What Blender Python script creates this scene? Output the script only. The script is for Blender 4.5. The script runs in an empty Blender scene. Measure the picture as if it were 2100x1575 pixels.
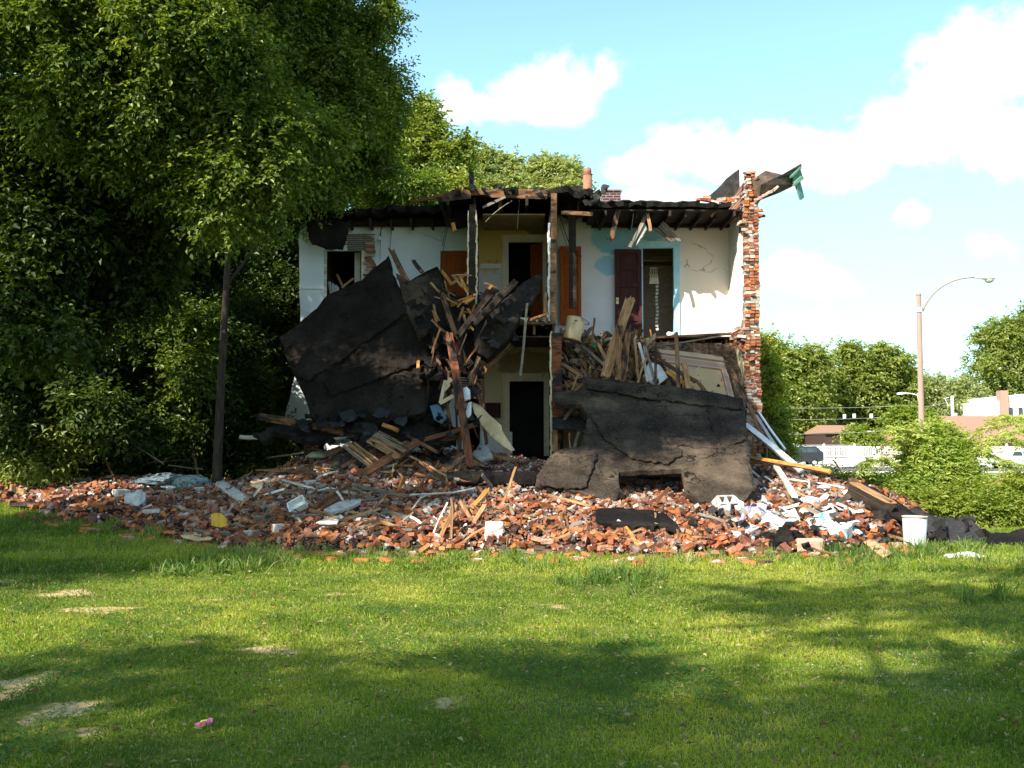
import bpy, bmesh, math, random
import numpy as np
from mathutils import Vector, Matrix, noise as mnoise
from mathutils.geometry import delaunay_2d_cdt

S = bpy.context.scene
COL = S.collection
RNG = np.random.default_rng(7)
random.seed(7)
rad = math.radians
# ------------------------------------------------------------- camera
F = 2217.0
PITCH = math.atan2(919 - 787.5, F)
cam_d = bpy.data.cameras.new("camera")
cam = bpy.data.objects.new("camera", cam_d)
COL.objects.link(cam)
cam_d.sensor_width = 36
cam_d.lens = 36 * F / 2100
cam_d.clip_end = 3000
cam.location = (0, 0, 1.6)
cam.rotation_euler = (math.pi / 2 + PITCH, 0, 0)
S.camera = cam
CP, SP = math.cos(PITCH), math.sin(PITCH)


def ray(px, py):
    u = (px - 1050) / F
    v = (787.5 - py) / F
    return Vector((u, CP - v * SP, SP + v * CP))


def P(px, py, Y):
    r = ray(px, py)
    s = Y / r.y
    return Vector((r.x * s, Y, 1.6 + r.z * s))


# ------------------------------------------------------------- light
SUN_EL, SUN_AZ = rad(38), math.atan2(-0.80, -1.0)   # the sun stands behind the camera, to its left
L_DIR = Vector((math.sin(SUN_AZ) * math.cos(SUN_EL), math.cos(SUN_AZ) * math.cos(SUN_EL), math.sin(SUN_EL)))
sun_d = bpy.data.lights.new("sun", 'SUN')
sun_d.energy = 4.6
sun_d.angle = rad(0.5)
sun_d.color = (1.0, 0.93, 0.80)
sun = bpy.data.objects.new("sun", sun_d)
COL.objects.link(sun)
sun.location = L_DIR * 60
sun.rotation_euler = L_DIR.to_track_quat('Z', 'Y').to_euler()

S.view_settings.view_transform = 'Standard'
S.view_settings.look = 'None'
S.view_settings.gamma = 1
S.view_settings.use_curve_mapping = False
S.view_settings.exposure = 1.27
S.cycles.max_bounces = 6
S.cycles.transparent_max_bounces = 6
S.cycles.diffuse_bounces = 3
S.cycles.glossy_bounces = 2
S.cycles.transmission_bounces = 4

W = bpy.data.worlds.new("World")
S.world = W
W.use_nodes = True
wt = W.node_tree
wn, wl = wt.nodes, wt.links
wn.clear()
w_out = wn.new('ShaderNodeOutputWorld')
w_bg = wn.new('ShaderNodeBackground')
w_bg.inputs['Strength'].default_value = 0.10
sky = wn.new('ShaderNodeTexSky')
sky.sky_type = 'NISHITA'
sky.sun_disc = False
sky.sun_elevation = SUN_EL
sky.sun_rotation = SUN_AZ
sky.air_density = 1.0
sky.dust_density = 0.8
sky.ozone_density = 1.2
tint = wn.new('ShaderNodeVectorMath')
tint.operation = 'MULTIPLY'
tint.inputs[1].default_value = (1.08, 1.40, 1.32)
wl.new(sky.outputs[0], tint.inputs[0])
tc = wn.new('ShaderNodeTexCoord')


def wmath(op, a, b=None, c=None):
    n = wn.new('ShaderNodeMath')
    n.operation = op
    for i, x in enumerate((a, b, c)):
        if x is None:
            continue
        if isinstance(x, (int, float)):
            n.inputs[i].default_value = x
        else:
            wl.new(x, n.inputs[i])
    return n.outputs[0]


# cumulus: direction, half-widths (in tangent units), strength
CLOUDS = [(1165, 180, 115, 70, 1.0), (1060, 215, 75, 48, .9), (995, 222, 55, 34, .8), (1240, 160, 50, 50, .8), (935, 215, 42, 50, .9), (1110, 235, 90, 30, .7),
          (1310, 345, 85, 50, 1.), (1440, 320, 120, 70, 1.1), (1580, 330, 140, 80, 1.1), (1720, 330, 150, 70, 1.1), (1860, 270, 130, 90, 1.1),
          (1960, 180, 130, 110, 1.1), (2080, 110, 140, 120, 1.1), (2090, 280, 140, 80, 1.), (1360, 410, 140, 50, 1.), (1900, 110, 60, 40, .8),
          (1875, 430, 45, 32, .5), (1610, 560, 75, 40, .6), (1700, 590, 90, 26, .45), (2020, 500, 100, 28, .42), (1740, 240, 40, 16, .4), (1640, 650, 90, 25, .3)]
acc = None
for (px, py, rx, ry, st) in CLOUDS:
    d = ray(px, py).normalized()
    sub = wn.new('ShaderNodeVectorMath')
    sub.operation = 'SUBTRACT'
    wl.new(tc.outputs['Generated'], sub.inputs[0])
    sub.inputs[1].default_value = d
    mul = wn.new('ShaderNodeVectorMath')
    mul.operation = 'MULTIPLY'
    wl.new(sub.outputs[0], mul.inputs[0])
    mul.inputs[1].default_value = (F / rx, F / ry, F / ry)
    ln = wn.new('ShaderNodeVectorMath')
    ln.operation = 'LENGTH'
    wl.new(mul.outputs[0], ln.inputs[0])
    m = wmath('MULTIPLY', wmath('SUBTRACT', 1.0, ln.outputs['Value']), st)
    acc = m if acc is None else wmath('MAXIMUM', acc, m)
nz = wn.new('ShaderNodeTexNoise')
nz.inputs['Scale'].default_value = 17
nz.inputs['Detail'].default_value = 9
nz.inputs['Roughness'].default_value = 0.62
wl.new(tc.outputs['Generated'], nz.inputs['Vector'])
nz2 = wn.new('ShaderNodeTexNoise')
nz2.inputs['Scale'].default_value = 3.0
nz2.inputs['Detail'].default_value = 6
wl.new(tc.outputs['Generated'], nz2.inputs['Vector'])
dens = wmath('ADD', acc, wmath('MULTIPLY', wmath('SUBTRACT', nz.outputs[0], 0.47), 2.5))
sep = wn.new('ShaderNodeSeparateXYZ')
wl.new(tc.outputs['Generated'], sep.inputs[0])
# scattered clouds in the rest of the sky, behind and to the sides
behind = wmath('MULTIPLY_ADD', sep.outputs['Y'], -2.0, 0.6)
dens2 = wmath('ADD', wmath('MULTIPLY', wmath('SUBTRACT', nz2.outputs[0], 0.52), 5.0), wmath('MINIMUM', behind, 0.0))
dens = wmath('MAXIMUM', dens, dens2)
mr = wn.new('ShaderNodeMapRange')
mr.interpolation_type = 'SMOOTHSTEP'
mr.inputs['From Min'].default_value = 0.0
mr.inputs['From Max'].default_value = 0.6
wl.new(dens, mr.inputs['Value'])
# thin white veil towards the horizon
hz = wn.new('ShaderNodeMapRange')
wl.new(sep.outputs['Z'], hz.inputs['Value'])
hz.inputs['From Min'].default_value = 0.0
hz.inputs['From Max'].default_value = 0.45
hz.inputs['To Min'].default_value = 0.8
hz.inputs['To Max'].default_value = 0.0
mask = mr.outputs[0]
veil = wn.new('ShaderNodeMix')
veil.data_type = 'RGBA'
wl.new(hz.outputs[0], veil.inputs[0])
wl.new(tint.outputs[0], veil.inputs[6])
veil.inputs[7].default_value = (3.5, 5.2, 5.8, 1)
mixc = wn.new('ShaderNodeMix')
mixc.data_type = 'RGBA'
wl.new(mask, mixc.inputs[0])
wl.new(veil.outputs[2], mixc.inputs[6])
shade = wn.new('ShaderNodeTexNoise')
shade.inputs['Scale'].default_value = 7
shade.inputs['Detail'].default_value = 5
wl.new(tc.outputs['Generated'], shade.inputs['Vector'])
ccol = wn.new('ShaderNodeMix')
ccol.data_type = 'RGBA'
wl.new(shade.outputs[0], ccol.inputs[0])
ccol.inputs[6].default_value = (3.6, 4.1, 4.5, 1)
ccol.inputs[7].default_value = (7.2, 7.2, 7.2, 1)
wl.new(ccol.outputs[2], mixc.inputs[7])
wl.new(mixc.outputs[2], w_bg.inputs['Color'])
wl.new(w_bg.outputs[0], w_out.inputs[0])


# ------------------------------------------------------------- helpers
def tag(o, label=None, cat=None, group=None, kind=None):
    if label:
        o['label'] = label
    if cat:
        o['category'] = cat
    if group:
        o['group'] = group
    if kind:
        o['kind'] = kind
    return o


def empty(name, loc, label=None, cat=None, group=None):
    o = bpy.data.objects.new(name, None)
    o.empty_display_size = 0.2
    COL.objects.link(o)
    o.location = loc
    return tag(o, label, cat, group)


def link(name, me, parent=None, loc=None):
    o = bpy.data.objects.new(name, me)
    COL.objects.link(o)
    if loc is not None:
        o.location = loc
    if parent is not None:
        o.parent = parent
    return o


def ctree(o, loc=None, rot=None, **kw):
    c = o.copy()
    COL.objects.link(c)
    for ch in list(o.children):
        k = ch.copy()
        COL.objects.link(k)
        k.parent = c
    if loc is not None:
        c.location = loc
    if rot is not None:
        c.rotation_euler = rot
    tag(c, **kw)
    return c


class MB:
    def __init__(s):
        s.v = []
        s.f = []
        s.c = []
        s.cur = (1, 1, 1)

    def add(s, vs, fs):
        b = len(s.v)
        s.v += [Vector(v) for v in vs]
        s.c += [s.cur] * len(vs)
        s.f += [[b + i for i in f] for f in fs]
        return s

    def box(s, c, d, R=None, jit=0.0):
        """centre, full sizes, optional 3x3 rotation"""
        c = Vector(c)
        vs = []
        for sx in (-.5, .5):
            for sy in (-.5, .5):
                for sz in (-.5, .5):
                    p = Vector((sx * d[0], sy * d[1], sz * d[2]))
                    if jit:
                        p += Vector((random.uniform(-jit, jit), random.uniform(-jit, jit), random.uniform(-jit, jit)))
                    vs.append(c + (R @ p if R is not None else p))
        return s.add(vs, [(0, 1, 3, 2), (4, 6, 7, 5), (0, 4, 5, 1), (2, 3, 7, 6), (0, 2, 6, 4), (1, 5, 7, 3)])

    def bb(s, x0, x1, y0, y1, z0, z1):
        return s.box(((x0 + x1) / 2, (y0 + y1) / 2, (z0 + z1) / 2), (x1 - x0, y1 - y0, z1 - z0))

    def tube(s, pts, r, n=8, cap=True):
        pts = [Vector(p) for p in pts]
        if not isinstance(r, (list, tuple)):
            r = [r] * len(pts)
        b = len(s.v)
        up = Vector((0.13, 0.21, 1)).normalized()
        for i, p in enumerate(pts):
            t = (pts[min(i + 1, len(pts) - 1)] - pts[max(i - 1, 0)]).normalized()
            a = t.cross(up)
            if a.length < 0.05:
                a = t.cross(Vector((1, 0, 0)))
            a.normalize()
            bb = t.cross(a)
            for k in range(n):
                th = 2 * math.pi * k / n
                s.v.append(p + (a * math.cos(th) + bb * math.sin(th)) * r[i])
                s.c.append(s.cur)
        for i in range(len(pts) - 1):
            for k in range(n):
                k2 = (k + 1) % n
                s.f.append([b + i * n + k, b + i * n + k2, b + (i + 1) * n + k2, b + (i + 1) * n + k])
        if cap:
            s.f.append([b + k for k in range(n)][::-1])
            s.f.append([b + (len(pts) - 1) * n + k for k in range(n)])
        return s

    def lathe(s, prof, c=(0, 0, 0), n=24, R=None):
        b = len(s.v)
        c = Vector(c)
        for (r, z) in prof:
            for k in range(n):
                th = 2 * math.pi * k / n
                p = Vector((r * math.cos(th), r * math.sin(th), z))
                s.v.append(c + (R @ p if R is not None else p))
                s.c.append(s.cur)
        for i in range(len(prof) - 1):
            for k in range(n):
                k2 = (k + 1) % n
                s.f.append([b + i * n + k, b + i * n + k2, b + (i + 1) * n + k2, b + (i + 1) * n + k])
        return s

    def mesh(s, name, mat, origin=None, smooth=False, bevel=0):
        me = bpy.data.meshes.new(name)
        o = Vector(origin) if origin is not None else Vector((0, 0, 0))
        me.from_pydata([tuple(v - o) for v in s.v], [], s.f)
        me.materials.append(mat)
        at = me.attributes.new('Col', 'FLOAT_COLOR', 'POINT')
        arr = np.ones((len(s.v), 4), np.float32)
        arr[:, :3] = np.array(s.c, np.float32)
        at.data.foreach_set('color', arr.ravel())
        me.polygons.foreach_set('use_smooth', [bool(smooth)] * len(me.polygons))
        me.update()
        if bevel:
            bm = bmesh.new()
            bm.from_mesh(me)
            bmesh.ops.bevel(bm, geom=bm.edges[:], offset=bevel, segments=1, affect='EDGES')
            bm.to_mesh(me)
            bm.free()
        return me

    def center(s):
        n = len(s.v)
        lo = [min(v[i] for v in s.v) for i in range(3)]
        hi = [max(v[i] for v in s.v) for i in range(3)]
        return Vector(((lo[0] + hi[0]) / 2, (lo[1] + hi[1]) / 2, lo[2]))

    def obj(s, name, mat, parent=None, smooth=False, bevel=0, **kw):
        if parent is not None:
            o = parent.matrix_basis.translation.copy()
            if parent.parent is not None:
                o += parent.parent.matrix_basis.translation
            ob = link(name, s.mesh(name, mat, o, smooth, bevel), parent)
        else:
            o = s.center()
            ob = link(name, s.mesh(name, mat, o, smooth, bevel), None, o)
        tag(ob, **kw)
        return ob


def np_mesh(name, V, Q, mat, col=None, smooth=False):
    """V (n,3), Q (m,4) quads"""
    me = bpy.data.meshes.new(name)
    n, m = len(V), len(Q)
    k = Q.shape[1]
    me.vertices.add(n)
    me.vertices.foreach_set('co', np.ascontiguousarray(V, np.float32).ravel())
    me.loops.add(m * k)
    me.loops.foreach_set('vertex_index', np.ascontiguousarray(Q, np.int32).ravel())
    me.polygons.add(m)
    me.polygons.foreach_set('loop_start', np.arange(0, m * k, k, dtype=np.int32))
    me.polygons.foreach_set('use_smooth', np.full(m, bool(smooth)))
    me.update(calc_edges=True)
    if col is not None:
        at = me.attributes.new('Col', 'FLOAT_COLOR', 'POINT')
        c4 = np.ones((n, 4), np.float32)
        c4[:, :3] = col
        at.data.foreach_set('color', c4.ravel())
    me.materials.append(mat)
    return me
# ------------------------------------------------------------- materials
class NT:
    def __init__(s, name):
        s.m = bpy.data.materials.new(name)
        s.m.use_nodes = True
        s.t = s.m.node_tree
        s.n, s.l = s.t.nodes, s.t.links
        s.b = s.n['Principled BSDF']
        s.tc = s.n.new('ShaderNodeTexCoord')

    def coord(s, scale=(1, 1, 1), rnd=False):
        mp = s.n.new('ShaderNodeMapping')
        s.l.new(s.tc.outputs['Object'], mp.inputs[0])
        mp.inputs['Scale'].default_value = scale
        if rnd:
            oi = s.n.new('ShaderNodeObjectInfo')
            mu = s.n.new('ShaderNodeMath')
            mu.operation = 'MULTIPLY'
            mu.inputs[1].default_value = 57.0
            s.l.new(oi.outputs['Random'], mu.inputs[0])
            s.l.new(mu.outputs[0], mp.inputs['Location'])
        return mp.outputs[0]

    def noise(s, co, scale=5, detail=6, rough=0.6, dist=0):
        n = s.n.new('ShaderNodeTexNoise')
        s.l.new(co, n.inputs['Vector'])
        n.inputs['Scale'].default_value = scale
        n.inputs['Detail'].default_value = detail
        n.inputs['Roughness'].default_value = rough
        n.inputs['Distortion'].default_value = dist
        return n.outputs[0]

    def ramp(s, x, cols, interp='LINEAR'):
        r = s.n.new('ShaderNodeValToRGB')
        r.color_ramp.interpolation = interp
        e = r.color_ramp.elements
        while len(e) < len(cols):
            e.new(0.5)
        for k, (p, c) in enumerate(cols):
            e[k].position = p
            e[k].color = (*c, 1) if len(c) == 3 else c
        s.l.new(x, r.inputs[0])
        return r.outputs[0]

    def mix(s, f, a, b, mode='MIX'):
        m = s.n.new('ShaderNodeMix')
        m.data_type = 'RGBA'
        m.blend_type = mode
        for sock, x in ((m.inputs[0], f), (m.inputs[6], a), (m.inputs[7], b)):
            if isinstance(x, (int, float)):
                sock.default_value = x
            elif isinstance(x, tuple):
                sock.default_value = (*x, 1)
            else:
                s.l.new(x, sock)
        return m.outputs[2]

    def math(s, op, a, b=0.0, c=0.0):
        m = s.n.new('ShaderNodeMath')
        m.operation = op
        for i, x in enumerate((a, b, c)):
            if isinstance(x, (int, float)):
                m.inputs[i].default_value = x
            else:
                s.l.new(x, m.inputs[i])
        return m.outputs[0]

    def attr(s):
        a = s.n.new('ShaderNodeAttribute')
        a.attribute_name = 'Col'
        return a.outputs['Color']

    def bump(s, h, dist=0.01, st=0.6):
        b = s.n.new('ShaderNodeBump')
        b.inputs['Distance'].default_value = dist
        b.inputs['Strength'].default_value = st
        s.l.new(h, b.inputs['Height'])
        s.l.new(b.outputs[0], s.b.inputs['Normal'])

    def out(s, col, rough=0.8, spec=0.3, metal=0):
        if isinstance(col, tuple):
            s.b.inputs['Base Color'].default_value = (*col, 1)
        else:
            s.l.new(col, s.b.inputs['Base Color'])
        s.b.inputs['Roughness'].default_value = rough
        s.b.inputs['Specular IOR Level'].default_value = spec
        s.b.inputs['Metallic'].default_value = metal
        return s.m


def simple(name, cols, scale=6, stretch=(1, 1, 1), rough=0.8, spec=0.3, bump=0.004, bs=0.5, detail=7, rnd=True, metal=0):
    t = NT(name)
    co = t.coord(stretch, rnd)
    n = t.noise(co, scale, detail, 0.65)
    c = t.ramp(n, cols)
    if bump:
        t.bump(n, bump, bs)
    return t.out(c, rough, spec, metal)


def wood(name, dark, mid, light, char=0.0):
    t = NT(name)
    co = t.coord((1.2, 14, 14), True)
    g = t.noise(co, 2.2, 8, 0.7, 0.4)
    c = t.ramp(g, [(0.3, dark), (0.5, mid), (0.72, light)])
    co2 = t.coord((1, 3, 3), True)
    n2 = t.noise(co2, 1.6, 5, 0.7)
    if char:
        k = t.ramp(n2, [(0.5 - char * 0.3, (1, 1, 1)), (0.62 - char * 0.3, (0, 0, 0))])
        c = t.mix(k, (0.018, 0.015, 0.013), c)
    else:
        k = t.ramp(n2, [(0.35, (0.55, 0.5, 0.45)), (0.6, (1, 1, 1))])
        c = t.mix(0.8, c, k, 'MULTIPLY')
    t.bump(g, 0.006, 0.7)
    return t.out(c, 0.8, 0.25)


M = {}
M['wood_tan'] = wood('wood_tan', (.16, .075, .03), (.36, .2, .09), (.55, .36, .19))
M['wood_brown'] = wood('wood_brown', (.05, .022, .01), (.15, .065, .028), (.28, .14, .06))
M['wood_red'] = wood('wood_red', (.05, .016, .008), (.17, .055, .022), (.30, .11, .045), 0.15)
M['wood_gray'] = wood('wood_gray', (.09, .075, .06), (.2, .17, .14), (.34, .3, .25))
M['wood_char'] = wood('wood_char', (.010, .007, .005), (.028, .019, .013), (.10, .066, .045))
M['wood_half'] = wood('wood_half', (.05, .024, .011), (.20, .095, .042), (.40, .23, .12), 0.12)
M['wood_white'] = wood('wood_white', (.35, .31, .26), (.62, .59, .54), (.78, .77, .74))
M['wood_orange'] = wood('wood_orange', (.3, .10, .02), (.55, .24, .06), (.72, .42, .16))
M['wood_post'] = wood('wood_post', (.10, .045, .02), (.24, .12, .055), (.42, .25, .13), .05)
M['door_orange'] = simple('door_orange', [(.3, (.22, .042, .004)), (.7, (.36, .085, .009))], 2, (12, 12, 1), .6, .12, .002)
M['door_maroon'] = simple('door_maroon', [(.3, (.03, .009, .010)), (.7, (.078, .025, .025))], 2, (10, 10, 1), .6, .1, .002)
M['cream_paint'] = simple('cream_paint', [(.3, (.58, .45, .28)), (.55, (.74, .61, .42)), (.75, (.34, .25, .13))], 4, rough=.6)
M['blue_paint'] = simple('blue_paint', [(.3, (.30, .56, .68)), (.7, (.42, .70, .82))], 4, rough=.6)
M['white'] = simple('white', [(.3, (.62, .62, .62)), (.7, (.8, .8, .79))], 8, rough=.6)
M['bucket_metal'] = simple('bucket_metal', [(.25, (.36, .37, .38)), (.6, (.55, .57, .58))], 5, rough=.45, spec=.5)
M['white_metal'] = simple('white_metal', [(.25, (.55, .55, .57)), (.6, (.82, .82, .84))], 5, rough=.4, spec=.5)
M['gray_metal'] = simple('gray_metal', [(.25, (.22, .22, .23)), (.6, (.42, .42, .43))], 5, rough=.45, spec=.5)
M['black'] = simple('black', [(.3, (.008, .008, .009)), (.7, (.02, .02, .022))], 4, rough=.7)
M['concrete'] = simple('concrete', [(.25, (.22, .2, .18)), (.5, (.42, .4, .37)), (.75, (.6, .58, .54))], 9, bump=.01)
M['stone_red'] = simple('stone_red', [(.3, (.35, .2, .14)), (.7, (.5, .36, .28))], 3, (1, 1, 8))
M['char_lump'] = simple('char_lump', [(.3, (.006, .005, .004)), (.6, (.024, .018, .014)), (.85, (.09, .07, .055))], 9, rough=.75, spec=.2, bump=.03, bs=.9)
M['yellow_plastic'] = simple('yellow_plastic', [(.3, (.62, .33, .02)), (.7, (.75, .42, .04))], 3, rough=.35, spec=.5)
M['cardboard'] = simple('cardboard', [(.3, (.38, .25, .12)), (.7, (.52, .36, .2))], 4)
M['fibre'] = simple('fibre', [(.3, (.50, .35, .18)), (.7, (.64, .47, .27))], 4, rough=.7)
M['paper'] = simple('paper', [(.2, (.62, .62, .62)), (.7, (.85, .85, .84))], 6, rough=.7, bump=.002)
M['cyan'] = simple('cyan', [(.3, (.05, .42, .55)), (.7, (.12, .58, .7))], 5, rough=.5)
M['cloth_teal'] = simple('cloth_teal', [(.35, (.02, .06, .07)), (.5, (.3, .36, .35)), (.6, (.04, .13, .13))], 7, rough=.9, bump=.02)
M['cloth_blue'] = simple('cloth_blue', [(.3, (.02, .035, .045)), (.5, (.14, .19, .22)), (.56, (.03, .06, .065)), (.7, (.10, .12, .11))], 9, rough=.9, bump=.02)
M['cushion'] = simple('cushion', [(.3, (.38, .4, .24)), (.7, (.56, .57, .38))], 8, rough=.9, bump=.01)
M['glass_dark'] = simple('glass_dark', [(.3, (.02, .03, .035)), (.7, (.05, .07, .08))], 2, rough=.1, spec=.6)
M['bark_dark'] = simple('bark_dark', [(.3, (.02, .014, .010)), (.6, (.06, .042, .03)), (.8, (.12, .09, .07))], 6, (3, 3, .6), bump=.03, bs=.9)
M['bark'] = simple('bark', [(.3, (.05, .038, .028)), (.6, (.13, .10, .08)), (.8, (.22, .18, .14))], 6, (3, 3, .6), bump=.03, bs=.9)
M['twig'] = simple('twig', [(.3, (.12, .06, .03)), (.7, (.24, .14, .08))], 6)
M['terracotta'] = simple('terracotta', [(.3, (.2, .09, .06)), (.7, (.34, .16, .10))], 6, (1, 1, .5))
M['car_paint'] = simple('car_paint', [(.3, (.012, .014, .02)), (.7, (.02, .022, .03))], 3, rough=.25, spec=.6, bump=0)
M['tyre'] = simple('tyre', [(.3, (.012, .012, .012)), (.7, (.025, .025, .025))], 8)
M['red_lens'] = simple('red_lens', [(.3, (.5, .03, .02)), (.7, (.6, .05, .03))], 3, rough=.2, bump=0)
M['pole_pink'] = simple('pole_pink', [(.3, (.27, .18, .155)), (.7, (.38, .26, .225))], 4, (6, 6, .5))
M['cornice_green'] = simple('cornice_green', [(.3, (.05, .13, .09)), (.7, (.14, .27, .19))], 5, rough=.5)
M['cornice_brown'] = simple('cornice_brown', [(.3, (.05, .035, .025)), (.6, (.12, .08, .055)), (.8, (.25, .17, .12))], 5, rough=.6)
M['felt'] = simple('felt', [(.3, (.022, .021, .021)), (.55, (.042, .039, .039)), (.8, (.09, .08, .075))], 8, (1, 1, 1), rough=.95, spec=.08, bump=.01)
M['shingle'] = simple('shingle', [(.3, (.24, .13, .09)), (.7, (.34, .2, .14))], 30, (1, 1, 4), bump=.01)
M['asphalt'] = simple('asphalt', [(.3, (.09, .085, .08)), (.7, (.16, .15, .145))], 2, rough=.9)
M['pavement'] = simple('pavement', [(.3, (.5, .46, .38)), (.7, (.62, .58, .5))], 2, rough=.9)
M['stucco_white'] = simple('stucco_white', [(.3, (.66, .62, .6)), (.7, (.82, .8, .78))], 2, rough=.9)
M['dark_siding'] = simple('dark_siding', [(.3, (.04, .022, .018)), (.7, (.08, .045, .035))], 2, (1, 1, 12))
M['floor_dark'] = simple('floor_dark', [(.3, (.05, .035, .025)), (.7, (.12, .08, .06))], 3)
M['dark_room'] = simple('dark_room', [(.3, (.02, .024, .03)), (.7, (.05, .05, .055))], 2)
M['pink'] = simple('pink', [(.3, (.65, .1, .28)), (.7, (.75, .18, .38))], 20)
M['wire'] = M['black']


def m_colattr(name, rough=.85, amt=.35, scale=18, bump=.004, white=0.0):
    t = NT(name)
    co = t.coord((1, 1, 1))
    n = t.noise(co, scale, 5, .7)
    k = t.ramp(n, [(.3, (1 - amt,) * 3), (.7, (1 + 0 * amt,) * 3)])
    c = t.mix(1.0, t.attr(), k, 'MULTIPLY')
    if white:
        n2 = t.noise(co, 7, 5, .7)
        k2 = t.ramp(n2, [(.54, (0, 0, 0)), (.64, (1, 1, 1))])
        c = t.mix(t.math('MULTIPLY', k2, white), c, (.44, .36, .29))
    t.bump(n, bump, .7)
    return t.out(c, rough, .2)


M['brick_col'] = m_colattr('brick_col', white=.42, amt=.45)
M['chip_col'] = m_colattr('chip_col', amt=.4, scale=30)
M['print_col'] = m_colattr('print_col', rough=.6, amt=.12, scale=12, bump=.002)


def m_leaf(name, trans=0.35):
    t = NT(name)
    a = t.attr()
    t.n.remove(t.b)
    out = t.n['Material Output']
    d = t.n.new('ShaderNodeBsdfDiffuse')
    tr = t.n.new('ShaderNodeBsdfTranslucent')
    gl = t.n.new('ShaderNodeBsdfGlossy')
    gl.inputs['Roughness'].default_value = .45
    gl.inputs['Color'].default_value = (.62, .7, .5, 1)
    t.l.new(a, d.inputs['Color'])
    mu = t.mix(1.0, a, (1.9, 1.9, .4), 'MULTIPLY')
    t.l.new(mu, tr.inputs['Color'])
    m1 = t.n.new('ShaderNodeMixShader')
    m1.inputs[0].default_value = trans
    t.l.new(d.outputs[0], m1.inputs[1])
    t.l.new(tr.outputs[0], m1.inputs[2])
    m2 = t.n.new('ShaderNodeMixShader')
    m2.inputs[0].default_value = .04
    t.l.new(m1.outputs[0], m2.inputs[1])
    t.l.new(gl.outputs[0], m2.inputs[2])
    t.l.new(m2.outputs[0], out.inputs['Surface'])
    return t.m


M['leaf'] = m_leaf('leaf', .42)
M['grass'] = m_leaf('grass', .4)


def m_brickwall(name, c1, c2, mortar, rot=None, scale=1.0, msize=.012):
    t = NT(name)
    mp = t.n.new('ShaderNodeMapping')
    t.l.new(t.tc.outputs['Object'], mp.inputs[0])
    if rot:
        mp.inputs['Rotation'].default_value = rot
    b = t.n.new('ShaderNodeTexBrick')
    t.l.new(mp.outputs[0], b.inputs['Vector'])
    b.inputs['Color1'].default_value = (*c1, 1)
    b.inputs['Color2'].default_value = (*c2, 1)
    b.inputs['Mortar'].default_value = (*mortar, 1)
    b.inputs['Scale'].default_value = scale
    b.inputs['Mortar Size'].default_value = msize
    b.inputs['Brick Width'].default_value = .21
    b.inputs['Row Height'].default_value = .075
    n = t.noise(t.coord((1, 1, 1)), 12, 6, .7)
    k = t.ramp(n, [(.3, (.6, .6, .6)), (.7, (1, 1, 1))])
    c = t.mix(.8, b.outputs['Color'], k, 'MULTIPLY')
    t.bump(n, .006, .6)
    return t.out(c, .85, .2)


M['brickwall_x'] = m_brickwall('brickwall_x', (.38, .12, .06), (.26, .08, .05), (.4, .36, .3), (math.pi / 2, 0, 0))
M['brickwall_far'] = m_brickwall('brickwall_far', (.50, .22, .15), (.42, .18, .12), (.55, .42, .36), (math.pi / 2, 0, 0))
M['brickwall_chim'] = m_brickwall('brickwall_chim', (.10, .035, .035), (.07, .028, .028), (.26, .21, .2), (math.pi / 2, 0, 0))


def plaster(name, base, patch=None, extra=None):
    """painted plaster with stains, cracks and (where the paint is two-tone) a second colour"""
    t = NT(name)
    co = t.coord((1, 1, 1))
    n = t.noise(co, 1.3, 6, .6)
    c = t.mix(t.ramp(n, [(.35, (0, 0, 0)), (.75, (1, 1, 1))]), base, tuple(x * .86 for x in base))
    if patch:
        for (cx, cz, rx, rz, colr) in patch:
            sx = t.n.new('ShaderNodeSeparateXYZ')
            t.l.new(t.tc.outputs['Object'], sx.inputs[0])
            dx = t.math('POWER', t.math('DIVIDE', t.math('SUBTRACT', sx.outputs['X'], cx), rx), 2)
            dz = t.math('POWER', t.math('DIVIDE', t.math('SUBTRACT', sx.outputs['Z'], cz), rz), 2)
            r = t.math('ADD', t.math('ADD', dx, dz), t.math('MULTIPLY', t.math('SUBTRACT', t.noise(co, 2.5, 4, .5), .5), 2.2))
            f = t.ramp(r, [(.72, (1, 1, 1)), (1.0, (0, 0, 0))])
            c = t.mix(f, c, colr)
    v = t.n.new('ShaderNodeTexVoronoi')
    v.feature = 'DISTANCE_TO_EDGE'
    v.inputs['Scale'].default_value = .55
    nn = t.n.new('ShaderNodeTexNoise')
    nn.inputs['Scale'].default_value = 2
    nn.inputs['Detail'].default_value = 8
    t.l.new(co, nn.inputs['Vector'])
    vm = t.n.new('ShaderNodeVectorMath')
    vm.operation = 'MULTIPLY_ADD'
    t.l.new(nn.outputs['Color'], vm.inputs[0])
    vm.inputs[1].default_value = (.6, .6, .6)
    t.l.new(co, vm.inputs[2])
    t.l.new(vm.outputs[0], v.inputs['Vector'])
    cr = t.ramp(v.outputs['Distance'], [(.0, (1, 1, 1)), (.006, (0, 0, 0))])
    gate = t.ramp(t.noise(co, .9, 2, .5), [(.48, (0, 0, 0)), (.58, (.75, .75, .75))])
    cf = t.math('MULTIPLY', cr, gate)
    c = t.mix(cf, c, (.12, .10, .08))
    t.bump(t.noise(co, 14, 5, .6), .003, .5)
    return t.out(c, .75, .25)


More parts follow.
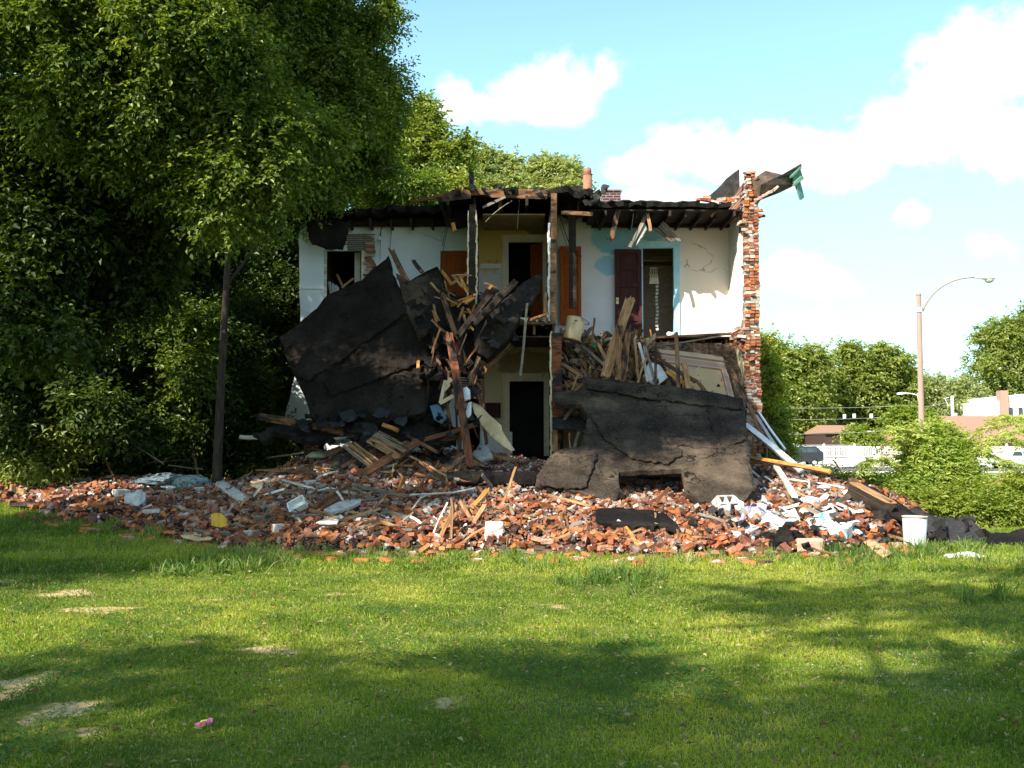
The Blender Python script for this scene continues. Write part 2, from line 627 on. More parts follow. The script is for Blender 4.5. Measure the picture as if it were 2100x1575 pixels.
def m_tar(name, cs, grit, cracks=1.0, bigs=.9):
    """mineral-surfaced roofing felt: rubbed grit, wandering cracks and creases"""
    t = NT(name)
    co = t.coord((1, 1, 1))
    n1 = t.noise(co, bigs, 7, .65)
    n2 = t.noise(co, 6, 9, .75)
    n3 = t.noise(co, 26, 6, .8)
    base = t.ramp(n1, [(.38, cs[0]), (.5, cs[1]), (.66, cs[2])])
    c = t.mix(t.ramp(n3, [(.5, (0, 0, 0)), (.72, (.5, .5, .5))]), base, grit)
    c = t.mix(t.ramp(n3, [(.34, (.5, .5, .5)), (.44, (0, 0, 0))]), c, tuple(x * .4 for x in cs[0]))
    c = t.mix(t.ramp(n2, [(.30, (1, 1, 1)), (.42, (0, 0, 0))]), c, tuple(x * .35 for x in cs[0]))
    v = t.n.new('ShaderNodeTexVoronoi')
    v.feature = 'DISTANCE_TO_EDGE'
    v.inputs['Scale'].default_value = 1.0
    nn = t.n.new('ShaderNodeTexNoise')
    nn.inputs['Scale'].default_value = 2.2
    nn.inputs['Detail'].default_value = 8
    t.l.new(co, nn.inputs['Vector'])
    vm = t.n.new('ShaderNodeVectorMath')
    vm.operation = 'MULTIPLY_ADD'
    t.l.new(nn.outputs['Color'], vm.inputs[0])
    vm.inputs[1].default_value = (.9, .9, .9)
    mp = t.n.new('ShaderNodeMapping')
    mp.inputs['Scale'].default_value = (.45, .45, .9)
    mp.inputs['Rotation'].default_value = (0, .5, 0)
    t.l.new(co, mp.inputs[0])
    t.l.new(mp.outputs[0], vm.inputs[2])
    t.l.new(vm.outputs[0], v.inputs['Vector'])
    cr = t.ramp(v.outputs['Distance'], [(.0, (1, 1, 1)), (.012, (0, 0, 0))])
    gate = t.ramp(t.noise(co, .8, 3, .6), [(.42, (0, 0, 0)), (.55, (1, 1, 1))])
    cf = t.math('MULTIPLY', t.math('MULTIPLY', cr, gate), cracks)
    c = t.mix(cf, c, (.006, .006, .006))
    hgt = t.math('ADD', t.math('MULTIPLY', n2, .8), t.math('MULTIPLY', n3, .22))
    hgt = t.math('SUBTRACT', hgt, t.math('MULTIPLY', cf, .8))
    t.bump(hgt, .05, 1.0)
    return t.out(c, .9, .12)


M['tar'] = m_tar('tar', ((.009, .007, .0055), (.017, .013, .010), (.036, .028, .022)), (.065, .05, .04))
M['tar_grit'] = m_tar('tar_grit', ((.016, .012, .0095), (.045, .034, .025), (.12, .086, .06)), (.22, .16, .115))
M['tar_dark'] = m_tar('tar_dark', ((.006, .005, .0045), (.012, .010, .009), (.028, .023, .019)), (.045, .036, .03), .6)


def m_carpet():
    """pale rug face up with a dark banded border, laid out in the rug's own object space"""
    t = NT('carpet')
    sx = t.n.new('ShaderNodeSeparateXYZ')
    t.l.new(t.tc.outputs['UV'], sx.inputs[0])
    ex = t.math('MINIMUM', sx.outputs['X'], t.math('SUBTRACT', 1.0, sx.outputs['X']))
    ey = t.math('MINIMUM', sx.outputs['Y'], t.math('SUBTRACT', 1.0, sx.outputs['Y']))
    e = t.math('MINIMUM', t.math('MULTIPLY', ex, 1.4), ey)
    band = t.ramp(e, [(.0, (.42, .34, .24)), (.05, (.2, .07, .06)), (.085, (.42, .33, .22)), (.10, (.3, .2, .17)), (.17, (.42, .33, .22)), (.185, (.2, .07, .06)), (.215, (.42, .30, .17))], 'CONSTANT')
    wv = t.n.new('ShaderNodeTexVoronoi')
    mp = t.n.new('ShaderNodeMapping')
    t.l.new(t.tc.outputs['UV'], mp.inputs[0])
    mp.inputs['Scale'].default_value = (9, 7, 1)
    t.l.new(mp.outputs[0], wv.inputs['Vector'])
    wv.inputs['Scale'].default_value = 1
    fl = t.ramp(wv.outputs['Distance'], [(.2, (.9, .9, .9)), (.24, (0, 0, 0))])
    c = t.mix(fl, band, (.3, .22, .25))
    n = t.noise(t.coord((1, 1, 1)), 3, 7, .7)
    c = t.mix(t.ramp(n, [(.4, (.0, 0, 0)), (.75, (.6, .6, .6))]), c, (.3, .22, .13))
    return t.out(c, .95, .1)


M['carpet'] = m_carpet()


def m_ground():
    t = NT('ground')
    co = t.coord((1, 1, 1))
    n = t.noise(co, 2.2, 8, .7)
    n2 = t.noise(co, 25, 4, .7)
    g = t.ramp(n2, [(.3, (.06, .085, .012)), (.55, (.14, .16, .028)), (.8, (.24, .21, .07))])
    d = t.ramp(n2, [(.3, (.36, .23, .10)), (.7, (.56, .42, .24))])
    a = t.attr()
    sp = t.n.new('ShaderNodeSeparateColor')
    t.l.new(a, sp.inputs[0])
    fm = t.ramp(t.math('ADD', sp.outputs[0], t.math('MULTIPLY', t.math('SUBTRACT', t.noise(co, 7, 7, .75), .5), 1.6)), [(.45, (0, 0, 0)), (.75, (1, 1, 1))])
    c = t.mix(fm, g, d)
    t.bump(n2, .03, .6)
    return t.out(c, .95, .1)


M['ground'] = m_ground()
M['lawn_far'] = simple('lawn_far', [(.3, (.14, .19, .03)), (.5, (.2, .25, .04)), (.75, (.3, .31, .07))], 1.3, rough=.95, bump=.05)
M['soil'] = simple('soil', [(.3, (.03, .02, .014)), (.5, (.08, .05, .035)), (.75, (.2, .14, .1))], 6, bump=.05)  # earth colour darkened to paint the shade in gaps between bricks
M['debris_floor'] = simple('debris_floor', [(.3, (.02, .013, .01)), (.5, (.09, .055, .035)), (.62, (.2, .14, .09)), (.75, (.34, .27, .2))], 9, bump=.06, bs=.9)
M['bag_plastic'] = simple('bag_plastic', [(.3, (.42, .42, .41)), (.6, (.6, .6, .58))], 7, rough=.3, spec=.6, bump=.03)
# ------------------------------------------------------------- terrain and rubble height
def sstep(t):
    t = np.clip(t, 0, 1)
    return t * t * (3 - 2 * t)


def vnoise(x, y, s, seed=0):
    """smooth value noise, vectorised"""
    r = np.random.default_rng(1000 + seed)
    T = r.random((64, 64))
    u, v = np.asarray(x) / s + 100.5, np.asarray(y) / s + 100.5
    i, j = np.floor(u).astype(int), np.floor(v).astype(int)
    fu, fv = sstep(u - i), sstep(v - j)
    a = T[i % 64, j % 64]
    b = T[(i + 1) % 64, j % 64]
    c = T[i % 64, (j + 1) % 64]
    d = T[(i + 1) % 64, (j + 1) % 64]
    return (a * (1 - fu) + b * fu) * (1 - fv) + (c * (1 - fu) + d * fu) * fv - 0.5


def ground_z(x, y):
    x, y = np.asarray(x, float), np.asarray(y, float)
    z = 0.45 * sstep((y - 14) / 8) * sstep((-x - 3) / 5)
    near = np.clip(1 - np.hypot(x, y - 15) / 80, 0, 1)
    return z + near * (.10 * vnoise(x, y, 4.5, 1) + .035 * vnoise(x, y, 1.1, 2))


FX = [-40, -10.4, -8.5, -7.0, -5.65, -3.3, -1.2, 1.0, 3.2, 5.1, 6.4, 7.6, 9.5, 40]
FY = [24., 22.0, 19.6, 18.4, 17.8, 16.6, 16.2, 15.9, 15.9, 16.3, 17.6, 19.5, 24, 26]
CX = [-13.5, -10.5, -8.0, -6.4, -5.6, -4.4, -3.2, -2.2, -.9, .5, 1.8, 4.5, 5.8, 6.6, 7.4, 8.6, 10]
CH = [0, .30, .33, .40, .62, 1.25, 1.55, 1.3, 1.35, 1.20, .9, .85, 1.15, .95, .62, .2, 0]
CY = [24.5, 24, 23.8, 23.6, 24, 24.3, 24.3, 24.3, 24.3, 24.3, 24.3, 24.0, 24, 23.4, 22, 22, 23]


def rubble_h(x, y):
    x, y = np.asarray(x, float), np.asarray(y, float)
    f = np.interp(x, FX, FY) + .9 * vnoise(x, y * 0, 1.3, 5)
    c = np.interp(x, CX, CY)
    t = np.clip((y - f) / np.maximum(c - f, .3), 0, 1)
    h = np.interp(x, CX, CH)
    out = h * t ** .85
    back = np.where(np.abs(x - .3) < 5.6, 1.0, 1 - sstep((y - c - .4) / 1.6))
    edge = sstep((y - f) / .5)
    return np.maximum(out * back, 0) + edge * back * (h > .01) * (.06 + .14 * vnoise(x, y, .8, 7) + .10 * vnoise(x, y, .35, 8))


def surf_z(x, y):
    return ground_z(x, y) + rubble_h(x, y)


def G(px, py, lift=0.0):
    """where the line of sight through this point of the photo meets the ground or the rubble"""
    r = ray(px, py)
    ys = np.arange(4.5, 30, .03)
    s = ys / r.y
    xs, zs = r.x * s, 1.6 + r.z * s
    hit = np.nonzero(zs <= surf_z(xs, ys) + lift)[0]
    k = hit[0] if len(hit) else len(ys) - 1
    return Vector((xs[k], ys[k], zs[k]))


def ground_obj():
    xs = np.unique(np.concatenate([np.linspace(-900, -60, 12), np.linspace(-60, -16, 23), np.arange(-16, 16.01, .22), np.linspace(16, 60, 23), np.linspace(60, 900, 12)]))
    ys = np.unique(np.concatenate([np.linspace(-300, -20, 8), np.linspace(-20, 2, 12), np.arange(2, 14, .12), np.arange(14, 34, .22), np.linspace(34, 66, 14), np.linspace(66, 200, 8), np.linspace(200, 1500, 8)]))
    X, Y = np.meshgrid(xs, ys, indexing='ij')
    Z = ground_z(X, Y)
    D = [(50, 1385, 75, 14), (85, 1475, 50, 16), (20, 1430, 50, 10), (150, 1450, 75, 10), (145, 1222, 70, 6), (235, 1250, 55, 8), (390, 1318, 55, 8),
         (540, 1330, 70, 8), (430, 1237, 30, 4), (690, 1222, 30, 2), (945, 1440, 35, 8), (1120, 1240, 45, 4), (30, 1195, 40, 4), (860, 1225, 18, 2),
         (590, 1365, 40, 5), (800, 1133, 40, 4), (200, 1500, 50, 8)]
    m = np.full(X.shape, -1.0)
    for (px, py, rx, ry) in D:
        r = ray(px, py)
        s = -1.6 / r.z
        cx, cy = r.x * s, r.y * s
        a, b = 1.35 * rx * cy / F, 1.7 * ry * cy * cy / (F * 1.6)
        m = np.maximum(m, 1 - ((X - cx) / a) ** 2 - ((Y - cy) / b) ** 2)
    m = sstep((m - .15 + 1.9 * vnoise(X, Y, .42, 11) + 1.2 * vnoise(X, Y, .2, 12)) / .7)
    rub = sstep(rubble_h(X, Y) / .1)
    m = np.clip(m, 0, 1)
    nx, ny = X.shape
    idx = np.arange(nx * ny).reshape(nx, ny)
    Q = np.stack([idx[:-1, :-1], idx[1:, :-1], idx[1:, 1:], idx[:-1, 1:]], -1).reshape(-1, 4)
    V = np.stack([X, Y, Z], -1).reshape(-1, 3)
    col = np.repeat(np.maximum(m, rub * .5).reshape(-1, 1), 3, 1)
    me = np_mesh('ground', V, Q, M['ground'], col, True)
    o = link('ground', me)
    o['kind'] = 'structure'
    return xs, ys, m


gxs, gys, gmask = ground_obj()


def dirt_at(x, y):
    i = np.clip(np.searchsorted(gxs, x), 0, len(gxs) - 1)
    j = np.clip(np.searchsorted(gys, y), 0, len(gys) - 1)
    return gmask[i, j]


def rubble_obj():
    xs = np.arange(-13.6, 10.2, .16)
    ys = np.arange(14.6, 27.4, .16)
    X, Y = np.meshgrid(xs, ys, indexing='ij')
    R = rubble_h(X, Y)
    Z = ground_z(X, Y) + R - .05
    nx, ny = X.shape
    idx = np.arange(nx * ny).reshape(nx, ny)
    Q = np.stack([idx[:-1, :-1], idx[1:, :-1], idx[1:, 1:], idx[:-1, 1:]], -1).reshape(-1, 4)
    keep = R.reshape(-1)[Q].max(1) > .03
    Q = Q[keep]
    me = np_mesh('rubble_mound', np.stack([X, Y, Z], -1).reshape(-1, 3), Q, M['soil'], None, True)
    o = link('rubble', me)
    tag(o, 'crumbled mortar and earth of the rubble mound in front of the ruined house', 'rubble', kind='stuff')


rubble_obj()

# brick fragments, chips and loose bricks ---------------------------------
BRICK_COLS = [(.44, .135, .045), (.34, .095, .038), (.25, .068, .034), (.50, .17, .05), (.33, .125, .07), (.17, .06, .04), (.40, .12, .04), (.27, .13, .09), (.36, .16, .09)]
PALE_COLS = [(.56, .44, .36), (.62, .56, .5), (.46, .36, .31), (.5, .3, .23)]


def rot_rand(n, tilt=.6):
    a = RNG.random(n) * 2 * np.pi
    b = RNG.normal(0, tilt, n)
    c = RNG.normal(0, tilt, n)
    ca, sa, cb, sb, cc, sc = np.cos(a), np.sin(a), np.cos(b), np.sin(b), np.cos(c), np.sin(c)
    Rz = np.zeros((n, 3, 3)); Rz[:, 0, 0] = ca; Rz[:, 0, 1] = -sa; Rz[:, 1, 0] = sa; Rz[:, 1, 1] = ca; Rz[:, 2, 2] = 1
    Rx = np.zeros((n, 3, 3)); Rx[:, 0, 0] = 1; Rx[:, 1, 1] = cb; Rx[:, 1, 2] = -sb; Rx[:, 2, 1] = sb; Rx[:, 2, 2] = cb
    Ry = np.zeros((n, 3, 3)); Ry[:, 0, 0] = cc; Ry[:, 0, 2] = sc; Ry[:, 2, 0] = -sc; Ry[:, 2, 2] = cc; Ry[:, 1, 1] = 1
    return Rz @ Rx @ Ry


BOXV = np.array([[x, y, z] for x in (-.5, .5) for y in (-.5, .5) for z in (-.5, .5)])
BOXF = np.array([(0, 1, 3, 2), (4, 6, 7, 5), (0, 4, 5, 1), (2, 3, 7, 6), (0, 2, 6, 4), (1, 5, 7, 3)])


def boxes_np(C, D, R, cols, jit=.12):
    n = len(C)
    v = BOXV[None] * (1 + RNG.uniform(-jit, jit, (n, 8, 3)))
    v = v * D[:, None, :]
    v = np.einsum('nij,nkj->nki', R, v) + C[:, None, :]
    q = BOXF[None] + 8 * np.arange(n)[:, None, None]
    return v.reshape(-1, 3), q.reshape(-1, 4), np.repeat(cols, 8, 0)


def scatter_xy(n, dens=None):
    out = []
    while len(out) < n:
        x = RNG.uniform(-13, 9.5, 4 * n)
        y = RNG.uniform(15.2, 26.0, 4 * n)
        h = rubble_h(x, y)
        f = np.interp(x, FX, FY)
        p = np.clip((h > .04) * 1.0, 0, 1) * np.where(y < f + 4, 1.0, .6)
        p = np.where((x > 1.9) & (x < 5.4) & (y > 22.5), 0, p)
        if dens is not None:
            p = p * dens(x, y)
        k = RNG.random(4 * n) < p
        out += list(zip(x[k], y[k]))
    out = np.array(out[:n])
    return out[:, 0], out[:, 1]


def pale_zone(x, y):
    """crumbled plaster lies higher up the heap, whole bricks nearer its foot"""
    f = np.interp(x, FX, FY)
    t = (y - f) / 8
    return np.clip(t + .5 * vnoise(x, y, 1.4, 21) + np.where((x > -5) & (x < -2), .12, 0), 0, 1)


# stuff: the thousands of fragments
n = 9000
x, y = scatter_xy(n)
pz = pale_zone(x, y)
pale = RNG.random(n) < np.clip(pz * .5 - .05 + np.where((x < -1) & (y > 18.5), .15, 0), 0, .42)
cols = np.where(pale[:, None], np.array(PALE_COLS)[RNG.integers(0, len(PALE_COLS), n)], np.array(BRICK_COLS)[RNG.integers(0, len(BRICK_COLS), n)])
soot = RNG.random(n) < np.where(x > 3.5, .25, .07)
cols = np.where(soot[:, None], cols * .35, cols) * RNG.uniform(.5, 1.12, (n, 1))
D = np.array([.205, .10, .062])[None] * RNG.uniform(.9, 1.05, (n, 3))
D[:, 0] *= np.where(RNG.random(n) < .6, RNG.uniform(.3, .7, n), 1)
D *= np.where(RNG.random(n) < .3, RNG.uniform(.45, .8, n), 1)[:, None]
R = rot_rand(n, .55)
C = np.stack([x, y, surf_z(x, y) + RNG.uniform(-.05, .09, n)], 1)
v, q, c = boxes_np(C, D, R, cols, .09)
frag = link('brick_fragments', np_mesh('brick_fragments', v, q, M['brick_col'], c))
tag(frag, 'broken orange and pale brick fragments covering the rubble heap', 'brick rubble', kind='stuff')
n = 42000
x, y = scatter_xy(n, lambda x, y: .12 + pale_zone(x, y))
sz = RNG.gamma(2.0, .017, n).clip(.008, .13)
cc = np.array([(.60, .54, .48), (.5, .42, .36), (.66, .62, .58), (.34, .25, .2), (.42, .2, .12), (.14, .11, .1), (.46, .15, .07)])
cols = cc[RNG.choice(7, n, p=[.12, .14, .09, .24, .17, .10, .14])] * RNG.uniform(.75, 1.1, (n, 1))
D = np.stack([sz, sz * RNG.uniform(.4, 1, n), sz * RNG.uniform(.25, .7, n)], 1)
v, q, c = boxes_np(np.stack([x, y, surf_z(x, y) + RNG.uniform(-.01, .05, n)], 1), D, rot_rand(n, .8), cols, .3)
chips = link('plaster_chips', np_mesh('plaster_chips', v, q, M['chip_col'], c))
tag(chips, 'small crumbs of plaster, mortar and brick scattered over the heap', 'debris', kind='stuff')

# splinters of wood all through the heap
n = 5200
x, y = scatter_xy(n, lambda x, y: .25 + pale_zone(x, y) + np.where(x < -1.5, .5, 0))
wc = np.array([(.16, .08, .04), (.28, .17, .09), (.4, .28, .17), (.07, .04, .025), (.26, .22, .18), (.03, .025, .02)])
cols = wc[RNG.integers(0, 6, n)] * RNG.uniform(.7, 1.15, (n, 1))
L_ = RNG.gamma(2.5, .06, n).clip(.05, .6)
D = np.stack([L_, RNG.uniform(.01, .035, n), RNG.uniform(.006, .014, n)], 1)
v, q, c = boxes_np(np.stack([x, y, surf_z(x, y) + RNG.uniform(.0, .10, n)], 1), D, rot_rand(n, .35), cols, .15)
spl = link('wood_splinters', np_mesh('wood_splinters', v, q, M['chip_col'], c))
tag(spl, 'thin splinters of broken lath mixed through the rubble heap', 'splinters', kind='stuff')


# individual loose bricks: the nearest and largest-showing
def brick_proto(k):
    kind, colr, ln = k
    mb = MB()
    mb.cur = colr
    mb.box((0, 0, .03), (.205 * ln, .1, .062), jit=.006 if ln == 1 else .014)
    if kind == 'crusted':
        mb.cur = (.58, .52, .46)
        for i in range(4):
            mb.box((random.uniform(-.07, .07) * ln, random.uniform(-.03, .03), .064), (random.uniform(.03, .07), random.uniform(.03, .06), .012), Matrix.Rotation(random.random() * 3, 3, 'Z'), .004)
    me = mb.mesh('brick', M['brick_col'], (0, 0, 0), False, .005)
    return me


KINDS = {
    'orange': ('whole orange brick lying loose along the foot of the rubble heap', 1, [(.52, .19, .06), (.56, .21, .08), (.47, .15, .06)]),
    'crusted': ('orange brick crusted with pale mortar lying near the foot of the rubble heap', 1, [(.46, .2, .12), (.5, .26, .18)]),
    'half': ('broken half of an orange brick lying near the foot of the rubble heap', .52, [(.54, .19, .07), (.4, .12, .05)]),
    'dark': ('dark sooty red brick lying near the foot of the rubble heap', 1, [(.2, .07, .045), (.13, .06, .045)]),
}
protos = {k: [brick_proto((k, c_, v_[1])) for c_ in v_[2]] for k, v_ in KINDS.items()}
GRP = {'orange': 'loose whole orange bricks', 'crusted': 'loose mortar crusted bricks', 'half': 'loose half bricks', 'dark': 'loose sooty bricks'}
nb = 0
fxs = []
for i in range(2000):
    x = random.uniform(-9.4, 6.3)
    f = float(np.interp(x, FX, FY))
    y = f + random.expovariate(1 / 1.1) - .45
    if random.random() < .12:
        y = f - random.uniform(.3, 1.2)
        if x < -4:
            continue
    if y < 14.8 or y > 21 or any((x - a) ** 2 + (y - b) ** 2 < .03 for a, b in fxs):
        continue
    fxs.append((x, y))
    k = random.choices(['orange', 'crusted', 'half', 'dark'], [5, 2.5, 2.5, 1 if x < 3 else 3])[0]
    o = link('brick', random.choice(protos[k]))
    nrm_t = .15 if y < f else .5
    o.rotation_euler = (random.gauss(0, nrm_t), random.gauss(0, nrm_t), random.uniform(0, 6.28))
    o.location = (x, y, float(surf_z(x, y)) + (.0 if y < f else random.uniform(.01, .05)))
    tag(o, KINDS[k][0], 'brick', GRP[k])
    nb += 1
    if nb >= 285:
        break
# ------------------------------------------------------------- the ruined house
YP = 26.7     # plane of the cross wall that still stands
YF = 25.0     # broken end of the side wall
YH = 24.0     # broken front of the hall


def X(px, Y=YP, py=560):
    return P(px, py, Y).x


def Z(py, Y=YP):
    return P(1050, py, Y).z


house = empty('ruined_house', (0, YP, 0), 'two storey brick house torn open, with its charred rooms showing above the rubble', 'house')


def plate(name, poly, Y, mat, th=.12, parent=house, smooth=False, **kw):
    """upright slab whose outline is given by points of the photo at depth Y"""
    pts = [P(a, b, Y) for a, b in poly]
    mb = MB()
    n = len(pts)
    mb.add([(p.x, Y, p.z) for p in pts] + [(p.x, Y + th, p.z) for p in pts],
           [list(range(n))[::-1], list(range(n, 2 * n))] + [[i, (i + 1) % n, n + (i + 1) % n, n + i] for i in range(n)])
    return mb.obj(name, mat, parent, **kw)


def rect(name, x0, x1, y0, y1, Y, mat, th=.12, parent=house, **kw):
    mb = MB()
    mb.bb(X(x0, Y), X(x1, Y), Y, Y + th, Z(y1, Y), Z(y0, Y))
    return mb.obj(name, mat, parent, **kw)


def rag(a, b, n, amp, seed=0):
    """ragged polyline between two photo points (end point excluded)"""
    r = random.Random(seed)
    return [(a[0] + (b[0] - a[0]) * i / n + (r.uniform(-amp, amp) if i else 0), a[1] + (b[1] - a[1]) * i / n + (r.uniform(-amp, amp) if i else 0)) for i in range(n)]


pl_white = plaster('plaster_white', (.72, .77, .80), [(X(665), Z(440), .9, .35, (.3, .26, .2))])
pl_hall = plaster('plaster_hall', (.68, .64, .58), [(X(1015), Z(470), 1.1, 1.15, (.64, .42, .11)), (X(1100), Z(445), .55, .55, (.17, .13, .07))])
pl_right = plaster('plaster_right', (.74, .68, .71), [(X(1262), Z(475), .72, .62, (.22, .46, .60)), (X(1243), Z(545), .3, .28, (.32, .50, .66)), (X(1340), Z(470), .5, .3, (.25, .48, .6)),
                                                     (X(1470), Z(590), 1.0, 2.4, (.76, .64, .55)), (X(1460), Z(448), 1.2, .3, (.58, .45, .28))])
pl_low = plaster('plaster_low', (.60, .50, .29), [(X(1080), Z(745), .8, .35, (.34, .24, .12)), (X(1010), Z(900), .5, .3, (.58, .58, .55))])
pl_side = plaster('plaster_side', (.74, .70, .64), None)
pl_side2 = plaster('plaster_side_low', (.62, .56, .38), None)

# upper cross wall
w = MB()
for (a, b, c, d) in ((745, 903, 455, 690), (668, 745, 450, 514), (903, 958, 450, 514), (745, 903, 448, 455)):
    w.bb(X(a), X(b), YP, YP + .12, Z(d), Z(c))
w.bb(X(628), X(668), YP, YP + .12, Z(880), Z(450))
w.bb(X(668), X(958), YP + .004, YP + .124, Z(930), Z(690))
w.obj('cross_wall', pl_white, house, label='white painted room wall with bare lath round the window')
plate('cross_wall', rag((612, 452), (616, 690), 8, 1.2, 1) + rag((616, 690), (604, 775), 5, 2, 2) + rag((604, 775), (583, 864), 6, 2, 3) + [(583, 864), (632, 864), (632, 452)], YP + .004, pl_white, .11,
      label='broken left edge of the white wall, widening towards the rubble')
w = MB()
for (a, b, c, d) in ((958, 1030, 430, 690), (1030, 1126, 430, 483), (1121, 1148, 430, 690)):
    w.bb(X(a), X(b), YP, YP + .12, Z(d), Z(c))
w.obj('cross_wall', pl_hall, house, label='hall wall stained yellow above and white below')
w = MB()
for (a, b, c, d) in ((1148, 1312, 430, 692), (1312, 1391, 430, 500), (1391, 1497, 430, 692)):
    w.bb(X(a), X(b), YP, YP + .12, Z(d), Z(c))
w.obj('cross_wall', pl_right, house, label='room wall painted half blue and half pink')
# picture rails, skirting
t = MB()
t.bb(X(1148), X(1262), YP - .02, YP, Z(692), Z(678))
t.bb(X(1148), X(1262), YP - .03, YP, Z(679), Z(677))
t.obj('skirting', M['white'], house)
t = MB()
t.bb(X(1395), X(1497), YP - .02, YP, Z(690), Z(672))
t.bb(X(1395), X(1497), YP - .03, YP, Z(673), Z(671))
t.obj('skirting', M['white'], house)
t = MB()
t.bb(X(985), X(1029), YP - .02, YP, Z(550), Z(541))
t.obj('wainscot_rail', M['white'], house)
t = MB()
t.bb(X(614), X(663), YP - .02, YP, Z(593), Z(590))
t.obj('wainscot_rail', M['white'], house)
# window opening in the white room, and bare lath
rect('window_frame', 741, 747, 514, 690, YP - .03, M['cream_paint'], .06)
rect('window_frame', 664, 670, 512, 690, YP - .02, M['wood_white'], .05)
rect('window_sash', 727, 739, 518, 640, YP + .5, M['white'], .04, label='pale sash standing open in the window')
mb = MB()
zt, zb = Z(480), Z(513)
k = zb
while k < zt:
    mb.box((X(738) + random.uniform(-.05, .05), YP - .015, k), (X(765) - X(708), .012, .035), Matrix.Rotation(random.uniform(-.02, .02), 3, 'Y'))
    k += .048
mb.obj('bare_lath', M['wood_gray'], house)
mb = MB()
z = Z(600)
while z < Z(498):
    mb.cur = random.choice(PALE_COLS + BRICK_COLS[4:])
    mb.box((X(757) + random.uniform(-.05, .05), YP - .02, z), (random.uniform(.16, .26), .07, .06), jit=.01)
    z += .072
mb.obj('bare_brickwork', M['brick_col'], house)
plate('bare_plaster', [(742, 498)] + rag((745, 478), (768, 484), 4, 3, 5) + rag((768, 484), (764, 530), 5, 4, 6) + [(752, 525), (755, 510)], YP - .006, M['concrete'], .02)

# doors ---------------------------------------------------------------


def panel_door(px0, px1, py0, py1, Y, mat, npan, turn=0.0, knob=None, **kw):
    x0, x1, z0, z1 = X(px0, Y), X(px1, Y), Z(py1, Y), Z(py0, Y)
    cx = (x0 + x1) / 2
    w_, h_ = x1 - x0, z1 - z0
    e = link('door', None, house, Vector((cx, Y, z0)) - house.location)
    tag(e, **kw)
    e.rotation_euler = (0, 0, turn)
    mb = MB()
    mb.bb(-w_ / 2, w_ / 2, .022, .045, 0, h_)
    st = .11 * min(1, w_ / .7)
    mb.bb(-w_ / 2, -w_ / 2 + st, -.008, .0215, 0, h_)
    mb.bb(w_ / 2 - st, w_ / 2, -.008, .0215, 0, h_)
    hh = (h_ - .1) / npan
    for i in range(npan + 1):
        mb.bb(-w_ / 2 + st, w_ / 2 - st, -.007, .0215, i * hh, i * hh + (.2 if i == 0 else .1))
        if i < npan:
            mb.bb(-w_ / 2 + st + .04, w_ / 2 - st - .04, .012, .0218, i * hh + (.25 if i == 0 else .15), (i + 1) * hh - .05)
    link('leaf', mb.mesh('leaf', mat, (0, 0, 0)), e)
    if knob is not None:
        kb = MB()
        kb.bb(knob * w_ / 2 - .035, knob * w_ / 2 + .035, -.012, -.002, h_ * .38, h_ * .38 + .16)
        kb.lathe([(0, .06), (.022, .055), (.03, .035), (.012, .015), (.012, 0)], (knob * w_ / 2, -.01, h_ * .38 + .11), 10, Matrix.Rotation(math.pi / 2, 3, 'X'))
        link('handle', kb.mesh('handle', M['cream_paint'], (0, 0, 0)), e)
    return e


panel_door(1261, 1316, 511, 693, YP - .12, M['door_maroon'], 5, .04, -.84, label='open maroon door with five panels')
panel_door(904, 962, 515, 690, YP - .06, M['door_orange'], 4, .0, None, label='orange varnished door at the edge of the white room')
panel_door(1149, 1192, 505, 665, YP - .14, M['door_orange'], 4, .05, None, label='orange varnished door beside the charred post')
panel_door(1086, 1116, 500, 690, YP + .35, M['door_orange'], 4, -.5, None, label='orange door ajar inside the hall doorway')
# frames
fr = MB()
for (a, b, c, d, dy) in ((1030, 1043, 495, 692, .0), (1028, 1125, 482, 497, -.01), (1113, 1121, 497, 692, 0)):
    fr.bb(X(a), X(b), YP - .045 + dy, YP + .1, Z(d), Z(c))
fr.obj('door_frame', M['cream_paint'], house, label='cream frame of the upper hall doorway')
fr = MB()
for (a, b, c, d, dy) in ((1381, 1393, 509, 692, 0), (1308, 1394, 497, 509, -.01), (1310, 1318, 509, 692, 0)):
    fr.bb(X(a), X(b), YP - .045 + dy, YP + .1, Z(d), Z(c))
fr.bb(X(1306), X(1395), YP - .075, YP - .02, Z(498), Z(495))
fr.obj('door_frame', M['blue_paint'], house, label='pale blue frame of the closet')
fr = MB()
for (a, b, c, d, dy) in ((1032, 1045, 781, 935, 0), (1030, 1132, 766, 782, -.01), (1115, 1130, 782, 935, 0)):
    fr.bb(X(a), X(b), YP - .045 + dy, YP + .1, Z(d), Z(c))
fr.obj('door_frame', M['cream_paint'], house, label='grimy cream frame of the lower doorway')
# lower storey walls
w = MB()
for (a, b, c, d) in ((985, 1032, 698, 940), (1032, 1148, 698, 768), (1129, 1148, 768, 940)):
    w.bb(X(a), X(b), YP, YP + .12, Z(d), Z(c))
w.obj('cross_wall', pl_low, house, label='yellowed lower hall wall')
w = MB()
w.bb(X(1148), X(1500), YP + .5, YP + .62, Z(950), Z(705))
w.obj('cross_wall', pl_low, house, label='lower back wall behind the fallen floor')
mb = MB()
for i in range(7):
    for j in range(6):
        mb.box((X(993) + i * .108, YP - .008, Z(935) + j * .108), (.103, .012, .103))
mb.obj('tiled_wainscot', M['white'], house)
rect('cupboard', 996, 1027, 826, 856, YP - .2, M['door_maroon'], .19, label='small dark broken cupboard on the lower wall')

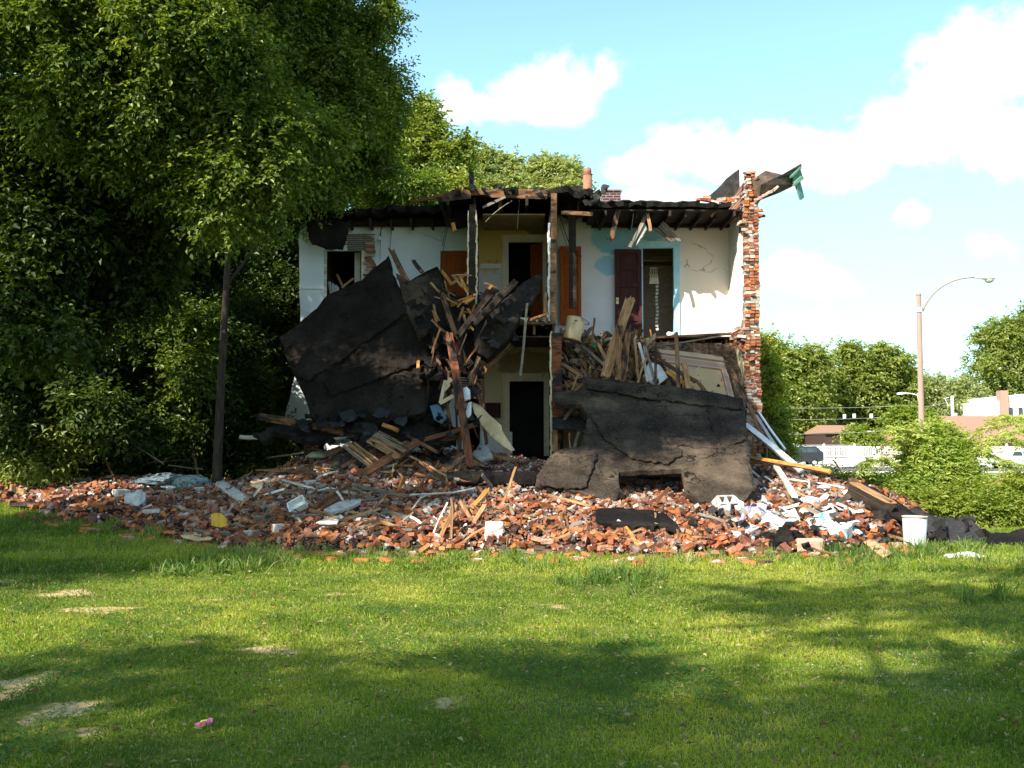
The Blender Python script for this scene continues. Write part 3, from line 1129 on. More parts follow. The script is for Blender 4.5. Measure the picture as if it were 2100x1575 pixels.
# side walls, back wall, storeys ----------------------------------------
xr0, xr1 = X(1495), X(1495) + .37
YB = 35.5
w = MB()
w.bb(xr0 + .02, xr1, YF + .28, YB, -.1, 7.35)
w.obj('side_wall', M['brickwall_x'], house, label='right brick side wall')
w = MB()
w.bb(X(625), X(655), YP + .13, YB, -.1, 7.2)
w.bb(X(655), xr0 + .02, YB - .3, YB, -.1, 7.2)
w.obj('side_wall', M['brickwall_x'], house, label='left and rear brick walls')
# inner plaster on the right wall, ragged at its broken end
for (zlo, zhi, mt, sd) in ((4.42, 7.12, pl_side, 1), (1.0, 4.0, pl_side2, 2)):
    r = random.Random(sd)
    mb = MB()
    pts = [(YP, zlo), (YP, zhi)]
    for i in range(15):
        z = zhi + (zlo - zhi) * i / 14
        ys = YF + .12 + r.uniform(-.05, .13) + (.35 if (sd == 1 and z > 6.6) else 0) + (.35 * max(0, (4.9 - z) * 1.6) if sd == 1 else .1)
        pts.append((ys, z))
    n_ = len(pts)
    mb.add([(xr0, a, b) for a, b in pts] + [(xr0 + .018, a, b) for a, b in pts],
           [list(range(n_)), list(range(n_, 2 * n_))[::-1]] + [[i, (i + 1) % n_, n_ + (i + 1) % n_, n_ + i] for i in range(n_)])
    mb.obj('side_plaster', mt, house)
# broken end, brick by brick
mb = MB()
z = .9
row = 0
r = random.Random(3)
while z < 8.03:
    off = 0
    if z > 7.1:
        off = .0
    base = YF + .06 * math.sin(z * 2.1) + .05 * math.sin(z * 5.7 + 1)
    wy = 3
    top = z > 7.25
    for k in range(wy):
        if top and k == 0 and z > 7.6:
            continue
        if r.random() < .05:
            continue
        cx = xr0 + .02 + .055 + k * .118
        if top:
            cx -= .06 - (8.03 - z) * .12
        y0 = base + r.uniform(-.02, .03) + (r.random() < .12) * .10 - (.0 if k < 2 else .05)
        if k == 2 and 4.9 < z < 6.95:
            y0 = YF - .04
        ln = r.uniform(.3, .5)
        pale = r.random() < (.27 if not top else .5)
        mb.cur = r.choice(PALE_COLS if pale else BRICK_COLS)
        Rm = Matrix.Rotation(r.uniform(-.05, .05), 3, 'Z') @ Matrix.Rotation(r.uniform(-.03, .03), 3, 'Y')
        mb.box((cx + r.uniform(-.012, .012), y0 + ln / 2, z + .03), (.1 if k < 2 else .098, ln, .06 * r.uniform(.85, 1.1)), Rm, .006)
        if r.random() < .5:
            mb.cur = (.56, .5, .44)
            mb.box((cx + r.uniform(-.05, .05), y0 + .12 + r.uniform(-.05, .05), z + .066), (r.uniform(.05, .12), .16, .018), None, .008)
    if z < 7.3:
        mb.cur = (.5, .45, .39)
        mb.box((xr0 + .195, base + .045 + .15, z + .03), (.33, .3, .074), None, .012)
    z += .0765
    row += 1
mb.cur = (.42, .37, .32)
mb.bb(xr0 + .03, xr1 - .01, YF + .12, YF + .3, .9, 7.3)
mb.obj('broken_wall_end', M['brick_col'], house)
# corner bulge of loose bricks at mid height and at the roof line
for (cx, cy_, n_, sx, sz) in ((1522, 685, 14, .16, .16), (1534, 715, 8, .12, .2), (1540, 413, 10, .22, .10), (1556, 438, 7, .12, .08), (1527, 460, 6, .12, .12), (1543, 395, 7, .14, .12)):
    mb = MB()
    for i in range(n_):
        c = P(cx, cy_, YF)
        mb.cur = r.choice(PALE_COLS + BRICK_COLS + BRICK_COLS[:4])
        mb.box((c.x + r.gauss(0, sx * .5), YF + r.uniform(.0, .3), c.z + r.gauss(0, sz * .6)), (.2 * r.uniform(.5, 1), .1, .06), Matrix.Rotation(r.uniform(-.3, .3), 3, 'Y') @ Matrix.Rotation(r.uniform(-.6, .6), 3, 'Z'), .008)
    mb.obj('loose_brickwork', M['brick_col'], house)
# parapet behind the broken end
mb = MB()
mb.bb(xr0 + .1, xr1 - .03, YF + .3, YF + 3.0, 7.35, 7.9)
mb.obj('parapet', M['brickwall_x'], house)

# upper floor with its joists
fl = MB()
fl.bb(X(655), xr0, YP + .13, YB - .3, 4.16, 4.22)
fl.bb(X(655), xr0, YP + .13, YB - .3, 4.36, 4.40)
fl.bb(-.86, .98, YH + .02, YP, 4.36, 4.41)
fl.bb(-.86, .98, YH + .3, YP, 4.1, 4.13)
fl.bb(X(1330), xr0, YP - .45, YP, 4.28, 4.31)
fl.obj('upper_floor', M['floor_dark'], house)
for i, xx in enumerate([-.80, -.38, .05, .5, .93]):
    j = MB()
    j.bb(xx - .025, xx + .025, YH + .05 + .1 * (i % 2), YP, 4.14, 4.355)
    j.obj('floor_joist', M['wood_half'], house)
for i in range(7):
    xx = X(1350) + i * (xr0 - X(1350)) / 6.6
    j = MB()
    j.bb(xx - .025, xx + .025, YP - .4 + .12 * ((i * 7) % 3), YP + .1, 4.05, 4.275)
    j.obj('floor_joist', M['wood_half'], house)
g = MB()
g.bb(X(655), xr0, YP - .5, YB - .3, .9, 1.02)
g.obj('ground_floor', M['floor_dark'], house)
# interior dark rooms: plain cross partitions behind the openings
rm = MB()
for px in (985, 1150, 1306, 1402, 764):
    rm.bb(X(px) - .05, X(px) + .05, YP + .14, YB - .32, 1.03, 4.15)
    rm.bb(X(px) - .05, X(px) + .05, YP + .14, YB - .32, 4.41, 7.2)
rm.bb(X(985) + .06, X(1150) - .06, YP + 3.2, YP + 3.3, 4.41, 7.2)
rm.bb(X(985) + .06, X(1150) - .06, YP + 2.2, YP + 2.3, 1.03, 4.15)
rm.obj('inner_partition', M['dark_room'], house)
cl = MB()
cl.bb(X(1306) + .055, X(1402) - .055, YP + .9, YP + .98, 4.41, 7.2)
cl.obj('closet_back', simple('closet_wall', [(.3, (.13, .09, .06)), (.7, (.28, .19, .13))], 14), house)
cl = MB()
cl.tube([(X(1306) + .06, YP + .45, 6.15), (X(1402) - .06, YP + .45, 6.15)], .015)
cl.obj('closet_rail', M['wood_brown'], house)
cl = MB()
cl.bb(X(1306) + .06, X(1402) - .06, YP + .3, YP + .85, 6.3, 6.33)
cl.obj('closet_shelf', M['wood_brown'], house)
mb = MB()
for i in range(5):
    cx = X(1338 + i * 3.5)
    mb.tube([(cx - .03, YP + .28, 5.93), (cx, YP + .42, 6.05), (cx, YP + .44, 6.16), (cx + .02, YP + .46, 6.17)], .008, 5)
    mb.add([(cx - .05, YP + .24, 5.72), (cx + .03, YP + .26, 5.72), (cx + .01, YP + .42, 6.02), (cx - .03, YP + .24, 5.72 + .02)], [(0, 1, 2), (0, 2, 3)])
o = mb.obj('clothes_hangers', M['cream_paint'])
tag(o, 'pale clothes hangers hanging on the rail inside the blue framed closet', 'hangers')
mb = MB()
for i in range(14):
    mb.box((X(1350) + .01 * math.sin(i), YP + .3, 5.75 - i * .09), (.07, .02, .06), Matrix.Rotation(.35 * (-1) ** i, 3, 'Y'))
o = mb.obj('hanging_straps', M['concrete'])
tag(o, 'strings of grey straps dangling from the hangers in the closet', 'straps')

# roof ---------------------------------------------------------------


def roof_slab(name, x0, x1, yf, z, amp, th, seed, mat, yb=YB + .2, lift=None, **kw):
    r = random.Random(seed)
    nx = int((x1 - x0) / .14) + 2
    ny = 9
    V = []
    for i in range(nx):
        xx = x0 + (x1 - x0) * i / (nx - 1)
        f = yf(xx) + r.uniform(-.10, .14)
        for j in range(ny):
            t = (j / (ny - 1)) ** 1.8
            yy = f + (yb - f) * t
            zz = z + (lift(xx, yy) if lift else 0) + amp * (mnoise.noise(Vector((xx * 2.3, yy * 1.1, seed))) + .6 * mnoise.noise(Vector((xx * 6, yy * 1.5, seed)))) * (1 - t) ** 2
            V.append((xx, yy, zz))
    n_ = len(V)
    mb = MB()
    V2 = [(a, b, c - th * (1 + .5 * mnoise.noise(Vector((a * 4, b, 3))))) for a, b, c in V]
    Fs = []
    for i in range(nx - 1):
        for j in range(ny - 1):
            a, b, c, d = i * ny + j, (i + 1) * ny + j, (i + 1) * ny + j + 1, i * ny + j + 1
            Fs.append((a, b, c, d))
            Fs.append((a + n_, d + n_, c + n_, b + n_))
        Fs.append((i * ny, i * ny + n_, (i + 1) * ny + n_, (i + 1) * ny))
        Fs.append((i * ny + ny - 1, (i + 1) * ny + ny - 1, (i + 1) * ny + ny - 1 + n_, i * ny + ny - 1 + n_))
    for j in range(ny - 1):
        Fs.append((j, j + 1, j + 1 + n_, j + n_))
        e = (nx - 1) * ny
        Fs.append((e + j, e + j + n_, e + j + 1 + n_, e + j + 1))
    mb.add(V + V2, Fs)
    return mb.obj(name, mat, house, **kw)


roof_slab('roof', X(582, 26.3), X(912, 26.3), lambda x: 26.25 - .1 * (x + 5), 7.42, .07, .16, 1, M['tar_dark'], label='sagging left roof edge', lift=lambda x, y: -.05 + .05 * (x + 5))
roof_slab('roof', X(900, 24.2), X(1216, 24.2), lambda x: 24.15 + .25 * abs(math.sin(x * 3)), 7.5, .13, .14, 2, M['tar_dark'], label='charred roof over the hall, its front curled and torn')
roof_slab('roof', X(1205, 24.9), X(1500, 24.9) + .02, lambda x: 24.92, 7.32, .03, .10, 3, M['tar_dark'], label='thin right roof edge with open joists beneath')
roof_slab('roof_layer', X(1230, 24.9), X(1440, 24.9), lambda x: 25.1, 7.40, .04, .03, 8, M['felt'])
dk = MB()
dk.bb(X(1212), xr0, YP - .12, YP - .06, 6.98 + .16, 7.15 + .1)
dk.bb(X(1212), xr0 - .01, YP - .2, YP - .13, 7.06, 7.18)
dk.bb(X(640), X(950), YP - .12, YP - .06, 7.1, 7.3)
dk.obj('void_shade_boards', M['wood_char'], house)  # added black boards standing in for the shade of the ceiling void
dk = MB()
dk.bb(X(1212, 25), xr0, 25.05, 26.65, 7.15, 7.19)
dk.obj('roof_boards', M['wood_char'], house)
# joists of the right room and the left room
for i in range(9):
    xx = X(1222) + .1 + i * (xr0 - X(1222) - .15) / 8.4
    yy = 24.98 + .35 * ((i * 5) % 4) / 3
    j = MB()
    j.bb(xx - .025, xx + .025, yy, YP + .05, 7.02, 7.145)
    j.cur = (1, 1, 1)
    j.obj('roof_joist', M['wood_char'], house)
for i in range(8):
    xx = X(640) + i * (X(950) - X(640)) / 7.5
    j = MB()
    j.bb(xx - .025, xx + .025, 26.25 - .12 * (i % 2), YP + .05, 7.02, 7.22)
    j.obj('roof_joist', M['wood_char'], house)
for i in range(6):
    xx = X(918, 24.3) + i * (X(1205, 24.3) - X(918, 24.3)) / 5.3
    j = MB()
    j.bb(xx - .03, xx + .03, 24.25 + .2 * (i % 3), YP + .05, 7.10, 7.33)
    j.obj('roof_joist', M['wood_char'] if i != 2 else M['wood_half'], house)
# hall ceiling and left over ceiling
c = MB()
c.bb(X(990, 25), X(1118, 25), 24.9, YP, 7.02, 7.05)
c.obj('hall_ceiling', simple('hall_ceil', [(.3, (.30, .22, .1)), (.6, (.45, .36, .2)), (.8, (.12, .09, .06))], 2.5), house)
# boards crossing under the front of the hall roof
for (a, b, w_, m_) in (((940, 395), (1125, 392), .12, 'wood_half'), ((842, 415), (930, 395), .07, 'wood_brown'), ((905, 405), (965, 398), .2, 'wood_char'), ((1005, 400), (1122, 404), .10, 'wood_half'), ((1150, 436), (1215, 440), .09, 'wood_half'), ((990, 425), (1045, 400), .05, 'wood_gray')):
    p0, p1 = P(*a, 24.25), P(*b, 24.3)
    mb = MB()
    d = (p1 - p0)
    ang = math.atan2(d.z, d.x)
    mb.box((p0 + p1) / 2, (d.length, .05, w_), Matrix.Rotation(-ang, 3, 'Y'), .012)
    mb.obj('rafter', M[m_], house)
# black burnt mass hanging between left roof and hall
plate('burnt_ceiling', rag((895, 400), (960, 392), 3, 3, 9) + [(962, 455)] + rag((962, 460), (930, 472), 3, 5, 10) + rag((925, 465), (898, 440), 3, 4, 11), 25.6, M['char_lump'], .25)
plate('burnt_ceiling', rag((1142, 385), (1212, 380), 4, 3, 12) + [(1214, 430)] + rag((1213, 438), (1146, 446), 4, 4, 13), 25.4, M['char_lump'], .3)
# studs of the two hall partitions, seen end on
st = MB()
for (y0, y1) in ((24.15, 24.3), (24.7, 24.8), (25.2, 25.3), (25.7, 25.8), (26.2, 26.3)):
    st.bb(-.96, -.82, y0, y1, 4.42, 7.1)
st.bb(-.965, -.945, 24.5, YP, 4.42, 7.1)
st.obj('stud_wall', M['wood_char'], house, label='blackened left partition of the hall')
for sx in (-.99, -.80):
    e = MB()
    zz = 4.9
    while zz < 6.9:
        e.box((sx + random.uniform(-.012, .012), 24.22, zz), (.03, .14, .12), None, .012)
        zz += .1
    e.obj('plaster_edge', M['cream_paint'], house)
st = MB()
p = MB()
px_ = .93
st.box((px_, 24.1, 5.86), (.13, .1, 2.95), Matrix.Rotation(.012, 3, 'Y'), .01)
st.obj('post', M['wood_post'], house, label='scorched upright at the front of the hall')
st = MB()
for y0 in (24.6, 25.1, 25.6, 26.1):
    st.bb(px_ - .05, px_ + .05, y0, y0 + .1, 4.42, 7.1)
st.bb(px_ - .07, px_ - .055, 24.6, YP, 4.42, 7.1)
st.obj('stud_wall', M['wood_char'], house, label='right partition of the hall')
e = MB()
zz = 4.5
while zz < 6.7:
    e.box((px_ - .10 + random.uniform(-.014, .014), 24.12, zz), (.05, .1, .13), Matrix.Rotation(random.uniform(-.1, .1), 3, 'Y'), .014)
    zz += .11
e.obj('plaster_edge', M['white'], house)
st = MB()
st.box((px_ + .07, 24.1, 2.95), (.22, .1, 2.45), Matrix.Rotation(-.005, 3, 'Y'), .01)
st.obj('post', M['wood_red'], house, label='red brown upright beside the lower doorway')
e = MB()
zz = 1.5
while zz < 4.2:
    e.box((px_ - .06 + random.uniform(-.012, .012), 24.1, zz), (.04, .1, .13), Matrix.Rotation(random.uniform(-.1, .1), 3, 'Y'), .014)
    zz += .11
e.obj('plaster_edge', M['cream_paint'], house)
st = MB()
for y0 in (24.7, 25.3, 25.9):
    st.bb(px_ - .0, px_ + .1, y0, y0 + .1, 1.03, 4.1)
st.bb(px_ - .02, px_ - .004, 24.4, YP, 1.03, 4.1)
st.obj('stud_wall', M['wood_brown'], house, label='lower partition beside the doorway')
# hanging joist
st = MB()
c0, c1 = P(1172, 400, 25.2), P(1175, 632, 25.2)
st.box((c0 + c1) / 2, (.17, .06, (c0 - c1).length), None, .012)
st.obj('hanging_joist', M['wood_char'], house)
# chimney, pipes
ch = MB()
ch.bb(X(1236, 31), X(1274, 31), 31, 31.55, 7.3, Z(393, 31))
ch.bb(X(1234, 31), X(1276, 31), 30.97, 31.58, Z(393, 31), Z(391, 31) + .03)
ch.obj('chimney', M['brickwall_chim'], house)
pp = MB()
c = P(1205, 380, 27.5)
pp.tube([(c.x, 27.5, 7.3), (c.x, 27.5, P(1205, 358, 27.5).z)], .115, 14)
pp.tube([(c.x, 27.5, P(1205, 358, 27.5).z - .02), (c.x, 27.5, P(1205, 346, 27.5).z)], .10, 14)
pp.tube([(c.x, 27.5, P(1205, 359, 27.5).z), (c.x, 27.5, P(1205, 357, 27.5).z)], .125, 14)
pp.obj('flue_pipe', M['terracotta'], house, smooth=True)
pp = MB()
c = P(967, 380, 26)
pp.tube([(c.x, 26, 7.3), (c.x, 26, P(967, 353, 26).z)], .058, 12)
pp.obj('vent_pipe', M['black'], house)
# roof felt peaked against the parapet, bricks lying on the roof edge
plate('roof_felt', [(1452, 402)] + rag((1456, 400), (1512, 344), 5, 1.5, 20) + [(1516, 346), (1517, 385), (1505, 402), (1490, 411)] + rag((1488, 411), (1452, 412), 3, 1, 21), 25.2, M['felt'], .05)
mb = MB()
for (a, b) in ((1437, 408), (1444, 409), (1458, 411), (1466, 414), (1475, 413), (1480, 408), (1493, 407), (1498, 411), (1503, 414), (1450, 404), (1508, 405), (1487, 414)):
    c = P(a, b, 24.98)
    mb.cur = random.choice(PALE_COLS + BRICK_COLS[:3])
    mb.box((c.x, 25.02, c.z), (.18, .1, .06), Matrix.Rotation(random.uniform(-.4, .4), 3, 'Y'), .01)
mb.obj('roof_edge_bricks', M['brick_col'], house)
# cornice torn off, sticking out to the right
co = empty('torn_cornice', P(1560, 400, 25.1), 'torn sheet metal cornice jutting into the sky from the top of the broken wall', 'cornice')


def cp(name, quads, mat, th=.02):
    mb = MB()
    for q_ in quads:
        vs = [P(a, b, y) for a, b, y in q_]
        n_ = len(vs)
        nn = (vs[1] - vs[0]).cross(vs[2] - vs[0]).normalized() * th
        mb.add(vs + [v_ + nn for v_ in vs], [list(range(n_))[::-1], list(range(n_, 2 * n_))] + [[i, (i + 1) % n_, n_ + (i + 1) % n_, n_ + i] for i in range(n_)])
    return mb.obj(name, mat, co)


cp('top_sheet', [[(1542, 368, 25.0), (1570, 350, 25.4), (1604, 358, 25.6), (1575, 374, 25.1), (1560, 385, 24.9)]], M['cornice_brown'])
cp('underside', [[(1540, 366, 24.9), (1560, 380, 24.7), (1624, 356, 25.4), (1630, 380, 25.5), (1600, 395, 25.2), (1556, 412, 24.9), (1548, 395, 24.9)]], M['cornice_brown'])
cp('top_sheet', [[(1575, 374, 24.9), (1600, 362, 25.1), (1643, 337, 25.6), (1644, 340, 25.5), (1622, 359, 25.3)]], M['felt'])
cp('moulding', [[(1623, 357, 25.3), (1644, 338, 25.5), (1642, 348, 25.5), (1647, 365, 25.5), (1631, 378, 25.3)],
                [(1631, 374, 25.28), (1645, 362, 25.4), (1641, 370, 25.45), (1644, 384, 25.5), (1650, 405, 25.5), (1642, 411, 25.3)],
                ], M['cornice_green'], .05)
cp('moulding', [[(1630, 377, 25.22), (1648, 363, 25.35), (1648, 367, 25.35), (1631, 381, 25.22)], [(1624, 360, 25.22), (1644, 341, 25.4), (1644, 345, 25.4), (1625, 364, 25.22)]], M['cornice_green'], .09)
mb = MB()
for i in range(9):
    c = P(1556 + i * 4.2, 408 - i * 2.6, 24.85)
    mb.cur = random.choice(PALE_COLS)
    mb.box(c, (.14, .1, .05), Matrix.Rotation(-.5 + random.uniform(-.3, .3), 3, 'Y'), .012)
mb.obj('clinging_mortar', M['brick_col'], co)


# bent sheets ----------------------------------------------------------
def sheet(name, poly, depth, mat, th=.05, amp=.06, step=16, edge=9, jag=2.5, seed=0, parent=None, uv=None, fq=.9, crease=0.0, **kw):
    """sheet with thickness; outline from the photo, its own depth given by depth(px, py)"""
    r = random.Random(seed)
    bnd = []
    n_ = len(poly)
    for i in range(n_):
        a, b = poly[i], poly[(i + 1) % n_]
        L = math.hypot(b[0] - a[0], b[1] - a[1])
        m = max(1, int(L / edge))
        for k in range(m):
            t = k / m
            bnd.append((a[0] + (b[0] - a[0]) * t + r.uniform(-jag, jag), a[1] + (b[1] - a[1]) * t + r.uniform(-jag, jag)))
    nb_ = len(bnd)
    xs, ys = [p[0] for p in bnd], [p[1] for p in bnd]
    pts = [Vector(p) for p in bnd]
    yy = min(ys)
    while yy < max(ys):
        xx = min(xs)
        while xx < max(xs):
            pts.append(Vector((xx + r.uniform(-.3, .3) * step, yy + r.uniform(-.3, .3) * step)))
            xx += step
        yy += step
    edges = [(i, (i + 1) % nb_) for i in range(nb_)]
    v2, _, tri, ov, _, _ = delaunay_2d_cdt(pts, edges, [], 1, 1e-4)
    used = sorted({i for f in tri for i in f})
    mp = {o: i for i, o in enumerate(used)}
    V = []
    UV = []
    for o in used:
        a, b = v2[o]
        Y = depth(a, b)
        q_ = P(a, b, Y)
        k = mnoise.fractal(Vector((q_.x * fq, q_.z * fq, seed * 3.1)), 1.0, 2.1, 4)
        ridge = abs(mnoise.noise(Vector((q_.x * .6 + q_.z * .5, q_.z * 1.1, seed + 9.0))))
        V.append(P(a, b, Y + amp * k - amp * .8 * max(0, .12 - ridge) * 6 - crease * max(0, 1 - abs(mnoise.noise(Vector((q_.x * .8 - q_.z * .9, q_.z * .5 + q_.x * .3, seed + 4.0)))) / .05)))
        UV.append((a, b))
    tris = [[mp[i] for i in f] for f in tri]
    n1 = len(V)
    cnt = {}
    for f in tris:
        for i in range(3):
            e = (f[i], f[(i + 1) % 3])
            cnt[e] = cnt.get(e, 0) + 1
    cen_n = Vector((0, 0, 0))
    for f in tris:
        cen_n += (V[f[1]] - V[f[0]]).cross(V[f[2]] - V[f[0]])
    cen_n.normalize()
    if cen_n.y < 0:
        cen_n = -cen_n
    V2 = [v_ + cen_n * th for v_ in V]
    Fs = [f for f in tris] + [[i + n1 for i in f[::-1]] for f in tris]
    for (a, b) in cnt:
        if (b, a) not in cnt:
            Fs.append([a, a + n1, b + n1, b])
    mb = MB()
    mb.add(V + V2, Fs)
    ob = mb.obj(name, mat, parent, smooth=False, **kw)
    ob.data.polygons.foreach_set('use_smooth', [True] * len(tris) * 2 + [False] * (len(Fs) - 2 * len(tris)))
    if uv:
        lay = ob.data.uv_layers.new(name='UV')
        allp = UV + UV
        for l in ob.data.loops:
            lay.data[l.index].uv = uv(*allp[l.vertex_index])
    return ob


def lin(y0, Y0, y1, Y1, gx=0, cx=1050):
    return lambda a, b: Y0 + (Y1 - Y0) * (b - y0) / (y1 - y0) + gx * (a - cx)


sheet('left_roof_flap', [(628, 445), (720, 455), (714, 470), (703, 512), (668, 512), (640, 500), (630, 482)], lin(445, 26.1, 512, 26.0), M['tar_dark'], .03, .05, 10, 7, 2, 4, house)
sheet('left_roof_flap', [(640, 412), (650, 420), (648, 446), (622, 450), (610, 486), (612, 456), (628, 440)], lin(412, 26.0, 490, 26.1), M['tar_dark'], .04, .04, 10, 6, 1, 5, house)
big = sheet('fallen_roof_slab', [(573, 692), (612, 664), (640, 640), (672, 606), (740, 574), (798, 524), (806, 560), (822, 595), (850, 570), (874, 556), (898, 546), (912, 575), (922, 605), (905, 655), (912, 700),
                             (898, 760), (886, 800), (870, 850), (780, 872), (700, 868), (640, 862), (620, 800), (602, 768), (588, 732)],
            lambda a, b: 25.6 - (b - 524) / 348 * 2.6 + (a - 740) * -.0016 + (.15 if a > 880 else 0), M['tar'], .09, .07, 13, 10, 1.3, 11, fq=2.0, crease=.09,
            label='large black slab of roofing leaning against the left side of the house', cat='roof slab')
rs = sheet('fallen_roof_slab', [(1196, 772), (1290, 784), (1380, 792), (1450, 802), (1524, 817), (1532, 880), (1538, 950), (1552, 1000), (1530, 1026), (1490, 1034), (1440, 1032), (1404, 1008),
                            (1397, 962), (1330, 964), (1268, 968), (1272, 1006), (1262, 1030), (1215, 1018), (1150, 1002), (1098, 998), (1100, 975), (1128, 935), (1150, 922), (1190, 916), (1200, 880), (1205, 850), (1190, 830), (1140, 826), (1136, 803), (1192, 800)],
           lambda a, b: 24.1 - (b - 772) / 262 * 4.6 + .25 * math.sin((a - 1100) / 90) * ((b - 772) / 262), M['tar_grit'], .10, .08, 13, 10, 1.4, 12, fq=2.0, crease=.09,
           label='wide grit covered roofing slab lying over the rubble at the right side of the house', cat='roof slab')
sheet('folded_felt', [(916, 967), (1000, 966), (1105, 968), (1100, 994), (1000, 992), (922, 990)], lambda a, b: min(20.6, G(a, b, .12).y), M['tar_dark'], .06, .03, 12, 9, 1.2, 13,
      label='straight gray strip of roofing felt running left from the right hand slab', cat='roofing felt')
sheet('folded_felt', [(1216, 1044), (1260, 1040), (1330, 1046), (1360, 1050), (1392, 1078), (1396, 1086), (1350, 1078), (1300, 1080), (1228, 1072)], lambda a, b: G(a, b, .16).y, M['tar_dark'], .07, .07, 10, 8, 2, 14,
      label='rumpled black felt strip lying on bricks below the right hand slab', cat='roofing felt')
sheet('felt_ledge', [(1136, 803), (1196, 800), (1194, 826), (1138, 820)], lin(800, 24.0, 826, 23.6), M['felt'], .04, .04, 9, 7, 1, 15,
      label='upper gray felt ledge beside the lower doorway', cat='roofing felt')
sheet('felt_ledge', [(1132, 856), (1190, 852), (1208, 872), (1200, 888), (1180, 880), (1133, 878)], lin(852, 23.9, 888, 23.4), M['felt'], .04, .04, 9, 7, 1, 16,
      label='lower gray felt ledge beside the lower doorway', cat='roofing felt')
sheet('charred_timber_roll', [(1112, 560), (1098, 564), (1060, 590), (1030, 620), (990, 640), (970, 680), (975, 720), (1000, 735), (1040, 700), (1072, 640), (1106, 600)], lin(560, 24.0, 735, 23.5), M['char_lump'], .35, .12, 10, 8, 2, 17,
      label='thick charred roll of felt reaching up across the upper doorway', cat='charred felt')
sheet('burnt_felt', [(870, 640), (905, 600), (935, 610), (985, 600), (1010, 610), (985, 650), (970, 700), (985, 740), (990, 770), (940, 770), (915, 820), (905, 880), (870, 870), (880, 800), (895, 730)], lambda a, b: 24.6 - (b - 600) / 280 * 1.2, M['char_lump'], .12, .22, 12, 9, 4, 18, fq=1.8,
      label='glossy burnt felt crumpled between the big slab and the hall', cat='charred felt')
sheet('burnt_felt', [(640, 872), (700, 862), (780, 846), (860, 840), (905, 860), (940, 880), (935, 905), (880, 912), (820, 900), (760, 895), (700, 893), (640, 905), (560, 885), (545, 905), (520, 890), (575, 872)], lambda a, b: 23.6 - (b - 840) / 70 * 1.1, M['char_lump'], .12, .20, 11, 8, 3, 19, fq=2,
      label='crumpled burnt felt piled along the foot of the big leaning slab', cat='charred felt')
sheet('burnt_felt', [(725, 862), (770, 868), (776, 885), (760, 910), (720, 925), (700, 930), (728, 900), (718, 875)], lin(862, 22.7, 930, 22.2), M['felt'], .04, .10, 9, 7, 2, 20,
      label='bluish black felt flap hanging over the lath panel', cat='charred felt')
dL = lambda a, b: 25.6 - (b - 524) / 348 * 2.6 + (a - 740) * -.0016 + (.15 if a > 880 else 0)
dR = lambda a, b: 24.1 - (b - 772) / 262 * 4.6 + .25 * math.sin((a - 1100) / 90) * ((b - 772) / 262)
for k, poly in enumerate(([(604, 764), (640, 742), (700, 704), (742, 684), (800, 640), (870, 600), (862, 622), (796, 668), (744, 704), (700, 738), (650, 768), (628, 782)],
                          [(660, 782), (720, 762), (800, 730), (880, 712), (890, 730), (820, 760), (740, 790), (680, 812)],
                          [(640, 850), (700, 838), (790, 828), (872, 800), (874, 845), (780, 868), (700, 864)],
                          [(812, 560), (840, 576), (900, 552), (916, 600), (900, 660), (860, 700), (835, 640)])):
    sheet('torn_layer', poly, lambda a, b: dL(a, b) - .09, M['tar' if k != 3 else 'tar_grit'], .02, .07, 8, 5, 2.2, 70 + k, big, fq=2.4, crease=.05)
for k, poly in enumerate(([(1198, 772), (1290, 785), (1400, 796), (1520, 818), (1526, 838), (1450, 832), (1380, 822), (1330, 818), (1260, 804), (1204, 798)],
                          [(1132, 938), (1200, 920), (1226, 930), (1215, 960), (1200, 1000), (1150, 1000), (1104, 994)],
                          [(1400, 970), (1440, 940), (1500, 930), (1536, 960), (1548, 1004), (1526, 1026), (1440, 1030), (1408, 1004)],
                          [(1210, 850), (1290, 842), (1360, 870), (1400, 930), (1370, 950), (1300, 940), (1240, 900)],
                          [(1450, 835), (1522, 845), (1530, 900), (1490, 915), (1460, 880)])):
    sheet('torn_layer', poly, lambda a, b: dR(a, b) - .095, M['tar_grit'], .02, .07, 8, 5, 2.2, 80 + k, rs, fq=2.4, crease=.05)
# debris slope of the fallen upper floor
sheet('collapsed_floor', [(1150, 700), (1200, 690), (1330, 700), (1500, 706), (1530, 760), (1530, 865), (1150, 865)], lambda a, b: 26.3 - (b - 690) / 175 * 2.0, M['debris_floor'], .1, .3, 14, 12, 2, 21, house)
sheet('carpet', [(1350, 716), (1420, 722), (1482, 732), (1500, 790), (1515, 845), (1480, 840), (1420, 815), (1370, 770)], lambda a, b: 25.55 - (b - 716) / 130 * 1.6, M['carpet'], .02, .06, 10, 9, .8, 22,
      uv=lambda a, b: ((a - 1340 - (b - 716) * .25) / 150, 1 - (b - 716 - (a - 1350) * .13) / 125), label='pale patterned carpet with a dark border slipping off the broken upper floor', cat='carpet')
sheet('plaster_board', [(1330, 742), (1352, 748), (1372, 772), (1345, 792), (1318, 775)], lin(742, 25.0, 792, 24.5), M['white'], .03, .03, 9, 8, .5, 23, label='white plasterboard scrap among the splintered boards right of the hall', cat='plasterboard')
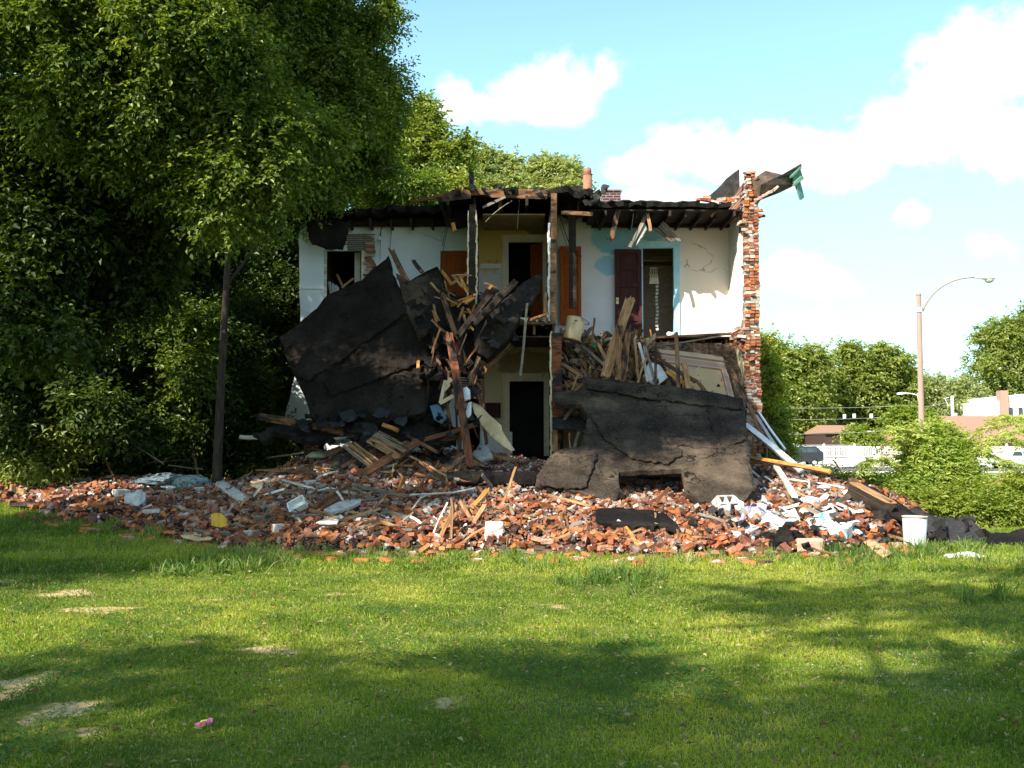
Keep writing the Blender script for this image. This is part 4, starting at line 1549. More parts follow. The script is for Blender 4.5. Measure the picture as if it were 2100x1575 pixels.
# ------------------------------------------------------------- boards and sticks
def plank_mesh(name, L, w, th, mat, jag0=0.0, jag1=0.0, bend=0.0, seed=0, twist=0.0):
    """board along local X from 0 to L, width along Y, thickness along Z, ends split into splinters"""
    r = random.Random(seed)
    nc = 5 if (jag0 or jag1) else 2
    ns = 7
    mb = MB()
    V = []
    for i in range(ns + 1):
        t = i / ns
        for s_ in (1, -1):
            for k in range(nc):
                v = -.5 + k / (nc - 1)
                xx = t * L
                if i == 0 and jag0:
                    xx += r.random() * jag0
                if i == ns and jag1:
                    xx -= r.random() ** .7 * jag1
                wob = .008 * math.sin(5 * t + seed)
                yy = v * w * (1 + .04 * math.sin(9 * t + seed)) + wob
                zz = s_ * th / 2 + bend * 4 * t * (1 - t)
                a = twist * t
                V.append((xx, yy * math.cos(a) - s_ * th / 2 * math.sin(a), yy * math.sin(a) + zz))
    m = nc * 2
    Fs = []
    for i in range(ns):
        a, b = i * m, (i + 1) * m
        for k in range(nc - 1):
            Fs.append((a + k, b + k, b + k + 1, a + k + 1))
            Fs.append((a + nc + k, a + nc + k + 1, b + nc + k + 1, b + nc + k))
        Fs.append((a, a + nc, b + nc, b))
        Fs.append((a + nc - 1, b + nc - 1, b + 2 * nc - 1, a + 2 * nc - 1))
    for k in range(nc - 1):
        Fs.append((k, k + 1, nc + k + 1, nc + k))
        e = ns * m
        Fs.append((e + k, e + nc + k, e + nc + k + 1, e + k + 1))
    mb.add(V, Fs)
    return mb.mesh(name, M[mat], (0, 0, 0))


_ps = [0]


def plank(p0, p1, w, th, mat, label=None, name='plank', cat='board', j0=0.0, j1=.0, roll=0.0, bend=0.0, parent=None, group=None, twist=0.0):
    _ps[0] += 1
    d = p1 - p0
    me = plank_mesh(name, d.length, w, th, mat, j0, j1, bend, _ps[0], twist)
    o = link(name, me, parent, p0 - (parent.location if parent else Vector((0, 0, 0))))
    xa = d.normalized()
    # broad face turned towards the camera side by default (local Z = towards -Y / up)
    za = Vector((0, -1, .35))
    za = (za - xa * za.dot(xa)).normalized()
    za = Matrix.Rotation(roll, 3, xa) @ za
    ya = za.cross(xa)
    o.rotation_euler = Matrix((xa, ya, za)).transposed().to_euler()
    if parent is None:
        tag(o, label, cat, group)
    return o


def pxw(px, Y):
    return px * Y / F


# on the heap: (x0,y0,x1,y1, width px, thickness m, material, lift0, lift1, jag0, jag1, roll, label)
HEAP = [
    (683, 1024, 593, 1091, 11, .04, 'wood_brown', .2, .06, 0, .1, .3, 'broad brown plank slanting down the heap to the lawn'),
    (719, 991, 647, 1037, 9, .04, 'wood_brown', .2, .15, .1, 0, .3, 'dark brown plank in line above the broad brown one'),
    (719, 993, 855, 1022, 6, .04, 'wood_gray', .15, .12, 0, .1, .6, 'thin gray board lying across the bricks below the lath panel'),
    (493, 1063, 657, 1059, 8, .04, 'wood_gray', .12, .1, .1, 0, .7, 'long weathered gray board lying level near the yellow seat'),
    (634, 1044, 696, 1063, 5, .03, 'wood_tan', .2, .12, 0, 0, .4, 'short tan board below the white plastic crate'),
    (696, 1070, 786, 1040, 5, .03, 'wood_tan', .12, .18, .1, .1, .5, 'tan board crossing the heap beside the curved gray panel'),
    (644, 1084, 786, 1066, 5, .03, 'wood_brown', .08, .1, 0, .1, .5, 'dark thin board lying low across the front bricks'),
    (780, 1071, 857, 1090, 6, .03, 'wood_tan', .14, .08, 0, .1, .5, 'sunlit tan board pointing down to the right in the front bricks'),
    (847, 1084, 886, 1063, 5, .03, 'wood_half', .08, .2, 0, 0, .2, 'short brown board beside the leaning white lath'),
    (400, 1089, 472, 1096, 8, .03, 'wood_gray', .06, .06, 0, .0, .9, 'gray board lying in front of the yellow seat'),
    (475, 1089, 595, 1053, 4, .03, 'wood_brown', .06, .2, 0, .1, .3, 'thin brown stick behind the small concrete block'),
    (886, 1099, 917, 1030, 3, .02, 'wood_white', .02, .5, 0, 0, 0, 'thin white lath of the propped trio'),
    (904, 1102, 934, 1034, 8, .02, 'wood_tan', .02, .5, 0, 0, 0, 'broad pale board of the propped trio'),
    (926, 1106, 926, 1022, 5, .03, 'wood_half', .02, .6, 0, 0, 0, 'upright brown board of the propped trio'),
    (915, 977, 921, 1010, 4, .02, 'wood_tan', .25, .05, .1, 0, 0, 'small pale stick below the end of the felt strip'),
    (987, 971, 1011, 1002, 7, .03, 'wood_gray', .45, .1, .1, .1, 0, 'gray splintered board leaning on the felt strip'),
    (1059, 957, 1030, 1034, 5, .03, 'wood_tan', .55, .1, .05, 0, 0, 'slim tan board leaning over the felt strip'),
    (1005, 998, 966, 1043, 9, .03, 'wood_orange', .35, .1, .3, .05, .2, 'splintered orange board with a pointed top in full sun'),
    (994, 1035, 972, 1073, 9, .03, 'wood_tan', .25, .08, 0, .05, .3, 'flat tan board below the splintered orange one'),
    (938, 1024, 969, 1066, 6, .03, 'wood_tan', .25, .06, .2, 0, .1, 'pale split board right of the propped trio'),
    (948, 1022, 962, 1062, 7, .03, 'wood_half', .3, .06, .2, 0, .1, 'brown split board right of the propped trio'),
    (1001, 1040, 1037, 1087, 5, .03, 'wood_half', .2, .08, 0, 0, .3, 'brown slat above the white plaster block'),
    (1125, 1014, 1215, 1040, 5, .03, 'wood_tan', .2, .1, 0, .1, .5, 'long tan slat ending at the rumpled felt strip'),
    (1040, 1032, 1054, 1056, 6, .03, 'wood_gray', .2, .1, .1, 0, .3, 'short gray slat among the orange bricks'),
    (1277, 1075, 1310, 1118, 7, .03, 'wood_orange', .1, .1, .35, 0, .3, 'sharply splintered board below the rumpled felt strip'),
    (1150, 1052, 1154, 1085, 6, .03, 'wood_half', .2, .06, 0, 0, 0, 'short dark stake upright in the front bricks'),
    (1007, 933, 1066, 945, 8, .05, 'wood_tan', .25, .2, 0, .1, .3, 'tan timber lying among bricks before the lower doorway'),
    (910, 965, 950, 932, 15, .03, 'wood_half', .3, .4, 0, .05, .2, 'wide brown board behind the tall red brown beam'),
    (900, 985, 850, 970, 6, .03, 'wood_brown', .25, .3, 0, .1, .3, 'brown board on the pale crumbs left of the tall beam'),
    (860, 945, 925, 1000, 5, .03, 'wood_brown', .45, .25, .1, .1, .3, 'thin brown board left of the tall beam, pointing at the felt strip'),
    (840, 935, 915, 975, 4, .03, 'wood_tan', .5, .3, .1, 0, .3, 'thin tan lath running above the brown boards'),
    (780, 1048, 840, 1062, 9, .03, 'wood_gray', .14, .1, .1, 0, .7, 'short gray board in the middle of the front bricks'),
    (765, 1098, 798, 1082, 7, .02, 'wood_gray', .08, .1, 0, 0, .8, 'small weathered board near the lawn edge'),
    (5, 1008, 145, 1030, 6, .04, 'wood_half', .12, .12, 0, 0, .5, 'long brown pole lying on the left end of the heap'),
    (22, 998, 50, 1012, 12, .04, 'wood_tan', .15, .1, 0, 0, .5, 'pale plank end at the far left of the heap'),
    (418, 1012, 468, 1036, 9, .04, 'wood_brown', .15, .1, 0, 0, .5, 'dark red brown board left of the white painted boards'),
    (550, 971, 655, 968, 8, .05, 'wood_half', .25, .22, .2, .1, .6, 'split timber resting over a dark hollow in the heap'),
    (490, 948, 622, 928, 3, .02, 'wood_gray', .1, .5, 0, 0, 0, 'long thin pole behind the clear plastic bag'),
    (580, 985, 640, 1000, 4, .02, 'wood_white', .25, .2, 0, 0, .3, 'thin white strip in the upper left heap'),
    (525, 965, 610, 960, 4, .03, 'wood_tan', .2, .2, 0, .1, .4, 'pale tan strip on the upper left heap'),
    (560, 1010, 700, 1005, 5, .03, 'wood_gray', .12, .15, .1, .1, .4, 'long gray slat across the upper left heap'),
    (1540, 938, 1702, 968, 8, .05, 'wood_orange', .5, .6, 0, 0, .3, 'long tan timber reaching right over the pale debris'),
    (1622, 983, 1733, 1000, 3, .02, 'wood_white', .2, .2, 0, 0, 0, 'thin white strip above the debris left of the split log'),
    (1591, 956, 1631, 1018, 11, .05, 'wood_white', .4, .25, 0, 0, .2, 'pale wooden casing lying across the papers'),
    (1661, 1052, 1742, 1017, 9, .05, 'wood_gray', .15, .25, .1, 0, .3, 'gray timber among the bricks left of the split log'),
    (1650, 1040, 1700, 1062, 9, .05, 'wood_gray', .25, .12, .1, .1, .3, 'gray timber crossing under the other one left of the split log'),
    (1700, 1008, 1795, 1040, 5, .03, 'wood_tan', .2, .15, 0, .1, .3, 'tan slat lying under the split log'),
    (1535, 1100, 1600, 1090, 6, .03, 'wood_gray', .06, .1, .1, 0, .4, 'gray board low on the debris near the dark felt scraps'),
    (1430, 1052, 1500, 1075, 6, .03, 'wood_gray', .15, .1, .1, 0, .4, 'gray splintered lath in the bricks right of the felt strip'),
    (1346, 1030, 1372, 1000, 7, .04, 'wood_brown', .15, .4, 0, 0, .2, 'dark stake leaning in the hollow under the right slab'),
    (1240, 1095, 1300, 1102, 5, .03, 'wood_half', .07, .07, .1, 0, .5, 'thin scorched lath at the front edge of the bricks'),
    (1060, 1128, 1100, 1135, 4, .02, 'wood_gray', .03, .03, 0, 0, .8, 'small gray lath at the edge of the lawn'),
    (1655, 1120, 1720, 1140, 4, .02, 'wood_half', .04, .03, 0, 0, .8, 'thin dark lath on the grass left of the tan board'),
    (1815, 1095, 1868, 1112, 6, .03, 'wood_half', .1, .03, 0, .1, .5, 'brown board running down to the white bucket'),
]
for (x0, y0, x1, y1, w, th, mt, l0, l1, j0, j1, rl, lb) in HEAP:
    a, b = G(x0, y0), G(x1, y1)
    a, b = G(x0, y0, max(l0, .09)), G(x1, y1, max(l1, .09))
    plank(a, b, pxw(w, (a.y + b.y) / 2), th, mt, lb, 'plank', 'board', j0, j1, rl)

# standing or hanging free: endpoints with their own depths
FREE = [
    (525, 852, 23.0, 716, 888, 22.6, 15, .07, 'wood_half', .1, .15, .4, 'long weathered timber jutting left from the foot of the black slab', 'timber'),
    (921, 684, 23.3, 966, 962, 21.7, 16, .10, 'wood_red', .02, .05, 0, 'tall red brown beam leaning at the left of the lower doorway', 'beam'),
    (946, 881, 22.6, 902, 918, 22.6, 16, .04, 'wood_brown', 0, .05, 0, 'brown board crossing behind the foot of the tall beam', 'board'),
    (937, 690, 23.5, 948, 770, 23.4, 18, .04, 'wood_red', .1, .1, 0, 'short red brown board beside the top of the tall beam', 'board'),
    (935, 950, 22.0, 948, 870, 22.7, 5, .03, 'wood_brown', 0, .1, 0, 'thin brown stick hanging beside the tall beam', 'stick'),
    (934, 800, 23.0, 940, 935, 22.4, 4, .02, 'wood_half', 0, .1, 0, 'slim strip running down the left side of the tall beam', 'stick'),
    (1082, 622, 23.6, 1067, 772, 23.4, 5, .03, 'wood_gray', 0, .02, 0, 'thin pale stick hanging in front of the hall floor', 'stick'),
    (988, 764, 24.0, 1048, 704, 24.0, 16, .07, 'wood_half', .1, 0, 0, 'broken joist slanting down from the hall floor', 'joist'),
    (975, 735, 23.9, 1046, 676, 23.9, 9, .05, 'wood_brown', .1, 0, 0, 'dark edge board of the broken hall floor slanting down', 'board'),
    (1151, 748, 24.0, 1196, 772, 24.0, 7, .05, 'wood_half', 0, .05, 0, 'tan strut at the top left corner of the right slab', 'strut'),
    (1196, 788, 23.8, 1150, 826, 23.8, 7, .05, 'wood_half', 0, .05, 0, 'brown strut crossing above the upper felt ledge', 'strut'),
    (1186, 768, 23.9, 1172, 802, 23.9, 4, .03, 'wood_tan', 0, 0, 0, 'short upright slat above the upper felt ledge', 'slat'),
    (1150, 870, 23.8, 1180, 830, 23.8, 6, .04, 'wood_gray', 0, 0, 0, 'gray slat between the two felt ledges', 'slat'),
    (1170, 925, 23.5, 1167, 888, 23.5, 4, .03, 'wood_tan', 0, 0, 0, 'short prop under the lower felt ledge', 'slat'),
    (1177, 922, 23.4, 1186, 885, 23.4, 6, .04, 'wood_gray', 0, 0, 0, 'gray prop under the right end of the lower felt ledge', 'slat'),
    (1138, 878, 23.8, 1140, 928, 23.6, 9, .06, 'wood_tan', 0, 0, 0, 'foot of the doorway post, sunlight put into its tan colour', 'timber'),  # lighter overlay on the post foot, painting the sun on it
    (1294, 606, 24.4, 1240, 775, 23.9, 20, .05, 'wood_tan', .25, .05, 0, 'tallest broad splintered joist standing in front of the maroon door', 'joist'),
    (1272, 650, 24.2, 1265, 782, 23.8, 13, .04, 'wood_half', .5, .05, 0, 'spiky split board left of the tallest joist foot', 'board'),
    (1291, 660, 24.3, 1277, 786, 23.9, 12, .04, 'wood_half', .5, .05, 0, 'spiky split board right of the tallest joist foot', 'board'),
    (1387, 681, 24.6, 1391, 800, 23.8, 8, .04, 'wood_half', .05, 0, 0, 'slender upright stud in front of the carpet', 'stud'),
    (1343, 700, 24.6, 1345, 796, 23.9, 6, .04, 'wood_half', .1, 0, 0, 'short upright stud left of the carpet', 'stud'),
    (1402, 742, 24.2, 1414, 802, 23.8, 11, .05, 'wood_tan', .05, 0, 0, 'stubby tan plank standing before the carpet', 'board'),
    (1346, 735, 25.0, 1432, 785, 24.2, 8, .04, 'wood_brown', .1, .1, 0, 'dark board along the lower edge of the carpet', 'board'),
    (1325, 734, 24.6, 1306, 790, 24.0, 4, .03, 'wood_tan', .05, 0, 0, 'thin tan slat leaning on the white plasterboard', 'slat'),
    (1356, 744, 24.8, 1392, 805, 24.0, 5, .04, 'wood_char', 0, 0, 0, 'thin black stick before the carpet', 'stick'),
    (1430, 780, 24.2, 1452, 812, 24.0, 7, .04, 'wood_brown', .1, .1, 0, 'brown splinter at the bottom of the carpet', 'board'),
    (1499, 757, 24.6, 1565, 895, 23.2, 8, .04, 'wood_half', .1, 0, 0, 'slanting brown strip against the broken side wall', 'board'),
    (1219, 652, 24.8, 1213, 705, 24.7, 4, .03, 'wood_brown', 0, 0, 0, 'short thin stake beside the fibre drum', 'stick'),
    (1326, 694, 25.9, 1500, 684, 26.2, 5, .05, 'wood_half', .1, 0, 0, 'splintered board along the edge of the upper floor', 'board'),
    (1340, 711, 25.8, 1478, 690, 25.9, 3, .03, 'wood_gray', 0, 0, 0, 'thin lath spanning the gap under the upper floor', 'lath'),
    (1269, 428, 25.0, 1251, 499, 24.95, 10, .04, 'wood_half', .02, .15, 0, 'broken rafter end hanging over the blue painted wall', 'rafter'),
    (1328, 436, 25.2, 1334, 476, 25.1, 6, .04, 'wood_tan', .1, .05, 0, 'short splintered rafter end above the closet', 'rafter'),
    (1326, 440, 25.3, 1291, 508, 25.25, 7, .02, 'wood_gray', .1, .02, 0, 'gray lath hanging above the maroon door', 'lath'),
    (1474, 424, 25.1, 1459, 445, 25.2, 4, .03, 'wood_tan', 0, 0, 0, 'small slanted brace under the right roof edge', 'brace'),
    (928, 458, 24.6, 934, 476, 24.5, 8, .06, 'wood_orange', 0, .05, 0, 'burning orange stub of wood hanging under the charred roof', 'rafter'),
    (799, 506, 24.3, 836, 580, 24.0, 11, .05, 'wood_half', .2, .1, 0, 'broken board standing up behind the peak of the big slab', 'board'),
    (846, 532, 24.5, 868, 562, 24.3, 8, .05, 'wood_half', .1, .1, 0, 'short broken board right of the slab peak', 'board'),
    (757, 526, 25.0, 768, 548, 24.9, 9, .05, 'wood_brown', .05, 0, 0, 'stub of brown wood left of the slab peak', 'board'),
    (903, 552, 24.2, 928, 586, 24.0, 6, .04, 'wood_orange', .2, .05, 0, 'bright splintered lath above the crumpled felt', 'lath'),
    (958, 560, 24.3, 925, 584, 24.1, 6, .03, 'wood_tan', 0, .1, 0, 'tan slat crossing before the orange door', 'slat'),
    (938, 563, 24.1, 963, 603, 23.9, 8, .04, 'wood_orange', .15, .1, 0, 'bright orange splinter pointing up before the orange door', 'splinter'),
    (950, 622, 23.9, 975, 605, 23.9, 11, .04, 'wood_orange', .05, .1, 0, 'red orange block of split wood on the crumpled felt', 'splinter'),
    (984, 622, 23.8, 1010, 592, 23.8, 16, .12, 'wood_char', .1, .05, 0, 'thick charred timber end left of the hall', 'timber'),
    (1000, 594, 23.7, 1010, 587, 23.7, 7, .08, 'wood_orange', .05, .0, 0, 'raw yellow broken end of the charred timber', 'timber'),
    (985, 628, 23.7, 1000, 648, 23.6, 7, .05, 'wood_tan', .05, .05, 0, 'pinkish split wood under the charred timber end', 'splinter'),
    (912, 632, 24.0, 940, 618, 23.9, 8, .04, 'wood_orange', .1, .2, 0, 'orange split board lying on the crumpled felt', 'splinter'),
    (1085, 658, 23.9, 1128, 640, 23.9, 5, .03, 'wood_orange', .05, .1, 0, 'thin orange lath resting on the hall floor', 'lath'),
    (1058, 652, 23.95, 1082, 656, 23.95, 4, .1, 'wood_white', 0, 0, 0, 'white strip lying on the hall floor edge', 'strip'),
    (1119, 600, 23.95, 1119, 662, 23.95, 5, .03, 'wood_tan', 0, 0, 0, 'thin pale slat standing in the upper hall', 'slat'),
    (859, 737, 23.6, 856, 758, 23.5, 6, .02, 'wood_orange', .15, .1, 0, 'tiny orange splinter stuck to the big slab', 'splinter'),
    (785, 870, 22.6, 822, 886, 22.4, 8, .04, 'wood_orange', .0, .2, 0, 'pale yellow splintered board on the burnt felt', 'splinter'),
    (1529, 871, 23.4, 1645, 966, 21.8, 11, .06, 'white_metal', 0, 0, 0, 'long white gutter leaning off the right slab', 'gutter'),
    (1534, 880, 23.5, 1625, 955, 22.3, 6, .04, 'white_metal', 0, 0, 0, 'second white metal strip below the long gutter', 'gutter'),
    (1549, 852, 23.8, 1598, 925, 22.9, 6, .04, 'gray_metal', 0, 0, 0, 'gray downpipe strip above the white gutter', 'gutter'),
    (1556, 846, 23.9, 1610, 922, 23.0, 4, .04, 'white_metal', 0, 0, 0, 'slim white strip nearest the brick wall', 'gutter'),
    (208, 868, 24.0, 335, 952, 23.5, 3, .03, 'wood_gray', 0, 0, 0, 'thin gray pole slanting through the dark thicket', 'pole'),
    (213, 932, 23.8, 240, 1000, 23.2, 4, .03, 'wood_brown', 0, 0, 0, 'short pole leaning against the left end of the heap', 'pole'),
    (255, 975, 23.8, 300, 990, 23.4, 4, .03, 'wood_brown', 0, 0, 0, 'dark stick before the pile of old cloth', 'stick'),
    (300, 950, 24.5, 390, 942, 24.5, 2.5, .02, 'wood_gray', 0, 0, 0, 'thin bleached branch above the pile of old cloth', 'branch'),
    (345, 955, 24.3, 416, 962, 24.3, 2.5, .02, 'wood_gray', 0, 0, 0, 'lower thin bleached branch beside the tree trunk', 'branch'),
    (905, 600, 23.9, 960, 760, 23.4, 10, .06, 'wood_half', .1, .2, 0, 'charred rafter leaning through the black tangle, left of the hall', 'rafter'),
    (1010, 600, 23.7, 930, 700, 23.4, 12, .08, 'wood_char', .15, .1, 0, 'black rafter slanting down left from the hall opening', 'rafter'),
    (1062, 575, 23.6, 968, 668, 23.4, 14, .1, 'wood_char', .15, .1, 0, 'thick black rafter lying along the charred felt roll', 'rafter'),
    (890, 690, 23.7, 925, 880, 22.9, 8, .05, 'wood_half', .2, .1, 0, 'scorched stud hanging down left of the tall red brown beam', 'stud'),
    (978, 780, 23.6, 1000, 915, 23.0, 7, .05, 'wood_brown', .1, .1, 0, 'dark stud standing between the lathwork and the lower doorway', 'stud'),
    (992, 700, 23.8, 952, 830, 23.3, 9, .05, 'wood_half', .1, .1, 0, 'split board slanting below the charred roll', 'board'),
    (865, 905, 22.4, 985, 868, 22.6, 9, .06, 'wood_brown', .1, .2, 0, 'brown beam lying across the foot of the black tangle', 'beam'),
    (830, 890, 22.6, 900, 930, 22.0, 7, .05, 'wood_half', .1, .1, 0, 'scorched board right of the broken lathwork', 'board'),
    (1225, 700, 25.0, 1262, 775, 24.2, 7, .04, 'wood_tan', .2, .1, 0, 'pale board slanting right below the fibre drum', 'board'),
    (1190, 705, 25.2, 1250, 760, 24.3, 6, .04, 'wood_gray', .2, .1, 0, 'gray board slanting right below the fibre drum', 'board'),
    (1310, 700, 25.2, 1330, 785, 24.2, 6, .03, 'wood_white', .1, .1, 0, 'white edged board right of the spiky split boards', 'board'),
    (1300, 690, 25.2, 1310, 780, 24.2, 5, .03, 'wood_tan', .2, .1, 0, 'narrow tan board right of the spiky split boards', 'board'),
    (1322, 705, 25.1, 1346, 790, 24.2, 5, .03, 'wood_gray', .2, .1, 0, 'narrow gray board left of the short stud', 'board'),
    (1365, 760, 24.5, 1425, 800, 24.0, 9, .03, 'wood_orange', .1, .1, 0, 'orange split board lying before the carpet', 'board'),
    (492, 896, 23.6, 532, 899, 23.5, 8, .05, 'wood_white', 0, .05, 0, 'short white splintered board in the dark left of the burnt felt', 'board'),
]
for (x0, y0, Y0, x1, y1, Y1, w, th, mt, j0, j1, rl, lb, ct) in FREE:
    a, b = P(x0, y0, Y0), P(x1, y1, Y1)
    plank(a, b, pxw(w, (Y0 + Y1) / 2), th, mt, lb, {'gutter': 'gutter', 'beam': 'beam'}.get(ct, 'plank'), ct, j0, j1, rl)

# masses of small laths: on the fallen floor and over the heap
r = random.Random(41)


def lath_group(n, region, depth, ang, lenr, wr, mats, label, group, name='lath', cat='lath'):
    """short laths, meshes shared between copies"""
    pro = []
    for m_ in mats:
        for k in range(2):
            pro.append(plank_mesh(name, 1.0, .03, .012, m_, .06, .1, random.uniform(-.02, .02), k + 50))
    for i in range(n):
        a, b = r.uniform(region[0], region[2]), r.uniform(region[1], region[3])
        Y = depth(a, b)
        p = P(a, b, Y) if Y else G(a, b, .12)
        o = link(name, r.choice(pro))
        L = r.uniform(*lenr)
        th_ = ang(a, b)
        xa = Vector((math.cos(th_), r.uniform(-.5, .3), math.sin(th_))).normalized()
        za = Vector((r.uniform(-.6, .6), -1, .3))
        za = (za - xa * za.dot(xa)).normalized()
        o.matrix_basis = Matrix.Translation(p - xa * L / 2) @ Matrix((xa, za.cross(xa), za)).transposed().to_4x4() @ Matrix.Diagonal((L, r.uniform(*wr) / .03, 1.3, 1))
        tag(o, label, cat, group)


fd = lambda a, b: 26.15 - (b - 690) / 175 * 2.0
lath_group(90, (1165, 700, 1345, 795), fd, lambda a, b: r.gauss(2.0 if r.random() < .6 else 2.6, .3), (.35, 1.1), (.02, .08), ('wood_tan', 'wood_tan', 'wood_half', 'wood_gray', 'wood_white', 'wood_orange'),
           'thin splintered lath in the tangle on the fallen floor beside the maroon door', 'laths tangled on the fallen floor')
lath_group(44, (1290, 755, 1500, 815), fd, lambda a, b: r.gauss(-.5, .7), (.3, .9), (.02, .06), ('wood_tan', 'wood_half', 'wood_orange'),
           'small splintered lath strewn along the top of the right slab', 'laths along the top of the right slab')
lath_group(54, (800, 905, 990, 1010), lambda a, b: 0, lambda a, b: r.uniform(0, 3.1), (.25, .7), (.02, .05), ('wood_tan', 'wood_half', 'wood_brown', 'wood_orange'),
           'small splintered lath around the foot of the tall red brown beam', 'laths round the tall beam')
lath_group(60, (480, 950, 860, 1085), lambda a, b: 0, lambda a, b: r.gauss(.3, .8), (.2, .6), (.02, .05), ('wood_gray', 'wood_half', 'wood_white', 'wood_tan'),
           'small weathered lath strewn on the left part of the heap', 'laths on the left heap')
lath_group(40, (960, 980, 1540, 1110), lambda a, b: 0, lambda a, b: r.uniform(0, 3.1), (.2, .5), (.02, .04), ('wood_half', 'wood_tan'),
           'small splintered lath lying among the front bricks', 'laths among the front bricks')
lath_group(34, (890, 560, 1010, 690), lambda a, b: 23.9, lambda a, b: r.gauss(2.3, .6), (.25, .6), (.02, .06), ('wood_orange', 'wood_half', 'wood_tan', 'wood_char'),
           'bright splinter sticking out of the crumpled felt left of the hall', 'splinters left of the hall')
lath_group(22, (1550, 950, 1850, 1080), lambda a, b: 0, lambda a, b: r.gauss(-.3, .6), (.2, .7), (.02, .05), ('wood_tan', 'wood_gray', 'wood_white'),
           'small lath strewn over the pale debris at the right end', 'laths on the right debris')
lath_group(32, (875, 690, 985, 930), lambda a, b: 23.2, lambda a, b: r.gauss(1.6, .4), (.3, .8), (.02, .05), ('wood_brown', 'wood_half', 'wood_char'),
           'dark splinter hanging in the gap left of the tall red brown beam', 'splinters behind the tall beam')


# lath panel with its joists -------------------------------------------
lp = empty('broken_lathwork', G(780, 990), 'broken ceiling panel of brown laths nailed over joists, lying on the left heap', 'lath panel')
YL = 21.8
for (a, b, Ya, c, d, Yb, w, mt) in ((734, 976, 20.8, 861, 905, 21.8, 16, 'wood_brown'), (672, 937, 22.0, 702, 918, 22.4, 14, 'wood_brown'), (700, 960, 21.5, 770, 923, 22.0, 8, 'wood_half'), (812, 918, 22.4, 846, 900, 22.6, 8, 'wood_half'), (690, 975, 21.4, 702, 935, 21.9, 40, 'wood_char')):
    plank(P(a, b, Ya), P(c, d, Yb), pxw(w, 21.5), .05, mt, parent=lp, name='joist', j0=.03, j1=.05)
for (a, b, c, d, n_) in ((703, 914, 762, 962, 4), (719, 912, 773, 955, 3), (752, 904, 812, 942, 4), (763, 894, 829, 930, 5), (828, 922, 846, 912, 0)):
    for i in range(n_):
        o_ = i * 3.6
        plank(P(a + o_, b - o_ * .7, 22.0 - .0 * i), P(c + o_ + random.uniform(-4, 4), d - o_ * .7, 21.2), .036, .01, random.choice(['wood_tan', 'wood_gray', 'wood_tan', 'wood_half']), parent=lp, name='lath', j1=.05)
# lath patch left of the lower door
lp2 = empty('broken_lathwork', P(968, 817, 24.1), 'upright patch of dark horizontal laths left of the lower doorway', 'lath panel')
for i in range(11):
    y_ = 768 + i * 4.7
    plank(P(942 + random.uniform(-2, 2), y_ - 1, 24.1), P(993 + random.uniform(-4, 2), y_ + 3, 24.15), .034, .01, random.choice(['wood_gray', 'wood_half', 'wood_half']), parent=lp2, name='lath', j1=.05)
plank(P(992, 768, 24.18), P(990, 840, 24.18), .05, .04, 'wood_brown', parent=lp2, name='stud')
lp3 = empty('broken_lathwork', P(1372, 496, 25.6), 'torn diamond of gray lath hanging from the ceiling above the closet', 'lath panel')
for i in range(8):
    t = i / 7
    a = (1344 + 14 * t, 471 - 17 * t)
    b = (1376 + 22 * t, 496 - 1 * t)
    plank(P(*a, 25.55), P(*b, 25.6), .034, .01, random.choice(['wood_gray', 'wood_gray', 'wood_half']), parent=lp3, name='lath', j0=.03, j1=.04)
sh = sheet('plaster_scrap', [(1304, 505), (1312, 480), (1322, 455), (1327, 470), (1318, 486)], lin(455, 25.35, 505, 25.3), M['concrete'], .02, .02, 6, 5, .5, 33, label='gray plaster scrap clinging to the hanging lath above the maroon door', cat='plaster scrap')

# bent door skin, cream boxes, panels -----------------------------------
sheet('bent_panel', [(966, 822), (985, 832), (1003, 850), (1028, 872), (1030, 884), (1055, 922), (1046, 924), (1012, 900), (988, 872), (972, 846)], lambda a, b: 23.2 - (b - 822) / 100 * 1.3 + .18 * math.sin((a - 966) / 14), M['fibre'], .02, .04, 8, 7, .7, 34,
      label='buckled cream panel leaning before the lower doorway', cat='panel')
sheet('bent_panel', [(664, 1044), (690, 1030), (712, 1024), (741, 1022), (740, 1030), (720, 1040), (680, 1050)], lambda a, b: G(a, b, .16).y, M['concrete'], .05, .05, 8, 7, .6, 35,
      label='curved gray panel resting on the bricks of the left heap', cat='panel')
sheet('white_boards', [(446, 984), (456, 981), (503, 1014), (510, 1022), (495, 1031), (441, 993)], lambda a, b: G(a, b, .13).y, M['wood_white'], .04, .01, 8, 9, .5, 36,
      label='white painted boards nailed together, lying left on the heap', cat='boards')
sheet('board_scrap', [(648, 1072), (664, 1064), (697, 1063), (690, 1075)], lambda a, b: G(a, b, .12).y, M['wood_white'], .02, .01, 8, 9, .5, 37, label='pale square board scrap below the curved gray panel', cat='board')
sheet('board_scrap', [(513, 987), (527, 979), (540, 992), (529, 1000), (516, 996)], lambda a, b: G(a, b, .14).y, M['fibre'], .02, .01, 8, 9, .5, 38, label='yellowish square board right of the white painted boards', cat='board')
sheet('board_scrap', [(366, 1092), (400, 1091), (420, 1098), (447, 1105), (400, 1107), (374, 1101)], lambda a, b: G(a, b, .07).y, M['fibre'], .02, .02, 8, 9, .7, 39, label='flat tan sheet lying on the grass edge at the left', cat='board')
sheet('board_scrap', [(1771, 1110), (1790, 1104), (1812, 1120), (1830, 1134), (1812, 1143), (1790, 1128)], lambda a, b: G(a, b, .10).y, M['cardboard'], .02, .02, 8, 9, .6, 40, label='bent orange brown cardboard on the grass left of the white bucket', cat='cardboard')
o = MB()
